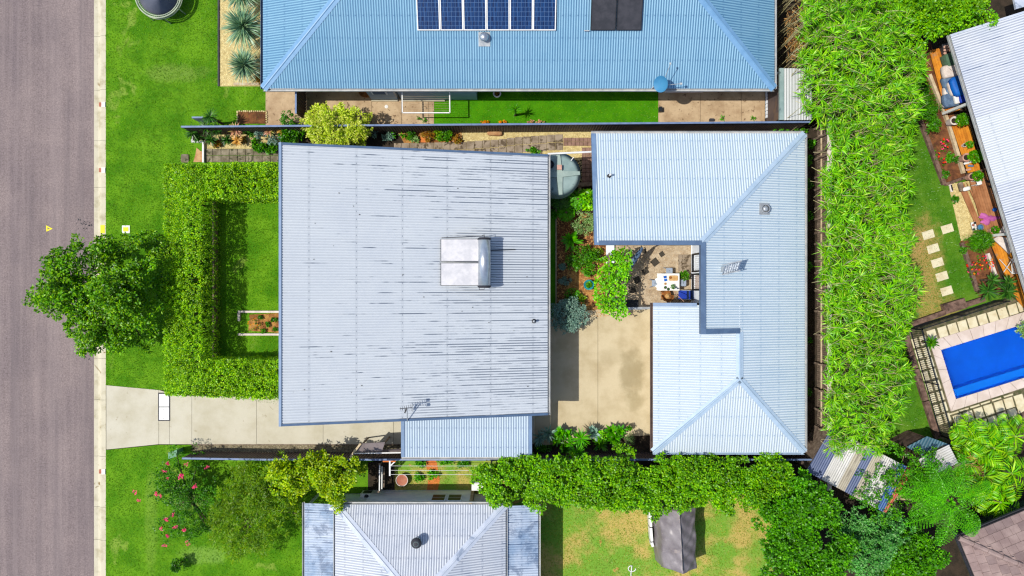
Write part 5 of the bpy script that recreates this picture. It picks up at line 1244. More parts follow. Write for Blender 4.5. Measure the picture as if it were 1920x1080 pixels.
# satellite dish
b0 = nz_(1222, 166, 0); r = empty('satellite_dish', b0, 'blue oval satellite dish on an arm at the edge of the blue roof', 'satellite dish')
c = W(1241, 157, 3.3); 
mb = MB(); nv = Vector((-.75, -.35, .62)).normalized(); ua = nv.cross(Vector((0, 0, 1))).normalized(); ub = nv.cross(ua)
rings = 6; nn = 28
for i in range(rings + 1):
    f = i / rings
    for k in range(nn):
        t = 2 * math.pi * k / nn; v = c + ua * math.cos(t) * .36 * f + ub * math.sin(t) * .40 * f + nv * (.09 * f * f); mb.v.append(tuple(v))
for i in range(rings):
    for k in range(nn): k2 = (k + 1) % nn; mb.f.append((i * nn + k, i * nn + k2, (i + 1) * nn + k2, (i + 1) * nn + k))
m_['dish'] = M('dish_blue', C(72, 146, 190), C(62, 134, 180), 2, rough=.5)
mb.build('dish', m_['dish'], r, smooth=True)
MB().tube([b0, b0 + Vector((.1, .05, .35)), c - nv * .02], .025, 7).build('mount_arm', m_['gutter'], r)
lnb = c + Vector((.62, 0, .1)); MB().tube([c + Vector((.18, -.05, -.05)), W(1275, 157, 3.25)], .016, 6).build('feed_arm', m_['galv'], r); q = W(1275, 157, 3.25); MB().tube([q, q + Vector((.1, 0, .02))], .05, 8).build('receiver', m_['gutter'], r)
q = W(1257, 121, 3.75); MB().tube([c + Vector((.1, .2, 0)), q], .014, 6).build('feed_arm', m_['galv'], r); MB().tube([q, q + Vector((0, .08, .02))], .045, 8).build('receiver', m_['gutter'], r)
# rear roof items
def rz(px, py, zf, lift=0):
    z = 3.2
    for _ in range(12): p = W(px, py, z); z = zf(p.x, p.y) + lift
    return W(px, py, z)
p = rz(1143, 329, zN); r = empty('vent_pipe', p, 'slim white vent pipe on the upper left of the rear roof', 'vent pipe')
MB().lathe(p, [(.055, -.02), (.05, .03), (.035, .04), (.035, .28), (.05, .28), (.05, .34)], 12).build('pipe', m_['white'], r, smooth=True); MB().lathe(p - Vector((.02, .03, 0)), [(.1, -.02), (.1, .03), (.05, .05)], 12).build('flashing', m_['black'], r)
p = rz(1433, 392, zE); r = empty('round_flue', p, 'round galvanised flue on a square base on the rear roof', 'flue')
MB().prism([(p.x - .25, p.y - .26), (p.x + .25, p.y - .26), (p.x + .25, p.y + .26), (p.x - .25, p.y + .26)], lambda x, y: zE(x, y), lambda x, y: zE(x, y) + .035).build('flashing', m_['galv'], r)
mb = MB(); b = 0
mb.lathe(p, [(.2, 0), (.2, .22), (.17, .22), (.17, .04)], 26); mb.build('collar', m_['galv'], r, smooth=False)
MB().lathe(p, [(.15, .02), (.13, .2), (.07, .24)], 20).build('cowl', m_['galv'], r, smooth=True)
p = rz(1362, 503, zE); r = empty('louvred_cowl', p, 'twisted louvred metal chimney cowl casting a long shadow on the rear roof', 'cowl')
MB().bar(p + Vector((-.15, -.05, .0)), p + Vector((-.15, -.05, .75)), .24, .24, (1, 0, 0)).build('base', m_['galv'], r)
rg = random.Random(5)
for k in range(7):
    q = p + Vector((-.32 + k * .1, -.12 + k * .035, .78 + .015 * k)); MB().bar(q - Vector((.06, .2, 0)), q + Vector((.06, .2, .04)), .07, .05, Vector((.3, 0, 1))).build('louvre', m_['steel'], r)
MB().bar(p + Vector((-.4, .12, .86)), p + Vector((.4, .3, .9)), .04, .12).build('frame', m_['galv'], r); MB().bar(p + Vector((-.42, -.3, .84)), p + Vector((.34, -.12, .88)), .04, .12).build('frame', m_['galv'], r)
# whirlybird on south roof
p = rz(783, 1012, sn); r = empty('spinning_vent', p, 'dark round spinning vent on the white roof at the bottom', 'ventilator')
MB().lathe(p, [(.14, -.03), (.14, .3)], 18).build('throat', m_['galv'], r)
MB().lathe(p + Vector((0, 0, .3)), [(.13, 0), (.22, .06), (.245, .16), (.2, .27), (.08, .33), (.01, .335)], 28).build('turbine', m_['dark'], r, smooth=True)
for k in range(16):
    t = k * 2 * math.pi / 16; MB().tube([p + Vector((math.cos(t) * .15, math.sin(t) * .15, .32)), p + Vector((math.cos(t + .2) * .25, math.sin(t + .2) * .25, .46)), p + Vector((math.cos(t + .4) * .1, math.sin(t + .4) * .1, .63))], .012, 4).build('vane', m_['tank'], r)

# ================================================================== YARD THINGS
# water tank
tc = W(1049, 327, 2.15); r = empty('water_tank', (tc.x, tc.y, 0), 'large round grey green water tank with a raised cross on its lid', 'water tank')
Rt = 40.5 * (H - 2.1) / F
MB().lathe((tc.x, tc.y, 0), [(Rt - .02, 0), (Rt - .02, 2.02), (Rt, 2.03), (Rt, 2.08)], 56).build('body', m_['tank'], r, smooth=False)
lid = MB().lathe((tc.x, tc.y, 2.081), [(Rt, 0), (Rt * .75, .05), (Rt * .4, .085), (.1, .1), (.01, .1)], 56).build('lid', m_['tank'], r, smooth=True)
m_['tankrib'] = M('tank_rib', C(170, 188, 178), C(150, 170, 162), 2, rough=.55, fine=.05)
for k in range(4):
    t = k * math.pi / 2 + .06; d = Vector((math.cos(t), math.sin(t), 0)); s = Vector((-d.y, d.x, 0)); c = Vector((tc.x, tc.y, 2.13))
    i0, i1 = c + d * .1 + Vector((0, 0, .12)), c + d * (Rt - .06) + Vector((0, 0, .06))
    w0, w1 = .17, .10
    lo = Vector((0, 0, -.14))
    MB().add([i0 - s * w0 + lo, i1 - s * w1 + lo, i1 + s * w1 + lo, i0 + s * w0 + lo, i0 - s * w0 * .8, i1 - s * w1 * .8, i1 + s * w1 * .8, i0 + s * w0 * .8], [(4, 5, 6, 7), (0, 1, 5, 4), (1, 2, 6, 5), (2, 3, 7, 6), (3, 0, 4, 7)]).build('lid_rib', m_['tankrib'], lid)
MB().lathe((tc.x, tc.y, 2.12), [(.2, 0), (.2, .125), (.01, .13)], 20).build('hub', m_['tankrib'], lid)
q = W(1031, 308, 2.25); MB().lathe(q - Vector((0, 0, .06)), [(.2, 0), (.2, .04), (.16, .05), (.15, .0)], 24).build('strainer', m_['black'], r); MB().lathe(q - Vector((0, 0, .05)), [(.13, 0), (.02, .01)], 24).build('strainer_mesh', m_['dark'], r)
q = W(1049, 313, 2.36); o = MB().box(q.x - .11, q.y - .12, q.z - .1, q.x + .11, q.y + .1, q.z).build('brick_block', m_['pinkpot']); props(o, 'pinkish brick resting on the water tank lid', 'brick')
q = W(1073, 298, 2.2); MB().bar(q - Vector((.06, .08, 0)), q + Vector((.06, .08, .02)), .03, .03).build('handle', m_['white'], r)
o = MB().tube([W(1027, 288.5, 2.35), W(1112, 284.5, 2.3)], .045, 8).build('overhead_pipe', m_['white']); props(o, 'white overhead pipe from the main roof to the rear roof', 'pipe')
# trampoline
c = W(296.5, -10, .85); Rr = 43 * (H - .85) / F
r = empty('trampoline', (c.x, c.y, 0), 'round black trampoline cut by the top edge of the photo', 'trampoline')
m_['mat'] = M('trampoline_mat', C(150, 154, 172), C(130, 136, 156), 1.4, rough=.4, fine=.08, fs=30, spec=.5)
MB().lathe((c.x, c.y, .8), [(Rr * .86, 0), (Rr * .5, -.012), (.02, -.02)], 48).build('jumping_mat', m_['mat'], r, smooth=True)
m_['pad'] = M('trampoline_pad', C(196, 206, 176), C(170, 182, 160), 3, rough=.5)
def ring(cx, cy, z, R_, rr, mt, nm, n=64):
    pts = [(cx + R_ * math.cos(2 * math.pi * i / n), cy + R_ * math.sin(2 * math.pi * i / n), z) for i in range(n + 1)]
    MB().tube(pts, rr, 7, cap=False).build(nm, mt, r, smooth=True)
ring(c.x, c.y, .85, Rr, .035, m_['pad'], 'top_rim'); ring(c.x, c.y, .84, Rr * .91, .022, m_['pad'], 'inner_rim'); ring(c.x, c.y, .7, Rr * 1.01, .025, m_['pad'], 'lower_rim')
mb = MB()
for i in range(72):
    t = 2 * math.pi * i / 72; mb.bar((c.x + Rr * .86 * math.cos(t), c.y + Rr * .86 * math.sin(t), .81), (c.x + Rr * .98 * math.cos(t), c.y + Rr * .98 * math.sin(t), .84), .012, .012)
mb.build('springs', m_['galv'], r, kind='stuff')
for i in range(8):
    t = 2 * math.pi * i / 8 + .2; MB().tube([(c.x + Rr * 1.0 * math.cos(t), c.y + Rr * math.sin(t), .84), (c.x + Rr * 1.02 * math.cos(t), c.y + Rr * 1.02 * math.sin(t), 0)], .025, 7).build('leg', m_['galv'], r)
# fold-down clothes frame on north house
z = 1.5
r = empty('wall_clothesline', W(800, 186), 'white fold-down clothesline frame on the blue grey wall', 'clothesline')
pA, pB, pC, pD = W(754, 172, z), W(754.5, 211.5, z), W(843.5, 211.5, z), W(843, 172, z)
for a, b in ((pA, pB), (pB, pC), (pC, pD)): MB().bar(a, b, .05, .05).build('frame_bar', m_['white'], r)
for k in range(8):
    f = .1 + k * .115; MB().tube([pA.lerp(pB, f), pD.lerp(pC, f)], .004, 4).build('line', m_['timberpale'], r)
q = W(724.5, 200, .02); o = MB().lathe(q, [(.09, 0), (.085, .02), (.01, .025)], 20).build('inspection_cap', m_['white']); props(o, 'round white drain cap on the side yard concrete', 'drain cap')
q = W(713, 226.5, .08); o = MB().tube([q + Vector((.12 * math.cos(t), .1 * math.sin(t), .02 * math.sin(2 * t))) for t in [i * 2 * math.pi / 14 for i in range(15)]], .025, 6, cap=False).build('rope_ring', m_['timberpale'], smooth=True); props(o, 'pale ring lying on the concrete against the fence', 'ring')
q = W(730, 227, .06); mb = MB().rbox((q.x - .08, q.y, .05), .12, .1, .1); mb.rbox((q.x + .03, q.y - .01, .06), .14, .1, .12); mb.rbox((q.x + .13, q.y + .03, .05), .1, .1, .1); o = mb.build('toy_bone', m_['timberpale'], smooth=True); props(o, 'pale lumpy dog toy on the concrete beside the ring', 'toy')
q = W(1237, 206, .1); o = MB().box(q.x - .05, q.y - .12, 0, q.x + .09, q.y + .12, .3).build('tap_box', m_['black']); props(o, 'small dark box at the join of side lawn and concrete', 'box')
q = W(1334, 225, .1); o = MB().box(q.x - .1, q.y - .06, 0, q.x + .1, q.y + .06, .2).build('wall_light', m_['dark']); props(o, 'small dark box on the concrete at the fence foot', 'box')
q = W(686, 172, .1); o = MB().lathe((q.x, q.y, 0), [(.28, 0), (.33, .3), (.29, .3), (.27, .22), (.02, .22)], 22).build('planter', m_['wicker']); props(o, 'brown round basket planter in shade beside the blue wall', 'planter')
# pot with plant at wall on side lawn
def pot(px, py, label, rad, h, mat, leaf, lh=.35, seed=3, z0=0.0, spik=False, rp=12, ox=0, oy=0, n=40, cat='potted plant'):
    c = W(px, py, z0 + h); r = empty('potted_plant', (c.x, c.y, z0), label, cat)
    MB().lathe((c.x, c.y, z0), [(rad * .72, 0), (rad * .98, h * .85), (rad * 1.05, h * .87), (rad * 1.05, h), (rad * .88, h), (rad * .85, h * .9), (.01, h * .88)], 24).build('pot', mat, r, smooth=False)
    MB().lathe((c.x, c.y, z0 + h * .89), [(rad * .84, 0), (.01, .01)], 20).build('soil', m_['soil_dark'], r)
    if leaf:
        lv = Leaves(seed); L = rp * H / F; q = (c.x + ox * H / F, c.y - oy * H / F, z0 + h)
        if spik: lv.rosette(q, L, .03, n, 15, 85)
        else:
            P, N = ellips(lv.rng, (q[0], q[1], q[2] + lh * .3), (L * .8, L * .8, lh * .6), n * 2, -.1); lv.clumps(P, N, 5, .1, .05)
        lv.build('foliage', leaf, r, seg=2 if spik else 1, kind='stuff')
    return r
pot(932, 175, 'white bowl with a dry spiky plant under the blue roof edge', .19, .3, m_['white'], m_['lf_rust'], spik=True, rp=8, n=30)
spiky('yucca', 'thin star-shaped yucca on the side lawn', 'yucca', 966, 206, 15, m_['lf_fern'], n=46, h=1.1, wd=.03, seed=21)
q0, q1 = W(1246, 170, .6), W(1318, 169, .6)
o = MB().bar(q0, q1, .22, .05).build('surfboard_rack', m_['clothwhite']); props(o, 'long pale board lying under the blue roof edge by the dish', 'board')
# teal pot
pot(1104, 534, 'teal glazed bowl planter on the straw mulch', .24, .34, m_['teal'], m_['lf_mid'], lh=.1, rp=4, n=12)
# courtyard furniture
tx0, ty1, tx1, ty0 = 1238, 544, 1273.5, 513.5
k = (H - .75) / F; a, b = W(tx0, ty1, .75), W(tx1, ty0, .75)
r = empty('dining_table', ((a.x + b.x) / 2, (a.y + b.y) / 2, 0), 'outdoor table under a white paper cloth set for a meal', 'table')
MB().box(a.x, a.y, .72, b.x, b.y, .748).build('tabletop', m_['white'], r)
for x in (a.x + .06, b.x - .06):
    for y in (a.y + .06, b.y - .06): MB().box(x - .03, y - .03, 0, x + .03, y + .03, .72).build('leg', m_['wood'], r)
mb = MB(); nx, ny = 18, 22
for i in range(nx + 1):
    for j in range(ny + 1):
        f, g = i / nx, j / ny; y = a.y - .02 + (b.y - a.y + .04) * g; x0 = a.x - .1 - .12 * abs(math.sin(g * 7.5)) * (1 - .5 * abs(2 * g - 1)) - .03 * math.sin(g * 31)
        if g < .25: x0 -= .0
        x = x0 + (b.x + .01 - x0) * f; z_ = .756 + .004 * math.sin(9 * f + 7 * g)
        if x < a.x - .005: z_ -= (a.x - x) * .9
        mb.v.append((x, y, z_))
for i in range(nx):
    for j in range(ny): q = i * (ny + 1) + j; mb.f.append((q, q + ny + 1, q + ny + 2, q + 1))
o = mb.build('tablecloth', m_['white'], smooth=True); props(o, 'white scalloped tablecloth over the courtyard table', 'tablecloth')
TZ = .768
def plate(px, py, rad, mat, label, nm='plate', cat='plate', h=.02, food=None):
    c = W(px, py, TZ); r = empty(nm, c, label, cat)
    MB().lathe(c, [(rad * .6, 0), (rad, h), (rad * .93, h), (rad * .5, .006), (.005, .006)], 20).build('dish', mat, r)
    if food: MB().rbox((c.x, c.y, c.z + .02), rad * 1.0, rad, .04, 0, .8, nz=.1).build('food', food, r, smooth=True)
c = W(1262.5, 521.5, TZ); o = MB().rbox((c.x, c.y, TZ + .015), .44, .26, .03, 0, .3).build('serving_board', m_['wood']); props(o, 'light wooden serving board on the white table', 'serving board')
c = W(1257, 520.5, TZ + .035); o = MB().lathe(c, [(.045, 0), (.065, .03), (.055, .035), (.01, .02)], 18).build('bowl', m_['wicker']); props(o, 'small brown bowl on the wooden serving board', 'bowl')
for x, y, l in ((1247, 519.5, 'upper blue patterned napkin left of the board'), (1248, 525, 'lower blue patterned napkin on the white table')):
    c = W(x, y, TZ); o = MB().rbox((c.x, c.y, TZ + .006), .15, .12, .014, .2, .3).build('napkin', m_['bluetarp']); props(o, l, 'napkin')
plate(1247.5, 532, .06, m_['wood'], 'small tan snack dish on the white table', food=m_['sandstone']); plate(1247.5, 539, .07, m_['dark'], 'dark plate at the lower left of the table', food=m_['lf_dark']); plate(1253, 542, .07, m_['dark'], 'dark plate nearest the wicker chair', food=m_['lf_mid'])
c = W(1261, 538, TZ); r = empty('table_plant', c, 'little leafy plant in a pot on the white table', 'potted plant'); MB().lathe(c, [(.04, 0), (.05, .07), (.02, .07)], 14).build('pot', m_['white'], r); lv = Leaves(9); P, N = ellips(lv.rng, (c.x, c.y, c.z + .12), (.09, .09, .07), 30); lv.clumps(P, N, 4, .05, .03); lv.build('foliage', m_['lf_mid'], r, kind='stuff')
for x, y, gl in ((1267, 539, 'bluish drinking glass beside the table plant'), (1270, 541, 'bluish drinking glass nearest the table corner')): 
    c = W(x, y, TZ); o = MB().lathe(c, [(.03, 0), (.035, .1), (.028, .1), (.02, .02)], 12).build('wine_glass', m_['bluegrey']); props(o, gl, 'glass', 'drinking glasses on the table')
def stool(px, py, label, rz=0):
    c = W(px, py, .45); r = empty('metal_stool', (c.x, c.y, 0), label, 'stool', 'grey metal stools round the table')
    ca, sa = math.cos(rz), math.sin(rz)
    MB().rbox((c.x, c.y, .45), .32, .3, .035, rz, .25).build('seat', m_['stoolgrey'], r)
    MB().bar((c.x - .035 * ca, c.y - .035 * sa, .469), (c.x + .035 * ca, c.y + .035 * sa, .469), .022, .004).build('handle_slot', m_['black'], r)
    for sx in (-1, 1):
        for sy in (-1, 1):
            q = (sx * .14, sy * .12); x, y = c.x + q[0] * ca - q[1] * sa, c.y + q[0] * sa + q[1] * ca; e = (sx * .19, sy * .17); x2, y2 = c.x + e[0] * ca - e[1] * sa, c.y + e[0] * sa + e[1] * ca
            MB().bar((x, y, .44), (x2, y2, 0), .035, .03).build('leg', m_['stoolgrey'], r)
stool(1255, 508, 'grey metal stool above the white table'); stool(1228, 531, 'grey metal stool left of the white table', 1.57); stool(1281, 530.5, 'grey metal stool right of the white table', 1.57)
c = W(1250, 554, .42); r = empty('wicker_chair', (c.x, c.y, 0), 'brown wicker chair with a straw hat below the table', 'chair')
MB().rbox((c.x, c.y, .38), .46, .44, .1, .2, .35, nz=.03).build('seat', m_['wicker'], r, smooth=True)
mb = MB(); mb.tube([(c.x + .3 * math.cos(t), c.y + .27 * math.sin(t), .62 + .1 * max(0, -math.sin(t))) for t in [math.pi * (1.0 + i * 1.0 / 10) for i in range(11)]], .035, 7); mb.build('back_rim', m_['wicker'], r, smooth=True)
for k in range(12): t = math.pi * (1 + k / 11); MB().bar((c.x + .3 * math.cos(t), c.y + .27 * math.sin(t), .62), (c.x + .22 * math.cos(t), c.y + .2 * math.sin(t), .38), .03, .02).build('spindle', m_['wicker'], r)
for sx in (-1, 1):
    for sy in (-1, 1): MB().bar((c.x + sx * .18, c.y + sy * .17, .36), (c.x + sx * .2, c.y + sy * .19, 0), .04, .04).build('leg', m_['wicker'], r)
o = MB().lathe((c.x + .05, c.y - .03, .44), [(.13, 0), (.13, .012), (.075, .02), (.07, .08), (.01, .09)], 20).build('straw_hat', m_['wood'], smooth=True); props(o, 'straw hat on the wicker chair', 'hat')
def foldchair(px, py, label, mat, rz):
    c = W(px, py, .45); r = empty('folding_chair', (c.x, c.y, 0), label, 'chair'); M2 = Matrix.Rotation(rz, 3, 'Z')
    P = lambda x, y, z: Vector((c.x, c.y, 0)) + M2 @ Vector((x, y, z))
    MB().bar(P(-.2, 0, .44), P(.2, 0, .44), .42, .03).build('seat', mat, r); MB().bar(P(.24, -.2, .7), P(.24, .2, .7), .04, .4).build('backrest', mat, r)
    for s in (-1, 1): MB().bar(P(-.2, s * .22, 0), P(.26, s * .22, .9), .03, .03).build('frame', m_['stoolgrey'], r); MB().bar(P(.22, s * .2, 0), P(-.22, s * .2, .5), .03, .03).build('leg', m_['stoolgrey'], r)
foldchair(1280, 553, 'deep blue camp chair at the lower right of the courtyard', m_['bluedeep'], 0); foldchair(1297, 553, 'navy camp chair with pale frame against the wall', m_['navy'], 3.14)
pot(1282, 517, 'leafy green potted plant between table and glass doors', .12, .3, m_['terracotta'], m_['lf_mid'], rp=9, n=22)
o = MB().box(*W(1174, 576)[:2], .01, *W(1197, 562)[:2], .05).build('door_mat', m_['black']); props(o, 'black rectangular mat near the galvanised rail', 'mat')
o = MB().box(*W(1248, 461)[:2], .3, *W(1280, 455)[:2], .8).build('bench_box', m_['dark']); props(o, 'dark grey bench against the wall under the upper eave', 'bench')
# folded cantilever umbrella
r = empty('folded_umbrella', W(1193, 480), 'folded blue grey umbrella leaning across the courtyard corner', 'umbrella')
a, b = W(1205, 464, 1.6), W(1174, 510, 1.0)
mb = MB(); mb.tube([a, a.lerp(b, .2), a.lerp(b, .55), a.lerp(b, .9), b], [.05, .11, .14, .13, .07], 9); mb.build('canopy', m_['bluegrey'], r, smooth=True)
for k in range(5): o_ = Vector((.025 * (k - 2), .025 * (k - 2), .1 - .02 * abs(k - 2))); MB().tube([a + o_ * .5, a.lerp(b, .5) + o_ * 1.4, b + o_], .02, 5).build('fold', m_['navy'] if k % 2 else m_['bluegrey'], r, smooth=True)
MB().tube([W(1217, 456, 2.1), a], .03, 7).build('pole_tip', m_['timberpale'], r)
r2 = MB().tube([W(1173, 458, 2.3), W(1206, 493, .6)], .022, 6).build('leaning_pole', m_['timberpale']); props(r2, 'thin pale pole leaning across the folded umbrella', 'pole')
r2 = MB().tube([W(1262, 546, 1.0), W(1282, 565, 2.2)], .015, 6).build('thin_stay', m_['pinkpot']); props(r2, 'thin pale stay wire from the table corner to the roof', 'pole')
# galvanised rail
r = empty('garden_rail', W(1185, 578), 'galvanised rail with a corner at the end of the vine pergola', 'rail')
for a, b, w_ in (((1148, 555, 1.1), (1149, 577, 1.1), .05), ((1149, 579, 1.1), (1171, 579.5, 1.1), .05), ((1171, 578.5, 1.1), (1222, 577.5, 1.1), .12)): MB().bar(W(*a), W(*b), w_, .1).build('rail_bar', m_['galv'], r)
for x, y in ((1149, 578), (1190, 578), (1220, 577.5)): q = W(x, y, 1.05); MB().bar((q.x, q.y, 0), (q.x, q.y, 1.05), .05, .05).build('post', m_['galv'], r)
# pergola under vine
r = empty('vine_pergola', W(1160, 530), 'timber pergola buried under the bright green vine', 'pergola')
for x in (1142, 1172):
    for y in (480, 570): q = W(x, y, 1.8); MB().bar((q.x, q.y, 0), (q.x, q.y, 1.8), .09, .09).build('post', m_['timber'], r)
for x in (1142, 1172): MB().bar(W(x, 474, 1.85), W(x, 580, 1.85), .06, .1).build('beam', m_['timber'], r)
# gate leaf / skillion by carport
r = empty('tilted_shade_panel', W(690, 845), 'grey brown sheet roof on a slanted frame left of the carport', 'awning')
P1 = [W(677, 831.5, 1.9), W(722, 829, 1.9), W(716, 846.5, 1.6), W(665, 848, 1.6)]
m_['greybrown'] = M('grey_brown_sheet', C(150, 138, 138), C(132, 120, 120), 2, rough=.6, fine=.05)
MB().add([p - Vector((0, 0, .06)) for p in P1] + P1, [(3, 2, 1, 0), (4, 5, 6, 7), (0, 1, 5, 4), (1, 2, 6, 5), (2, 3, 7, 6), (3, 0, 4, 7)]).build('upper_sheet', m_['greybrown'], r)
P1 = [W(717, 843.5, 1.2), W(753, 841.5, 1.2), W(753, 850, 1.0), W(695, 852, 1.0)]
MB().add([p - Vector((0, 0, .06)) for p in P1] + P1, [(3, 2, 1, 0), (4, 5, 6, 7), (0, 1, 5, 4), (1, 2, 6, 5), (2, 3, 7, 6), (3, 0, 4, 7)]).build('lower_sheet', m_['greybrown'], r)
MB().bar(W(677, 831, 1.92), W(657, 856, 1.7), .09, .09).build('side_rail', m_['timberpale'], r); MB().bar(W(663, 850, 1.62), W(752, 848.5, 1.62), .05, .08).build('front_rail', m_['white'], r)
for x, y in ((679, 833), (720, 832), (660, 852)): q = W(x, y, 1.6); MB().bar((q.x, q.y, 0), (q.x, q.y, 1.6), .06, .06).build('post', m_['timber'], r)
# drying yard
r = empty('line_frame', W(730, 880), 'white clothesline post frame with three long wires', 'clothesline')
z = 1.9
MB().bar(W(731, 864, z), W(731, 892, z), .07, .07).build('crossbar', m_['white'], r); MB().bar(W(741, 865, z), W(731, 874, z), .05, .05).build('brace', m_['white'], r); MB().bar(W(718, 865, z), W(742, 865, z), .06, .06).build('fence_arm', m_['orangeclay'], r)
q = W(731, 876, z); MB().bar((q.x, q.y, 0), (q.x, q.y, z), .07, .07).build('post', m_['white'], r)
for y in (873.5, 881.8, 889.6): MB().tube([W(731, y, z), W(826, y + .3, z - .07), W(915, y, z)], .009, 5).build('line', m_['white'], r)
q = W(920, 881, z); MB().bar((q.x, q.y, 0), (q.x, q.y, z), .07, .07).build('far_post', m_['white'], r)
q = W(753.5, 900.5, .3); r = empty('clay_pot', (q.x, q.y, 0), 'round terracotta tub with pale rim below the clothesline', 'tub')
MB().lathe((q.x, q.y, 0), [(.22, 0), (.29, .3), (.3, .32), (.275, .32), (.26, .27), (.01, .26)], 28).build('tub', m_['clothwhite'], r); MB().lathe((q.x, q.y, .275), [(.265, 0), (.01, .02)], 24).build('clay_soil', m_['terracotta'], r)
r = empty('picket_gate', W(715, 895), 'open timber gate with white slats beside the lemon trees', 'gate')
for k, x in enumerate((712, 716.5, 720.5)): MB().bar(W(x, 872 + 2 * k, 1.2 - .3 * k), W(x - .5, 920 - 3 * k, 1.2 - .3 * k), .05, .09).build('rail', m_['white'] if k < 2 else m_['timber'], r)
for x, y in ((712, 870), (710, 922)): q = W(x, y, 1.2); MB().bar((q.x, q.y, 0), (q.x, q.y, 1.25), .08, .08).build('post', m_['timber'], r)
r = empty('air_conditioner', W(691, 930), 'white air conditioner unit beside the grey wall under the citrus tree', 'air conditioner')
q = W(691, 931.5, .7); MB().box(q.x - .4, q.y - .15, .05, q.x + .4, q.y + .15, .7).build('cabinet', m_['white'], r); MB().box(q.x - .3, q.y + .152, .15, q.x + .1, q.y + .165, .6).build('grille', m_['dark'], r); MB().lathe((q.x - .1, q.y, .701), [(.12, 0), (.1, .01)], 16).build('fan_guard', m_['dark'], r)
r = empty('wall_heater', W(897, 913), 'white box unit on the grey wall under the hedgerow', 'heater')
q = W(898, 914, 1.3); MB().box(q.x - .35, q.y - .15, .3, q.x + .4, q.y + .2, 1.3).build('cabinet', m_['white'], r); MB().box(q.x - .2, q.y + .203, .9, q.x + .1, q.y + .22, 1.2).build('vent', m_['wallgrey'], r)
# covered trailer
r = empty('covered_trailer', W(1268, 1010), 'camper trailer under a creased grey vinyl cover with a ridge', 'trailer')
mb = MB(); nx, ny = 44, 70; rgn = np.random.default_rng(3); ph = rgn.uniform(0, 6.28, 12)
prof = [(-.03, 0.12), (0.0, 1.0), (.05, 1.5), (.46, 2.15), (.50, 2.2), (.54, 2.15), (.95, 1.55), (1.0, 1.1), (1.03, .15)]
for j in range(ny + 1):
    g = j / ny
    xl, xr = W(1231 + 8 * g, 0, 1.4).x, W(1306 + 2 * g, 0, 1.4).x; y = W(0, 946 + 124 * g, 1.5).y
    for i in range(nx + 1):
        f = i / nx * 1.06 - .03; z = np.interp(f, [p[0] for p in prof], [p[1] for p in prof])
        e = min(g, 1 - g) * ny
        end = min(1.0, (e / 3.0)) ** .5 if e < 3 else 1
        zz = .12 + (z - .12) * (end if e < 3 else 1)
        wr = .035 * math.sin(9 * g * 3 + 7 * f + ph[0] + 2.2 * math.sin(5 * f + ph[1])) * (.3 + abs(f - .5)) + .02 * math.sin(40 * g * .8 - 18 * f + ph[2]) + .03 * max(0, math.sin(22 * g + 11 * f + ph[3] + 2 * math.sin(9 * g))) ** 6
        mb.v.append((xl + (xr - xl) * f + .03 * math.sin(14 * g + ph[4]) * (1 if f > .9 or f < .1 else .2), y + .02 * math.sin(9 * f), zz + wr * (1 if .05 < f < .95 else .3)))
for j in range(ny):
    for i in range(nx): q = j * (nx + 1) + i; mb.f.append((q, q + 1, q + nx + 2, q + nx + 1))
cv = mb.build('cover', m_['tarp'], r, smooth=True)
MB().tube([W(1274.5, 947, 2.24), W(1281, 1070, 2.24)], .02, 6).build('ridge_seam', m_['dark'], cv)
for y in (985, 1025):
    for x in (1240, 1297): q = W(x, y, .3); MB().tube([(q.x - .08, q.y, .3), (q.x + .08, q.y, .3)], [.3, .3], 18).build('wheel', m_['black'], r)
MB().box(W(1240, 0, .5).x, W(0, 1062, .5).y, .45, W(1298, 0, .5).x, W(0, 952, .5).y, .55).build('chassis', m_['dark'], r)
for i, (y0, y1) in enumerate(((955, 985), (987, 1012), (1014, 1022))):
    o = MB().bar(W(1217 + i * 1.8, y0, .3), W(1219 + i * 1.8, y1, .3), .12, .5).build('white_board', m_['white']); props(o, ['longest white board standing left of the covered trailer', 'middle white board beside the covered trailer', 'short white board end beside the covered trailer'][i], 'board')
o = MB().tube([W(1185 + 7 * math.cos(t), 1066 + 7 * math.sin(t) * .8, .03 + .01 * math.sin(3 * t)) for t in [i * 2 * math.pi / 16 for i in range(13)]] + [W(1183, 1076, .03), W(1184, 1092, .03)], .025, 6).build('garden_hose', m_['white'], smooth=True); props(o, 'pale coiled hose on the bottom lawn', 'hose')
# ================================================================== EAST YARD
dk = empty('timber_deck', W(1830, 350), 'orange stained timber deck along the angled white roof', 'deck')
def boards(px, z, par, mat, wd=.12, ang=None, nm='deck_boards'):
    """real boards clipped to a convex pixel polygon, running along the house"""
    P = [W(x, y, z) for x, y in px]
    L = [((p.x - ea.x) * en.x + (p.y - ea.y) * en.y, (p.x - ea.x) * ed.x + (p.y - ea.y) * ed.y) for p in P]
    u0, u1 = min(p[0] for p in L), max(p[0] for p in L); mb = MB(); u = u0
    while u < u1 - .02:
        ue = min(u + wd - .012, u1 - 1e-4); a = clipv(L, u + 1e-5); b = clipv(L, ue)
        q = [(u, a[0]), (ue, b[0]), (ue, b[1]), (u, a[1])]
        mb.prism([(ea.x + en.x * s + ed.x * t, ea.y + en.y * s + ed.y * t) for s, t in q], z - .04, z + rgt.uniform(-.002, .002)); u += wd
    mb.build(nm, mat, par, kind='stuff')
boards([(1743, 95), (1768, 88), (1802, 205), (1775, 215)], .35, dk, m_['deck'])
boards([(1780, 222), (1812, 212), (1840, 318), (1813, 325)], .35, dk, m_['deck'])
boards([(1813, 328), (1848, 318), (1896, 440), (1850, 455)], .35, dk, m_['deckworn'])
boards([(1858, 458), (1893, 440), (1940, 600), (1905, 560)], .35, dk, m_['deck'])
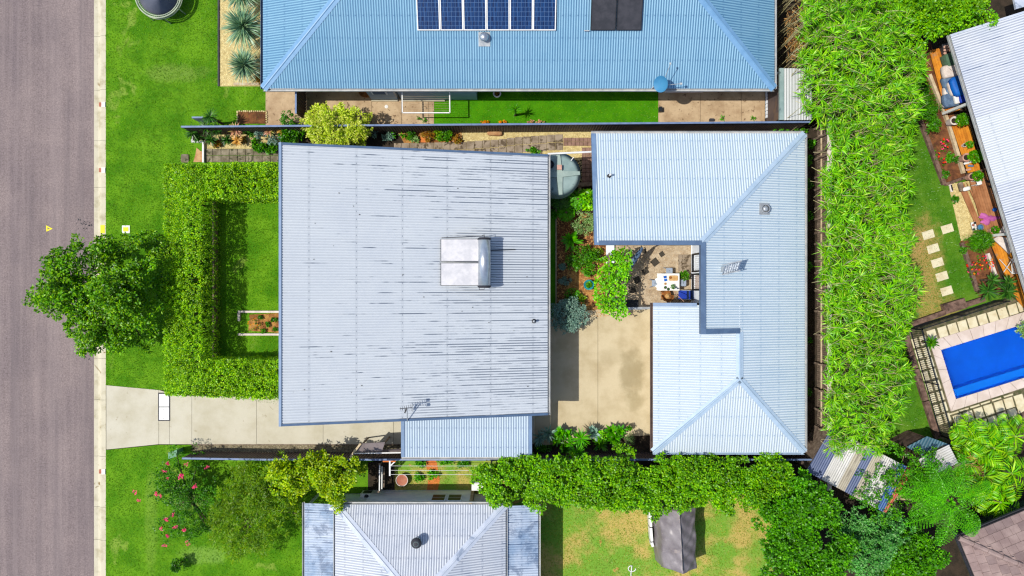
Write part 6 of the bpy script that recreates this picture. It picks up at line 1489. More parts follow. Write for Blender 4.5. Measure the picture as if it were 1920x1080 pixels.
boards([(1797, 347), (1809, 343), (1843, 430), (1830, 438)], .18, dk, m_['deckworn'], wd=.3, nm='step_boards'); boards([(1813, 343), (1822, 340), (1852, 428), (1845, 432)], .26, dk, m_['deckworn'], wd=.3, nm='step_boards')
def line_th(pts, w, h, z, mat, label, nm, cat):
    for i in range(len(pts) - 1):
        o = MB().bar(W(*pts[i], z), W(*pts[i + 1], z), w, h).build(nm, mat); props(o, label if isinstance(label, str) else label[i], cat)
line_th([(1742, 140), (1778, 232), (1806, 325)], .14, .2, .1, m_['timberpale'], ['pale edging board beside the upper end of the deck', 'pale edging board between red flower bed and deck'], 'edging_board', 'garden edging')
line_th([(1725, 226), (1770, 346)], .18, .2, .1, m_['sleeper'], 'dark timber sleeper along the left of the red flower bed', 'garden_sleeper', 'sleeper')
line_th([(1772, 346), (1812, 332)], .14, .2, .12, m_['sleeper'], 'dark timber sleeper at the foot of the red flower bed', 'garden_sleeper', 'sleeper')
line_th([(1803, 455), (1832, 545)], .16, .2, .1, m_['sleeper'], 'dark timber sleeper along the left of the orange flower bed', 'garden_sleeper', 'sleeper')
line_th([(1851, 475), (1866, 516)], .12, .2, .1, m_['clothwhite'], 'whitish edging board right of the orange flower bed', 'edging_board', 'garden edging')
line_th([(1813, 328), (1852, 316)], .1, .1, .5, m_['sleeper'], 'dark timber beam crossing the middle of the deck', 'cross_beam', 'beam')
def thing_mb(mb, nm, mat, label, cat, smooth=True, **kw):
    o = mb.build(nm, mat, smooth=smooth); return props(o, label, cat, **kw)
def RB(px, py, z, sx, sy, sz, rz=0.0, r=.3, nz=.0, seed=0): q = W(px, py, z); return MB().rbox((q.x, q.y, z), sx, sy, sz, rz, r, nz=nz, seed=seed)
A17 = math.atan2(ed.y, ed.x)
thing_mb(RB(1780, 113, .7, .62, .55, .5, A17, .15), 'storage_box', m_['greencloth'], 'green mesh covered box on the upper deck', 'box')
r = empty('rock_planter', W(1776, 95), 'dark framed planter with pinkish rocks at the top of the deck', 'planter')
thing_ = RB(1775, 95, .5, .7, .45, .3, A17, .15).build('trough', m_['dark'], r)
for i in range(7): RB(1772 + (i % 3) * 4, 88 + (i // 3) * 6, .68, .16, .13, .12, i, .8).build('rock', m_['pinkpot'], r, smooth=True)
thing_mb(RB(1780, 134, .75, .72, .62, .35, .2, .35, .06, 3), 'cloth_bundle', m_['clothwhite'], 'pinkish white cushion heap at the top of the tarpaulin pile', 'cushion')
thing_mb(RB(1781, 158, .55, .7, .9, .35, .3, .4, .06, 4), 'grey_tarpaulin', m_['bluegrey'], 'blue grey tarpaulin under the bright blue sheet', 'tarpaulin')
thing_mb(RB(1795, 162, .95, .66, 1.0, .45, .35, .6, .03, 5), 'blue_sheet', m_['bluetarp'], 'bright blue sheet draped over the pile on the deck', 'tarpaulin')
thing_mb(RB(1783, 167, .8, .22, .7, .25, .35, .5, .03, 6), 'white_hull', m_['clothwhite'], 'white curved shell showing left of the bright blue sheet', 'boat shell')
thing_mb(RB(1782, 188, .55, .8, .7, .35, .2, .4, .08, 7), 'grey_cover', m_['bluegrey'], 'crumpled slate cloth at the lower end of the pile', 'cloth')
thing_mb(RB(1773, 192, .5, .3, .5, .3, .1, .5, .08, 8), 'white_sack', m_['clothwhite'], 'white sack at the lower left corner of the pile', 'sack')
thing_mb(RB(1772, 172, .5, .22, .4, .3, .1, .5, .08, 9), 'white_bag', m_['clothwhite'], 'small white bag on the left side of the pile', 'bag')
thing_mb(RB(1794, 186, .8, .28, .45, .2, .25, .3), 'wash_basket', m_['white'], 'white rimmed basket beside the deep blue cloth', 'basket')
thing_mb(RB(1803, 186, .85, .32, .4, .3, .2, .5, .06, 11), 'blue_towel', m_['bluedeep'], 'deep blue spotted cloth against the white roof gutter', 'cloth')
pot(1790, 226, 'white pot with a bushy fern on the upper deck', .2, .5, m_['clothwhite'], m_['lf_mid'], rp=12, ox=11, n=60, z0=.35)
pot(1809, 272, 'little white pot with a thin plant on the deck', .09, .2, m_['clothwhite'], m_['lf_fern'], rp=6, ox=5, n=10, z0=.35)
pot(1813, 295, 'pale clay pot with a large leafy plant on the deck', .2, .45, m_['pinkpot'], m_['lf_mid'], rp=13, ox=12, n=70, z0=.35)
pot(1823, 331, 'pink clay pot with a green shrub below the cross beam', .17, .4, m_['pinkpot'], m_['lf_mid'], rp=9, ox=7, n=40, z0=.35)
pot(1862, 432, 'pale pot with a small leafy plant beside the white pillow', .14, .3, m_['pinkpot'], m_['lf_mid'], rp=6, n=14, z0=.35)
for i, (x, y, a, l) in enumerate(((1812, 306, .2, 'white shoe pointing left on the deck'), (1820, 303, .1, 'white shoe nearest the large pot'), (1820, 311, -.1, 'blue and white toy on the deck'), (1816, 318, .2, 'pinkish cloth scrap on the deck above the beam'))):
    thing_mb(RB(x, y, .42, .28, .11, .09, a, .5), ('shoe', 'shoe', 'toy', 'cloth_scrap')[i], m_[('white', 'white', 'bluegrey', 'pinkpot')[i]], l, ('shoe', 'shoe', 'toy', 'cloth')[i])
r = empty('deck_stool', W(1836, 342), 'white square stool on the worn deck', 'stool')
RB(1836, 342, .8, .24, .24, .04, .3, .3).build('seat', m_['white'], r)
q = W(1836, 342, .8)
for sx in (-.09, .09):
    for sy in (-.09, .09): MB().bar((q.x + sx, q.y + sy, .79), (q.x + sx * 1.2, q.y + sy * 1.2, .35), .025, .025).build('leg', m_['white'], r)
thing_mb(RB(1802, 350, .55, .2, .46, .18, .25, .4), 'fabric_seat', m_['timber'], 'grey padded seat at the head of the steps', 'seat')
thing_mb(RB(1812, 354, .6, .38, .2, .12, .25, .6), 'white_pillow', m_['white'], 'white oval pillow on the steps', 'pillow')
r = empty('tool_tray', W(1783, 352), 'white tray with black tools at the top of the gravel strip', 'tray')
RB(1783, 352, .1, .12, .42, .06, .25, .2).build('tray', m_['clothwhite'], r); RB(1785, 352, .15, .06, .3, .05, .25, .4).build('tool', m_['black'], r); RB(1780, 347, .16, .08, .09, .06, 0, .6).build('tool', m_['clothwhite'], r)
for x, y, l in ((1852, 340, 'black shoe near the gutter, upper one'), (1857, 350, 'black shoe near the gutter, lower one')): thing_mb(RB(x, y, .42, .18, .1, .08, -.4, .5), 'black_shoe', m_['black'], l, 'shoe')
q = W(1865, 393, .45); thing_mb(MB().lathe(q - Vector((0, 0, .1)), [(.02, 0), (.08, .03), (.105, .1), (.08, .17), (.02, .2)], 18), 'ball', m_['bluetarp'], 'small bright blue ball on the worn deck', 'ball')
mb = MB(); q = W(1854, 410, .42); rg = random.Random(5); n = 30
mb.v = [(q.x, q.y, .46)]
for i in range(n):
    t = 2 * math.pi * i / n; rr = .2 + .09 * math.sin(3 * t + 1) + .05 * math.sin(7 * t) ; mb.v.append((q.x + rr * 1.9 * math.cos(t) * .95, q.y + rr * .95 * math.sin(t), .43 + .03 * math.sin(5 * t)))
for i in range(n):
    t = 2 * math.pi * i / n; rr = .24 + .09 * math.sin(3 * t + 1) + .05 * math.sin(7 * t); mb.v.append((q.x + rr * 1.9 * math.cos(t) * .95, q.y + rr * .95 * math.sin(t), .356))
mb.f = [(0, 1 + i, 1 + (i + 1) % n) for i in range(n)] + [(1 + i, 1 + n + i, 1 + n + (i + 1) % n, 1 + (i + 1) % n) for i in range(n)]
thing_mb(mb, 'pink_towel', m_['pinkcloth'], 'crumpled pink towel on the worn deck', 'towel')
r = empty('toy_tray', W(1826, 424), 'white edged tray holding dark and red toys at the bottom of the steps', 'tray')
RB(1826, 424, .4, .22, .42, .06, .25, .2).build('tray', m_['white'], r)
for i, (x, y, mt) in enumerate(((1828, 418, 'black'), (1825, 422, 'terracotta'), (1829, 426, 'clothwhite'), (1826, 430, 'dark'))): RB(x, y, .5, .11, .11, .1, i, .7).build('toy', m_[mt], r, smooth=True)
q = W(1839, 426, .6); r = empty('blue_bucket', (q.x, q.y, .35), 'round blue bucket beside the toy tray', 'bucket')
MB().lathe((q.x, q.y, .3), [(.1, 0), (.135, .28), (.145, .3), (.125, .3), (.1, .1), (.01, .09)], 22).build('bucket', m_['bluegrey'], r); MB().lathe((q.x, q.y, .5), [(.115, 0), (.01, .005)], 20).build('water', m_['dish'], r)
def tri_cloth(px, z, label, nm, cat):
    P = [W(x, y, z) for x, y in px]; c = sum(P, Vector()) / len(P); mb = MB(); n = len(P)
    mb.v = [tuple(p - Vector((0, 0, .05))) for p in P] + [tuple(p * .97 + c * .03) for p in P] + [tuple(c + Vector((0, 0, .07)))]
    mb.f = [(i, (i + 1) % n, n + (i + 1) % n, n + i) for i in range(n)] + [(n + i, n + (i + 1) % n, 2 * n) for i in range(n)]
    return thing_mb(mb, nm, m_['clothwhite'], label, cat, smooth=False)
tri_cloth([(1862, 448), (1872, 443), (1893, 446), (1899, 470), (1893, 477), (1878, 462)], .75, 'pale wedge shaped floor cushion below the white veranda post', 'floor_cushion', 'cushion'); tri_cloth([(1874, 436), (1882, 423), (1890, 436)], .7, 'small pale triangular cushion above the white veranda post', 'floor_cushion', 'cushion')
# clothes airer
r = empty('clothes_airer', W(1895, 500), 'white folding clothes airer with crossed legs on the deck', 'clothes airer')
z1, z2 = 1.15, .38
for a, b in (((1874, 486, z2), (1898, 513, z1)), ((1882, 510, z2), (1901, 482, z1)), ((1891, 482, z2), (1912, 500, z1)), ((1898, 513, z1), (1912, 512, z1)), ((1901, 483, z1), (1912, 484, z1)), ((1898, 513, z1), (1897, 496, z1)), ((1897, 496, z1), (1901, 483, z1)), ((1912, 484, z1), (1914, 512, z1))): MB().tube([W(*a), W(*b)], .018, 6).build('frame_tube', m_['white'], r)
for i in range(8): MB().tube([W(1900 + i * 1.8, 484, z1 + .005), W(1899 + i * 1.9, 512, z1 + .005)], .008, 5).build('rung', m_['white'], r)
# pool
def Pp(px, z=0): return [tuple(W(x, y, z)[:2]) for x, y in px]
pc = [(1763, 656), (1965, 593), (1993, 685), (1791, 748)]
po = [(1742, 640), (1990, 563), (2030, 690), (1782, 771)]
pl = empty('swimming_pool', W(1880, 670), 'rectangular bright blue swimming pool with pale pink coping', 'swimming pool')
inn = Pp(pc); out_ = Pp(po)
mb = MB()
mb.v = [(x, y, .06) for x, y in out_] + [(x, y, .06) for x, y in inn] + [(x, y, 0) for x, y in out_] + [(x, y, -.29) for x, y in inn]
mb.f = [(i, (i + 1) % 4, 4 + (i + 1) % 4, 4 + i) for i in range(4)] + [(8 + i, 8 + (i + 1) % 4, (i + 1) % 4, i) for i in range(4)] + [(4 + i, 4 + (i + 1) % 4, 12 + (i + 1) % 4, 12 + i) for i in range(4)]
# coping stones as parts
def lerp2(a, b, t): return (a[0] + (b[0] - a[0]) * t, a[1] + (b[1] - a[1]) * t)
for s in range(4):
    n = 10 if s % 2 == 0 else 5
    for i in range(n):
        t0_, t1_ = i / n + .002, (i + 1) / n - .002
        q = [lerp2(out_[s], out_[(s + 1) % 4], t0_), lerp2(out_[s], out_[(s + 1) % 4], t1_), lerp2(inn[s], inn[(s + 1) % 4], t1_), lerp2(inn[s], inn[(s + 1) % 4], t0_)]
        MB().prism(q, -.02, .065 + .002 * (i % 2)).build('coping_stone', m_['coping'], pl)
mb = MB(); D_ = -1.1
a, b, c_, d_ = [Vector((x, y, 0)) for x, y in inn]
mb.v = [(p.x, p.y, .03) for p in (a, b, c_, d_)] + [(p.x, p.y, D_) for p in (a, b, c_, d_)]
mb.f = [(0, 4, 5, 1), (1, 5, 6, 2), (2, 6, 7, 3), (3, 7, 4, 0), (4, 7, 6, 5)]
mb.build('shell', m_['poolwall'], pl)
e1_ = (d_ - a).normalized()
for k, (w0, w1, zt) in enumerate(((.0, .38, -.4),)):
    q = [d_ - e1_ * w0, c_ - e1_ * w0, c_ - e1_ * w1, d_ - e1_ * w1]; MB().prism([(p.x, p.y) for p in q], D_ + .01, zt).build('bench_step', m_['poolpale'], pl)
MB().add([(p.x, p.y, -.12) for p in (a, b, c_, d_)], [(0, 3, 2, 1)]).build('water', water_mat(), pl)
# hole in soil for the pool: pool bed sits above, so cut by lowering the surrounding sheets (see pool_surround)
PSUR = [(1702, 615), (1915, 548), (2040, 520), (2060, 800), (1768, 830)]
sd_ = MB(); oo = Pp(PSUR)
# ring of pebbles around the pool, triangulated between outer outline and coping outline
o4 = [tuple(W(x, y)[:2]) for x, y in ((1702, 615), (2045, 510), (2080, 780), (1768, 832))]
q4 = [lerp2(out_[i], inn[i], .3) for i in range(4)]
sd_.v = [(x, y, .012) for x, y in o4] + [(x, y, .012) for x, y in q4]; sd_.f = [(i, (i + 1) % 4, 4 + (i + 1) % 4, 4 + i) for i in range(4)]
sd_.build('pool_surround', m_['poolpebble'], kind='structure')
pp = empty('pool_pavers', W(1800, 780), 'cream pavers set in dark pebbles round the pool', 'paving')
for x, y in ((1747, 628), (1767, 622), (1786, 616), (1804.5, 610.5), (1823, 604.5), (1842, 598.5), (1861, 593), (1879.5, 587), (1898.5, 580), (1916.5, 573.5)): paver(x, y, 16.5, 19.5, m_['limestone'], pp, z=.055, rot=-17.3, jit=.02)
for x, y in ((1796, 786.5), (1816, 780.5), (1835, 774), (1853.5, 768), (1873, 761.5), (1891.5, 755.5), (1910.5, 749.5)): paver(x, y, 16.5, 19.5, m_['limestone'], pp, z=.055, rot=-17.3, jit=.02)
for x, y in ((1807, 807), (1825.5, 802.5), (1843, 796.5), (1861.5, 790), (1880, 783), (1898, 776), (1916, 768)): paver(x, y, 16.5, 19.5, m_['limestone'], pp, z=.055, rot=-17.3, jit=.02)
for i in range(8):
    x, y = 1715.5 + i * 6.45, 643 + i * 20.7
    paver(x, y, 11, 17.5, m_['limestone'], pp, z=.055, rot=-17.3); paver(x + 15, y - 4.6, 11.5, 17.5, m_['limestone'], pp, z=.055, rot=-17.3)
for i in range(5): x, y = 1748 + i * 7.5, 664 + i * 24; paver(x - 8, y + 8, 3.2, 17, m_['limestone'], pp, z=.055, rot=-17.3, name='narrow_paver')
for x, y in ((1788, 774), (1807, 768), (1827, 761.5), (1847, 755), (1868, 748.5), (1890, 741.5)): paver(x, y, 17.5, 3, m_['limestone'], pp, z=.055, rot=-17.3, name='narrow_paver')
# pool fence
pf = empty('pool_fence', W(1730, 700), 'black tubular pool fence with pickets round the pool corner', 'fence')
base = [(1862, 564), (1704, 615), (1762, 816)]
for s, (A_, B_) in enumerate(zip(base[:-1], base[1:])):
    a, b = W(*A_), W(*B_); L = (b - a).length; d = (b - a).normalized(); n = max(2, int(L / 2.3)); 
    for i in range(n + 1):
        q = a + d * (L * i / n); MB().bar((q.x, q.y, 0), (q.x, q.y, 1.25), .055, .055, d).build('post', m_['black'], pf)
    for zz in (.1, 1.15): MB().bar(Vector((a.x, a.y, zz)), Vector((b.x, b.y, zz)), .04, .04).build('rail', m_['black'], pf)
    mb = MB(); k = int(L / .1)
    for i in range(k): q = a + d * (.05 + i * L / k); mb.bar((q.x, q.y, .1), (q.x, q.y, 1.15), .017, .017, d)
    mb.build('pickets', m_['black'], pf, kind='stuff')
for a, b, l in (((1707, 614), (1770, 592), 'timber sleeper along the pool fence, left part'), ((1770, 590), (1845, 566), 'timber sleeper along the pool fence, right part')):
    o = MB().bar(W(*a, .12) + Vector((0, .16, 0)), W(*b, .12) + Vector((0, .16, 0)), .24, .26).build('retaining_sleeper', m_['sleeper']); props(o, l, 'sleeper')
for i, (a, b) in enumerate((((1697, 628), (1715, 690)), ((1716, 692), (1734, 750)), ((1735, 752), (1757, 822)))):
    o = MB().bar(W(*a, .12), W(*b, .12), .26, .26).build('retaining_sleeper', m_['sleeper']); props(o, ['upper timber sleeper down the left of the pool fence', 'middle timber sleeper down the left of the pool fence', 'lowest timber sleeper down the left of the pool fence'][i], 'sleeper')
o = MB().bar(W(1768, 580, .15), W(1808, 568, .15), .5, .3).build('timber_log', m_['sleeper']); props(o, 'thick weathered timber block lying above the pool fence', 'timber block')
o = MB().bar(W(1850, 840, .05), W(1960, 770, .05), 1.1, .1).build('timber_platform', m_['sleeper']); props(o, 'weathered timber strip at the lower right of the pool pavers', 'platform')
# ================================================================== PLANTS
# ---- clipped hedge round the front lawn
def hedge_arm(lv, px, hh, dens, rng, sides=(), lump=.16):
    """leaf clumps over the top and the sides of a clipped hedge whose foot is the pixel polygon px"""
    x, y = sample(px, dens, rng); n = len(x)
    z = hh + lump * np.sin(x * 1.9 + 1.3 * np.sin(y * 1.1)) * np.sin(y * 2.1 + .7) * .6 + rng.normal(size=n) * .05 - (rng.uniform(size=n) < .22) * rng.uniform(.05, .22, n)
    lv.tufts(np.stack([x, y, z - .08], 1), np.stack([rng.normal(size=n) * .35, rng.normal(size=n) * .35, np.ones(n)], 1), 10, .05, .068, .034)
    x, y = sample(px, dens * .8, rng); n = len(x); lv.tufts(np.stack([x, y, hh - .32 + rng.normal(size=n) * .06], 1), np.tile([0, 0, 1.0], (n, 1)), 10, .09, .1, .055)
    P = [W(a, b) for a, b in px]
    for i in sides:
        a, b = P[i], P[(i + 1) % len(P)]; L = (b - a).length; m = int(L * hh * dens * .8); t = rng.uniform(0, 1, m); zz = rng.uniform(.05, hh, m) 
        d = (b - a).normalized(); cc = sum(P, Vector()) / len(P); nn = Vector((-d.y, d.x, 0)); nn = nn if (cc - a).dot(nn) < 0 else -nn
        off = rng.normal(size=m) * .025 - .06
        Q = np.stack([a.x + (b.x - a.x) * t + nn.x * off, a.y + (b.y - a.y) * t + nn.y * off, zz], 1)
        lv.tufts(Q, np.stack([np.full(m, nn.x), np.full(m, nn.y), np.full(m, .35)], 1) + rng.normal(size=(m, 3)) * .3, 10, .05, .068, .036)
HH = 2.45
def g2(px, py, z=HH):   # pixel seen at hedge top -> the same point dropped to the ground, as a pixel
    p = W(px, py, z); return (960 + p.x * F / H, 540 - p.y * F / H)
hr = empty('front_hedge', W(400, 530), 'clipped bright green hedge enclosing the front lawn on three sides', 'hedge')
lv = Leaves(11); rng = lv.rng
tl, trr, bl, br = g2(305, 306), g2(560, 303), g2(306, 742), g2(560, 752)
hedge_arm(lv, [tl, (414, tl[1]), (414, bl[1] + 2), bl], HH, 66, rng, sides=(0, 1, 2, 3))
hedge_arm(lv, [(414, tl[1]), trr, (trr[0], 381), (414, 381)], HH, 66, rng, sides=(0, 2))
hedge_arm(lv, [(414, 667), (trr[0], 667), br, (414, bl[1] + 3)], HH, 66, rng, sides=(0, 2))
lv.build('foliage', m_['lf_hedge'], hr, kind='stuff')
st = MB()
for i in range(46):
    f = i / 45; x, y = (385, 325 + f * 395); q = W(x, y); st.tube([(q.x, q.y, -.02), (q.x + .05, q.y + .04, 1.2), (q.x - .1, q.y + .1, 1.8)], [.04, .03, .01], 5)
for i in range(14):
    for y in (350, 700): q = W(425 + i * 11, y); st.tube([(q.x, q.y, -.02), (q.x + .04, q.y - .03, 1.2), (q.x, q.y + .1, 1.8)], [.04, .03, .01], 5)
st.build('stems', m_['bark'], hr, kind='stuff')
# ---- trees
tree('street_tree', 'round leafy street tree overhanging the kerb and the road', 'tree', 166, 547, 118, 5.2, m_['lf_street'], m_['bark'], nb=66, dens=42, k=6, L=.14, Wd=.075, trunk=(232, 547), out_=.28, seed=5, nz=.3, shape=(1.1, 1.0), squash=.75)
for i, (x, y, rr, h, l, s) in enumerate(((545, 892, 48, 3.4, 'left one of the two yellow green citrus trees by the fence', 31), (630, 893, 50, 3.8, 'right one of the two citrus trees, touching the bottom roof', 32), (598, 878, 34, 3.0, 'small citrus tree between the two larger ones', 33))):
    tree('citrus_tree', l, 'tree', x, y + 5, rr * 1.02, h, m_['lf_lemon'], m_['bark'], nb=32, dens=46, k=6, L=.13, Wd=.075, seed=s, group='citrus trees by the lower fence', nz=.28)
hx_ = [(938, 908, 46, 3.4, 'leftmost hedgerow tree, over the corner of the white roof'), (990, 893, 42, 3.2, 'second hedgerow tree, near the right veranda'), (1040, 912, 54, 3.6, 'third hedgerow tree, beside the shaded lawn'), (1105, 911, 52, 3.6, 'fourth hedgerow tree, below the yuccas'), (1165, 908, 55, 3.8, 'fifth hedgerow tree, tallest one below the concrete yard'),
       (1228, 918, 54, 3.7, 'sixth hedgerow tree, overhanging the covered trailer'), (1290, 903, 52, 3.6, 'seventh hedgerow tree, right of the trailer'), (1345, 895, 44, 3.4, 'eighth hedgerow tree, under the rear roof'), (1395, 915, 54, 3.7, 'ninth hedgerow tree, above the dry lawn patch'), (1450, 905, 50, 3.6, 'tenth hedgerow tree, at the lower right of the rear roof')]
for i, (x, y, rr, h, l) in enumerate(hx_): tree('hedgerow_tree', l, 'tree', x, y, rr * 1.13, h, m_['lf_ficus'], m_['bark'], nb=36, dens=52, k=6, L=.12, Wd=.07, seed=50 + i, group='trees in the long hedgerow', nz=.26, squash=.8)
for i, (x, y, rr, h, l) in enumerate(((1480, 1000, 62, 4.2, 'dense tree standing at the right edge of the dry lawn'), (1516, 945, 54, 4.1, 'dense tree beside the patchwork shed'), (1545, 1040, 60, 4.2, 'dense tree at the bottom edge left of the grey green one'), (1498, 1085, 50, 4.0, 'dense tree cut by the bottom edge'))):
    tree('broadleaf_tree', l, 'tree', x, y, rr * 1.18, h, m_['lf_mid'], m_['bark'], nb=40, dens=46, k=6, L=.14, Wd=.08, seed=70 + i, group='dense trees at the lower right', nz=.26)
tree('grey_green_tree', 'silvery green tree at the bottom right beside the ferns', 'tree', 1640, 1020, 82, 3.8, m_['lf_sea'], m_['bark'], nb=46, dens=44, k=6, L=.12, Wd=.06, seed=81, nz=.3)
tree('laurel_tree', 'deep green tree at the bottom edge left of the tiled roof', 'tree', 1716, 1062, 68, 3.7, m_['lf_mid'], m_['bark'], nb=46, dens=44, k=6, L=.14, Wd=.08, seed=82, nz=.3)
tree('sparse_tree', 'sparse bare-twigged tree over the patchwork shed', 'tree', 1675, 915, 84, 3.9, m_['lf_mid'], m_['cane'], nb=38, dens=13, k=5, L=.11, Wd=.06, seed=83, nz=.5, trunk=(1668, 945))
tree('thin_tree', 'loose leafy sapling over the small teal shed', 'tree', 1738, 878, 46, 3.0, m_['lf_mid'], m_['cane'], nb=22, dens=13, k=5, L=.11, Wd=.06, seed=84, nz=.5)
tree('shade_tree', 'dense green tree at the top right beside the white roof', 'tree', 1775, 5, 104, 4.2, m_['lf_ficus'], m_['bark'], nb=60, dens=44, k=6, L=.13, Wd=.075, seed=85, nz=.28, shape=(1.2, .8))
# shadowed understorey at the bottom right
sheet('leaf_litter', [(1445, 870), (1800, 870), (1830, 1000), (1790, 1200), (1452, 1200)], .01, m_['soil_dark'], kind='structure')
# crepe myrtle with pink flowers
def pinkfl(lv): pass
r = tree('crepe_myrtle', 'airy dark green tree dotted with pink flower heads', 'tree', 330, 945, 84, 2.9, m_['lf_dark'], m_['bark'], nb=46, dens=34, k=5, L=.09, Wd=.045, seed=90, nz=.5, shape=(.85, 1.1))
fl = [(315, 869), (350, 870), (388, 876), (340, 890), (308, 884), (316, 897), (365, 912), (252, 923), (260, 938), (293, 926), (302, 929), (325, 965), (312, 974), (302, 990), (329, 988), (315, 1005), (309, 1023), (353, 1019), (345, 994), (338, 895)]
for i, (x, y) in enumerate(fl):
    lf = Leaves(100 + i); q = W(x, y, 2.7); P, N = ellips(lf.rng, q, (.05 + .04 * ((i * 7) % 5) / 4, .05 + .04 * ((i * 3) % 4) / 3, .05), 6 if i % 3 else 12, -.4, .5); lf.clumps(P, N, 4, .06, .045, 1.2)
    lf.build('flower_head', m_['fl_pink'], r)
tree('feathery_tree', 'wide feathery olive green tree left of the white bottom roof', 'tree', 468, 972, 98, 3.2, m_['lf_olive'], m_['bark'], nb=52, dens=40, k=8, L=.2, Wd=.022, seed=91, nz=.45, shape=(1, 1.15))
bush('small_shrub', 'small dark round shrub alone at the bottom of the corner lawn', 'shrub', 334, 1058, 15, 13, .9, m_['lf_dark'], seed=92)
# ---- big bamboo stand
bb = empty('bamboo_stand', W(1615, 450), 'long stand of bright green bamboo-like cane between the fences', 'bamboo')
BP = [(1500, -60), (1590, -60), (1690, 10), (1716, 60), (1733, 130), (1726, 200), (1712, 270), (1700, 340), (1695, 400), (1712, 440), (1700, 480), (1722, 530), (1710, 600), (1690, 650), (1700, 700), (1690, 760), (1672, 810), (1650, 845), (1562, 850), (1550, 838), (1546, 760), (1553, 690), (1540, 620), (1550, 550), (1538, 480), (1551, 400), (1541, 340), (1553, 290), (1542, 240), (1512, 200), (1500, 120)]
lv = Leaves(200); rng = lv.rng
def tops_(n, zlo, zhi, inset=0):
    x, y = sample(BP, n, rng, z=3.4); z = rng.uniform(zlo, zhi, len(x)); k = (H - z) / (H - 3.4)
    und = np.sin(x * 1.7 + 1.2 * np.sin(y * .9)) * np.sin(y * 1.45 + 2 * np.sin(x * .6)); z = z + .38 * und
    return np.stack([x * k, y * k, z], 1)
T = tops_(15, 2.8, 4.2)
# each cane top: a star of long blades leaning one way
lean = unit(np.stack([np.sin(T[:, 0] * .7 + T[:, 1] * .9) * .5 + .45, np.cos(T[:, 1] * .6) * .5 + rng.normal(size=len(T)) * .6, rng.uniform(-.1, .5, len(T))], 1))
k = 14
P = np.repeat(T, k, 0); Dl = np.repeat(lean, k, 0)
az = rng.uniform(0, 6.283, len(P)); el = np.radians(rng.uniform(-10, 50, len(P)))
D = np.stack([np.cos(az) * np.cos(el), np.sin(az) * np.cos(el), np.sin(el)], 1); D = unit(D + Dl * .75)
lv.add(P, D, rng.uniform(.26, .56, len(P)), rng.uniform(.026, .044, len(P)))
T2 = tops_(12, 1.9, 3.2); P = np.repeat(T2, 10, 0); az = rng.uniform(0, 6.283, len(P)); el = np.radians(rng.uniform(-15, 60, len(P)))
D = np.stack([np.cos(az) * np.cos(el), np.sin(az) * np.cos(el), np.sin(el)], 1); lv.add(P, D, rng.uniform(.26, .46, len(P)), rng.uniform(.026, .042, len(P)))
T3 = tops_(9, .9, 2.2); P = np.repeat(T3, 8, 0); az = rng.uniform(0, 6.283, len(P)); el = np.radians(rng.uniform(-15, 60, len(P)))
D = np.stack([np.cos(az) * np.cos(el), np.sin(az) * np.cos(el), np.sin(el)], 1); lv.add(P, D, rng.uniform(.3, .5, len(P)), .055)
lv.build('foliage', m_['lf_bamboo'], bb, seg=2, droop=.22, kind='stuff')
st = MB(); idx = rng.choice(len(T), min(len(T), 900), replace=False)
for i in idx:
    t = T[i]; l = lean[i]; bx_ = max(t[0] - l[0] * .5, fx + 1.0 if t[1] < 8 else t[0] - .1); st.tube([(bx_, t[1] - l[1] * .5, 0), (bx_ * .55 + t[0] * .45, t[1] - l[1] * .3, t[2] * .6), (t[0] + l[0] * .12, t[1] + l[1] * .1, t[2] + .05)], [.022, .018, .006], 4, cap=False)
for i in rng.choice(len(T), 420, replace=False):   # bare pale side twigs lying over the leaves
    t = T[i]; a = rng.uniform(-.9, .9) ; l_ = rng.uniform(.5, 1.2)
    st.tube([(t[0] - math.cos(a) * l_ * .6, t[1] - math.sin(a) * l_ * .6, t[2] - .25), (t[0], t[1], t[2] + .1), (t[0] + math.cos(a) * l_ * .5, t[1] + math.sin(a) * l_ * .5, t[2] + .12)], [.011, .009, .004], 3, cap=False)
st.build('canes', m_['cane'], bb, kind='stuff')
dl = Leaves(201); x, y = sample([(1485, 5), (1500, 5), (1512, 60), (1515, 112), (1482, 100)], 26, dl.rng, z=1.5); dl.clumps(np.stack([x, y, dl.rng.uniform(.5, 1.8, len(x))], 1), np.tile([0, 0, 1.0], (len(x), 1)), 9, .3, .03)
o = dl.build('dry_bush', m_['lf_dry'], kind='stuff', seg=2); props(o, 'rusty dry grassy clump at the top left edge of the bamboo', 'dry plant')
spiky('bromeliad', 'dark green strappy rosette at the left edge of the bamboo', 'plant', 1512, 108, 26, m_['lf_yuccad'], n=70, h=1.5, wd=.07, seed=33)
# dark bushes right of the bamboo
for x, y, rr, l, s in ((1728, 172, 22, 'dark fine-leaved bush between bamboo and deck, upper part', 1), (1738, 205, 20, 'dark fine-leaved bush between bamboo and deck, lower part', 2), (1752, 235, 13, 'green bush at the head of the red flower bed', 3)): bush('garden_bush', l, 'bush', x, y, rr, rr, 1.3, m_['lf_dark'] if s < 3 else m_['lf_mid'], L=.16, Wd=.035, seed=110 + s)
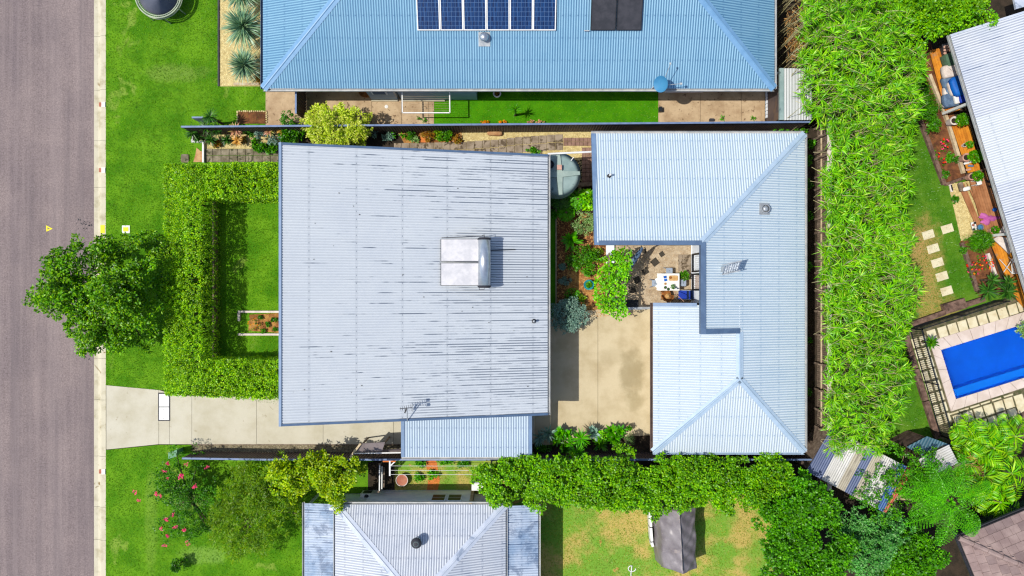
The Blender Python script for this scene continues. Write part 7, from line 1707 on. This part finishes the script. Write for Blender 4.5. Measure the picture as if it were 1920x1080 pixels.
# ---- yellow green palms lower right
gp = []
for i, (x, y, rr, h, l) in enumerate(((1826, 826, 42, 1.8, 'golden cane palm beside the pool pavers, leftmost'), (1868, 842, 50, 2.2, 'golden cane palm in the middle of the palm clump'), (1908, 820, 46, 2.2, 'golden cane palm nearest the top of the clump'), (1850, 895, 50, 2.1, 'golden cane palm above the fern fronds'), (1902, 890, 52, 2.4, 'golden cane palm at the right edge'), (1880, 945, 40, 1.9, 'golden cane palm drooping over the tiled roof'), (1828, 868, 34, 1.7, 'small golden cane palm beside the white lean-to'))):
    c = W(x, y, h); r = empty('cane_palm', (c.x, c.y, 0), l, 'palm', 'golden cane palms by the pool'); lv = Leaves(300 + i)
    for f in range(12):
        az = f * 2.4 + i; hh_ = h - .25 - .3 * (f % 3); lv.frond((c.x, c.y, hh_), az, rr * (H - h) / F * (.75 + .4 * ((f * 5) % 4) / 3), 12, .5, .06, rise=.5, droop=.7)
    lv.rosette((c.x, c.y, h - .2), .75, .07, 16, -5, 60)
    lv.build('fronds', m_['lf_palm'], r, seg=2, droop=.25, kind='stuff'); MB().tube([(c.x, c.y, 0), (c.x + .05, c.y, h - .2)], [.07, .05], 7).build('stem', m_['cane'], r)
dl = Leaves(302); x, y = sample([(1800, 850), (1840, 850), (1850, 900), (1815, 905)], 30, dl.rng, z=1.6); dl.clumps(np.stack([x, y, dl.rng.uniform(1.1, 1.9, len(x))], 1), np.tile([0, 0, 1.0], (len(x), 1)), 7, .26, .03); o = dl.build('dead_fronds', m_['lf_dry'], kind='stuff', seg=2); props(o, 'dead brown palm fronds beside the white lean-to', 'dead fronds')
# ---- tree ferns
def treefern(px, py, h, L, n, label, seed, az0=0, az1=6.283):
    c = W(px, py, h); r = empty('tree_fern', (c.x, c.y, 0), label, 'tree fern'); 
    for i in range(n):
        lv = Leaves(seed + i); tw = MB(); az = az0 + (az1 - az0) * i / n
        # two-level fern: leaflets that are themselves feathery
        NP = 15; t = np.linspace(.14, 1, NP); hx, hy = math.cos(az), math.sin(az)
        bx = c.x + hx * L * t; by = c.y + hy * L * t; bz = h + L * (.42 * t - .62 * t * t)
        tw.tube([(bx[j], by[j], bz[j]) for j in range(0, NP, 2)], .02, 5)
        for sd in (-1, 1):
            for j in range(NP):
                ll = L * .25 * math.sin(math.pi * (t[j] * .8 + .14)) ** .8; dx, dy = -hy * sd + hx * .45, hx * sd + hy * .45; nrm = math.hypot(dx, dy); dx /= nrm; dy /= nrm
                m = max(4, int(ll / .045)); s_ = np.linspace(.05, 1, m); Pq = np.stack([bx[j] + dx * ll * s_, by[j] + dy * ll * s_, bz[j] - .12 * ll * s_ * s_], 1)
                for e in (-1, 1):
                    D = np.stack([np.full(m, -dy * e + dx * .4), np.full(m, dx * e + dy * .4), np.full(m, .02)], 1) + lv.rng.normal(size=(m, 3)) * .08; lv.add(Pq, unit(D), .07 * (1.1 - .5 * s_), .05)
        f = lv.build('frond', m_['lf_fern'], r, kind='stuff', droop=.05); tw.build('midrib', m_['lf_fern'], f)
    MB().tube([(c.x, c.y, 0), (c.x, c.y, h - .1)], [.1, .06], 9).build('trunk', m_['bark'], r); lv = Leaves(seed + 77); lv.rosette((c.x, c.y, h), .3, .05, 30, 20, 80); lv.build('new_fronds', m_['lf_fern'], r, seg=2, kind='stuff')
treefern(1782, 940, 3.3, 2.1, 7, 'large tree fern spreading feathery fronds toward the tiled roof', 400, .3)
treefern(1752, 925, 3.0, 1.4, 7, 'smaller tree fern below the teal shed', 430, .9)
# ---- yuccas in the NW bed
spiky('yucca', 'largest blue green yucca rosette beside the blue roof', 'yucca', 457, 51, 45, m_['lf_yucca'], n=420, h=1.3, wd=.045, seed=1, e0=-8)
spiky('yucca', 'lower blue green yucca in the cream gravel bed', 'yucca', 459, 122, 36, m_['lf_yucca'], n=420, h=1.0, wd=.038, seed=2, e0=-8)
spiky('yucca', 'yucca rosette cut by the top edge of the photo', 'yucca', 452, -14, 40, m_['lf_yucca'], n=380, h=1.2, wd=.045, seed=3, e0=-8)
bush('low_plant', 'small dark plant between the lower yucca and the roof', 'plant', 487, 148, 7, 9, .4, m_['lf_rust'], seed=4)
# ---- side garden left
for i, (x, y, rr, mt, h, l) in enumerate(((360, 248, 17, 'lf_yuccad', .8, 'dark spiky cordyline at the fence tip'), (394, 219, 19, 'lf_yuccad', 1.5, 'tallest dark cordyline, standing above the fence'), (386, 238, 17, 'lf_yuccad', 1.1, 'dark cordyline leaning over the blue rail'), (407, 243, 16, 'lf_yuccad', .9, 'dark cordyline beside the golden one'), (372, 258, 15, 'lf_yuccad', .5, 'low dark cordyline in the white framed corner'),
        (396, 262, 15, 'lf_yuccad', .5, 'dark cordyline above the cream gravel'), (442, 244, 16, 'lf_pink', .8, 'pink and cream cordyline by the fence'), (445, 262, 13, 'lf_gold', .5, 'golden strappy plant at the gravel edge'), (505, 246, 13, 'lf_pink', .7, 'pale pink spiky plant above the green clump'), (530, 244, 12, 'lf_gold', .8, 'orange golden bromeliad near the lime shrub'), (425, 262, 13, 'lf_yuccad', .4, 'small green cordyline beside the cream gravel'))):
    spiky('cordyline', l, 'cordyline', x, y, rr, m_[mt], n=54, h=h, wd=.05, seed=400 + i, e0=0, e1=70, group='cordylines in the side garden')
bush('red_plant', 'small dark red leafed plant on the cream gravel', 'plant', 407, 270, 7, 6, .3, m_['lf_rust'], seed=5)
for i, (x, y, rx, ry, h, mt, l) in enumerate(((468, 248, 12, 8, .8, 'lf_dark', 'dark shrub against the fence in the side garden'), (488, 251, 11, 9, .8, 'lf_grey', 'blue grey shrub between the cordylines'), (487, 272, 16, 10, .5, 'lf_mid', 'bright broad-leaved clump at the edge of old pavers'), (508, 276, 12, 8, .5, 'lf_mid', 'green clump touching the corner of the main roof'), (548, 248, 20, 18, 1.3, 'lf_dark', 'dark rubber plant left of the lime shrub'), (540, 222, 16, 12, 1.5, 'lf_dark', 'dark branches reaching over the fence to the concrete'), (515, 262, 16, 10, .6, 'lf_grey', 'greyish groundcover in the side garden'), (450, 278 - 16, 12, 7, .4, 'lf_rust', 'rusty low plant behind the cream gravel'))):
    bush('garden_shrub', l, 'shrub', x, y, rx, ry, h, m_[mt], L=.16 if i in (2, 3, 4) else .1, Wd=.09 if i in (2, 3, 4) else .05, seed=130 + i, nb=5)
r = tree('lime_shrub', 'large yellow green variegated shrub over the fence', 'shrub', 626, 236, 62, 2.7, m_['lf_lime'], m_['bark'], nb=46, dens=44, k=7, L=.15, Wd=.05, seed=95, nz=.2, shape=(1.15, .75), spread=.8)
for i, (x, y, rx, ry, h, mt, l) in enumerate(((700, 248, 13, 12, .9, 'lf_grey', 'grey green shrub right of the lime shrub'), (726, 256, 10, 8, .5, 'lf_grey', 'pale round shrub at the end of the dark soil'), (768, 252, 9, 8, .5, 'lf_dark', 'dark broad-leaved plant in the side garden mulch'), (778, 262, 8, 6, .3, 'lf_silver', 'pale succulent clump on the mulch'), (803, 252, 15, 10, .6, 'lf_rust', 'rusty brown grassy shrub below the fence'), (838, 254, 17, 12, .7, 'lf_mid', 'feathery green shrub before the yellow gravel'), (822, 252, 9, 9, .6, 'lf_olive', 'olive shrub between rusty and green shrubs'), (856, 260, 8, 8, .4, 'lf_rust', 'dull brown groundcover beside the yellow gravel'), (1000, 282, 15, 5, .35, 'lf_mid', 'green leaves peeping over the top of the main roof'), (1460, 247, 26, 4, .5, 'lf_mid', 'green creeper behind the rear roof gutter, left part'), (1500, 246, 16, 5, .5, 'lf_mid', 'green creeper behind the rear roof gutter, right part'))):
    bush('path_shrub', l, 'shrub', x, y, rx, ry, h, m_[mt], L=.12, Wd=.05, seed=150 + i, nb=4)
spiky('agave', 'yellow green star plant on the dark soil by the path', 'agave', 735, 254, 9, m_['lf_fern'], n=26, h=.2, wd=.06, seed=12)
spiky('agave', 'slim pale star plant beside the agave', 'agave', 754, 254, 9, m_['lf_mid'], n=22, h=.2, wd=.05, seed=13)
for i, (x, y) in enumerate(((908, 229), (943, 229), (992, 228), (1012, 228))): bush('border_flowers', ['small orange flowers at the fence foot, leftmost', 'orange flowers at the fence foot, second clump', 'pale flowers at the fence foot, third clump', 'pale flowers at the fence foot, rightmost'][i], 'flowers', x, y, 9, 3, .2, m_['fl_orange'] if i < 2 else m_['lf_pink'], L=.06, Wd=.04, seed=170 + i, nb=2, dens=30)
for i, (x, y) in enumerate(((1355, 222), (1412, 221), (797, 226), (785, 222))): spiky('weed', ['green weed tuft at the fence foot beside the dark box', 'green weed tuft at the fence foot near the slatted platform', 'green tuft at the fence foot left of the side lawn', 'smaller green tuft on the concrete near the clothesline'][i], 'weed', x, y, 8, m_['lf_fern'], n=18, h=.1, wd=.03, seed=180 + i)
# ---- centre garden
for i, (x, y, rx, ry, h, mt, L_, w_, l) in enumerate(((1093, 418, 24, 24, 1.1, 'lf_silver', .1, .04, 'pale variegated shrub beside the rear house wall'), (1080, 482, 23, 24, 1.0, 'lf_mid', .08, .045, 'dense round green bush in the mulch bed'), (1105, 478, 16, 18, .9, 'lf_mid', .14, .04, 'loose green shrub right of the round bush'), (1120, 478, 12, 16, .5, 'lf_olive', .1, .03, 'olive weedy growth on the mulch by the wall'), (1101, 375, 17, 17, 1.2, 'lf_bright', .2, .1, 'large bright green shrub touching the rear roof corner'),
        (1080, 380, 10, 18, 1.0, 'lf_mid', .16, .08, 'tall green foliage below the brick path'), (1104, 506, 14, 12, .6, 'lf_mid', .1, .04, 'low green shrub left of the vine'), (1055, 500, 6, 6, .3, 'lf_grey', .07, .03, 'tiny grey plant in the mulch bed'), (1060, 528, 12, 9, .35, 'lf_grey', .08, .03, 'small blue grey groundcover in the mulch bed'), (1070, 555, 14, 14, .5, 'lf_fern', .1, .03, 'bright weedy plants above the silvery bush'), (1088, 562, 10, 12, .3, 'lf_olive', .08, .03, 'sparse yellow green weeds on straw mulch'), (1036, 376, 12, 12, .9, 'lf_dark', .1, .04, 'dark shrub under the edge of the water tank'), (1040, 402, 3, 8, .3, 'lf_fern', .1, .04, 'little bright plant in the shaded strip'))):
    bush('bed_shrub', l, 'shrub', x, y, rx, ry, h, m_[mt], L=L_, Wd=w_, seed=190 + i, nb=6, dens=70 if rx > 13 else 45)
bush('saltbush', 'round silvery blue bush at the corner of the concrete yard', 'bush', 1064, 592, 36, 34, 1.4, m_['lf_grey'], L=.09, Wd=.04, seed=210, nb=14, dens=110, k=7, nz=.3)
spiky('birds_nest_plant', 'broad-leaved bright green rosette in the mulch bed', 'plant', 1071, 450, 23, m_['lf_fern'], n=30, h=.5, wd=.16, seed=211, e0=5, e1=60)
def fernthing(x, y, r_, h, n, l, seed, mt='lf_fern', cat='fern'):
    c = W(x, y, h); r = empty('fern', (c.x, c.y, 0), l, cat); lv = Leaves(seed)
    for f in range(n): lv.frond((c.x, c.y, h - .1), f * 2.4 + seed, r_ * (H - h) / F, 14, .2, .03, rise=.5, droop=.8)
    lv.build('fronds', m_[mt], r, kind='stuff'); MB().tube([(c.x, c.y, 0), (c.x, c.y, h)], [.07, .05], 7).build('stem', m_['bark'], r)
fernthing(1062, 398, 19, .7, 12, 'fan-like green fern above the mulch bed', 212); fernthing(1052, 372, 24, .9, 16, 'dark cycad with long fronds below the water tank', 213, 'lf_yuccad', 'cycad'); fernthing(1084, 372, 22, 1.0, 9, 'bright fern between the tank and rear house', 214)
# vine
vn = empty('climbing_vine', W(1160, 530), 'bright green climbing vine spilling over the courtyard corner', 'vine'); lv = Leaves(220); rng = lv.rng
x, y = sample([(1138, 492), (1150, 470), (1165, 462), (1180, 470), (1183, 500), (1176, 540), (1170, 572), (1182, 586), (1165, 600), (1148, 592), (1125, 585), (1114, 560), (1116, 520)], 120, rng, z=2.0); n = len(x)
z = 2.0 + .25 * np.sin(x * 3) * np.cos(y * 2.3) + rng.normal(size=n) * .16; lv.clumps(np.stack([x, y, z], 1), np.stack([rng.normal(size=n) * .5, rng.normal(size=n) * .5, np.ones(n)], 1), 4, .11, .085, 1.1)
x, y = sample([(1120, 492), (1150, 470), (1180, 474), (1176, 560), (1160, 590), (1120, 580)], 40, rng, z=1.0); n = len(x); lv.clumps(np.stack([x, y, rng.uniform(.3, 1.7, n)], 1), np.stack([rng.normal(size=n) * .5, rng.normal(size=n) * .5, np.ones(n)], 1), 4, .14, .11, 1.1)
lv.build('foliage', m_['lf_bright'], vn, kind='stuff'); st = MB()
for i in range(12): q = W(1130 + (i * 37) % 45, 480 + i * 8, 1.8); st.tube([(q.x, q.y, 0), (q.x + .1, q.y + .1, 1), (q.x - .1, q.y, 1.9)], [.025, .018, .01], 5)
st.build('stems', m_['bark'], vn, kind='stuff')
# ---- plants at the foot of the concrete yard
YS_ = [(1050, 812, 13, 'lf_fern', .14, .5, 'bright agave at the left of the yard border'), (1064, 815, 12, 'lf_fern', .13, .5, 'bright agave beside the fan palms'), (1115, 811, 14, 'lf_grey', .12, .5, 'blue green agave in the middle of the border'), (1146, 808, 13, 'lf_fern', .14, .5, 'broad agave left of the terracotta pot'), (1163, 807, 12, 'lf_fern', .14, .5, 'broad agave nearest the terracotta pot'), (1152, 822, 14, 'lf_fern', .13, .5, 'green agave in the second row'), (1045, 824, 13, 'lf_mid', .12, .4, 'leafy agave in the lower left of the border'),
       (1028, 812, 18, 'lf_grey', .06, .5, 'bluish rosette beside the carport'), (1012, 820, 16, 'lf_grey', .05, .5, 'dull blue rosette against the low wall'), (1125, 832, 16, 'lf_dark', .09, .4, 'dark rosette in the shade of the border'), (1060, 838, 15, 'lf_dark', .08, .4, 'dark rosette below the left agaves')]
for i, (x, y, rr, mt, w_, h, l) in enumerate(YS_): spiky('agave', l, 'agave', x, y, rr * 1.25, m_[mt], n=34 if w_ > .1 else 46, h=h, wd=w_, seed=230 + i, e0=15, e1=75, group='agaves below the concrete yard')
spiky('fan_palm', 'star-shaped fan palm in the middle of the yard border', 'palm', 1089, 822, 21, m_['lf_fern'], n=70, h=1.2, wd=.05, seed=250, e0=-5, e1=45); spiky('fan_palm', 'lower star-shaped fan palm touching the hedgerow', 'palm', 1083, 850, 20, m_['lf_fern'], n=60, h=1.3, wd=.05, seed=251, e0=-5, e1=45); spiky('fan_palm', 'half hidden fan palm between the two stars', 'palm', 1072, 832, 15, m_['lf_fern'], n=40, h=.9, wd=.05, seed=252, e0=0, e1=45)
bush('border_shrub', 'glossy bright shrub in the yard border', 'shrub', 1130, 822, 14, 12, .7, m_['lf_bright'], L=.12, Wd=.07, seed=253); bush('border_shrub', 'pale fine-leaved shrub right of the agaves', 'shrub', 1182, 823, 12, 12, .6, m_['lf_silver'], L=.06, Wd=.02, seed=254); bush('border_shrub', 'dark groundcover along the left of the yard border', 'shrub', 1020, 838, 20, 10, .5, m_['lf_dark'], L=.1, Wd=.05, seed=255)
pot(1179, 801, 'pink clay pot behind the yard border', .12, .3, m_['pinkpot'], m_['lf_mid'], rp=4, n=8)
for i, (x, y, rx, ry, l) in enumerate(((830, 864, 16, 7, 'strappy green clump at the fence in the drying yard'), (790, 868, 9, 7, 'green weeds on the orange soil'), (862, 868, 18, 7, 'long green groundcover along the drying yard fence'), (812, 892, 12, 8, 'green weeds beside the orange clay'), (785, 895, 8, 8, 'low weeds right of the terracotta tub'))): bush('yard_weeds', l, 'weeds', x, y, rx, ry, .3, m_['lf_fern'], L=.14, Wd=.04, seed=260 + i, nb=3, stem=False)
for i, (x, y, rx, l) in enumerate(((1521, 268, 5, 'leafy weeds in the side passage near its top'), (1517, 300, 5, 'strap leaves in the side passage'), (1516, 345, 5, 'dark weeds in the upper side passage'), (1518, 405, 4, 'green tuft at the middle of the side passage'), (1515, 500, 4, 'small green tuft low in the side passage'), (1516, 640, 3, 'faint weeds beside the lower side passage'), (1516, 735, 4, 'last green tuft in the side passage'))): bush('passage_weeds', l, 'weeds', x, y, rx, rx * 2, .5, m_['lf_dark'] if i in (2, 5, 6) else m_['lf_mid'], L=.14, Wd=.05, seed=270 + i, nb=3, stem=False)
# ---- east beds
bush('round_bush', 'large round clipped green bush beside the lower white post', 'bush', 1838, 452, 21, 19, 1.4, m_['lf_mid'], L=.2, Wd=.02, seed=280, nb=10, dens=130, k=8, nz=.1)
bush('tiny_bush', 'small round bush on the cream gravel strip', 'bush', 1790, 374, 7, 6, .4, m_['lf_dark'], seed=281, nb=3)
def flowerbed(poly, n, mats, seed, nm, label, sz=.06):
    r = empty(nm, W(sum(p[0] for p in poly) / len(poly), sum(p[1] for p in poly) / len(poly)), label, 'flowers'); lv = Leaves(seed); x, y = sample(poly, 26, lv.rng, z=.4); lv.clumps(np.stack([x, y, lv.rng.uniform(.1, .4, len(x))], 1), np.tile([0, 0, 1.0], (len(x), 1)), 7, .09, .035); lv.build('foliage', m_['lf_mid'], r, kind='stuff')
    rng = np.random.default_rng(seed); x, y = sample(poly, 60, rng, z=.5); idx = rng.permutation(len(x))[:n]
    for j, i in enumerate(idx):
        q = (x[i], y[i], .46 + rng.uniform(0, .1)); lf = Leaves(seed + j); lf.rosette(q, sz, sz * .7, 9, 5, 50); lf.build('flower', m_[mats[j % len(mats)]], r)
flowerbed([(1812, 488), (1846, 478), (1866, 488), (1862, 502), (1840, 510), (1818, 530), (1808, 500)], 34, ['fl_red', 'fl_orange', 'fl_red', 'fl_pink'], 500, 'zinnia_bed', 'orange and red flowers right of the lower stepping slabs')
flowerbed([(1762, 262), (1782, 258), (1790, 272), (1772, 288), (1764, 284)], 12, ['fl_pink', 'fl_red', 'fl_pink'], 560, 'rose_bush', 'pink and red flowering bush in the upper flower bed')
flowerbed([(1752, 278), (1770, 292), (1778, 330), (1768, 338), (1756, 300)], 5, ['fl_red'], 590, 'geranium_patch', 'green patch with a few red flowers along the sleeper')
for i, (x, y, rr, l) in enumerate(((1790, 300, 8, 'dark round plant in the red flower bed, right side'), (1781, 290, 6, 'small dark plant below the pink bush'), (1772, 326, 8, 'dark plant at the foot of the red flower bed'), (1780, 298, 6, 'light green plant in the middle of the red bed'), (1806, 470, 7, 'green plant at the head of the orange flower bed'))): bush('bed_plant', l, 'plant', x, y, rr, rr, .35, m_['lf_dark'] if i % 2 == 0 else m_['lf_mid'], seed=290 + i, nb=3, L=.08, Wd=.04)
for i, (x, y, rr, l) in enumerate(((1852, 546, 23, 'dark spiky palm at the corner of the deck, left one'), (1888, 546, 24, 'dark spiky palm at the corner of the deck, right one'), (1860, 525, 18, 'spiky palm above the left one'), (1890, 530, 18, 'spiky palm above the right one'), (1747, 643, 15, 'small spiky palm at the pool corner'), (1822, 852, 15, 'dark fan of leaves beside the white lean-to'))): spiky('spiky_palm', l, 'palm', x, y, rr, m_['lf_yuccad'] if i != 4 else m_['lf_mid'], n=60, h=.9, wd=.06, seed=300 + i, e0=-5, e1=60)
bush('pool_shrub', 'grey green shrub overhanging the pool at the right edge', 'shrub', 1923, 620, 18, 18, 1.0, m_['lf_silver'], seed=310, nb=6)
bush('low_plants', 'low dark plants at the foot of the bamboo near the lawn', 'plant', 1700, 610, 10, 8, .4, m_['lf_mid'], seed=311, nb=4)
for i, (x, y, l) in enumerate(((487, 596, 'little green plant at the top of the framed flower bed'), (500, 608, 'little green plant in the middle of the framed bed'), (514, 601, 'little dark plant near the roof in the framed bed'), (492, 620, 'green plant along the lower board of the framed bed'), (516, 617, 'green plant in the lower right of the framed bed'))): bush('bed_plant', l, 'plant', x, y, 5.5, 4.5, .25, m_['lf_mid'] if i != 2 else m_['lf_dark'], seed=620 + i, nb=2, L=.07, Wd=.04, stem=False)
flowerbed([(462, 594), (482, 592), (486, 618), (464, 620)], 9, ['fl_orange', 'fl_orange'], 640, 'marigold_patch', 'orange marigolds at the left of the framed flower bed', sz=.05)
# ---- grass blades
H0 = [tl, trr, (trr[0], 381), (414, 381), (414, 667), (trr[0], 667), br, bl]
grass('front_grass', [(198.6, -20), (600, -20), (600, 765), (470, 752), (299, 731), (198.6, 722)], 0, m_['gr_front'], 520, seed=1, holes=[[(411, -30), (640, -30), (640, 162), (411, 162)], [(362, 239), (640, 239), (640, 310), (362, 310)], [(498, 120), (640, 120), (640, 240), (498, 240)]], label='short bright green lawn grass')
grass('corner_grass', [(198.6, 845), (300, 835), (360, 835), (365, 866), (600, 866), (600, 1100), (198.6, 1100)], 0, m_['gr_front'], 420, seed=2, label='light green lawn grass in the corner')
grass('side_grass', [(815, 170), (1234, 170), (1234, 241), (815, 241)], 0.0, m_['gr_front'], 420, L=.045, seed=3)
grass('back_grass', [(740, 868), (1450, 900), (1450, 1100), (1000, 1100), (1000, 930), (740, 918)], 0, m_['gr_back'], 400, seed=4)
grass('neighbour_grass', [(1690, 200), (1735, 200), (1772, 350), (1830, 545), (1704, 613), (1690, 613)], 0, m_['gr_east'], 500, seed=5)
grass('pool_side_grass', [(1660, 640), (1704, 640), (1762, 830), (1700, 870), (1640, 870)], 0, m_['gr_east'], 400, seed=6)
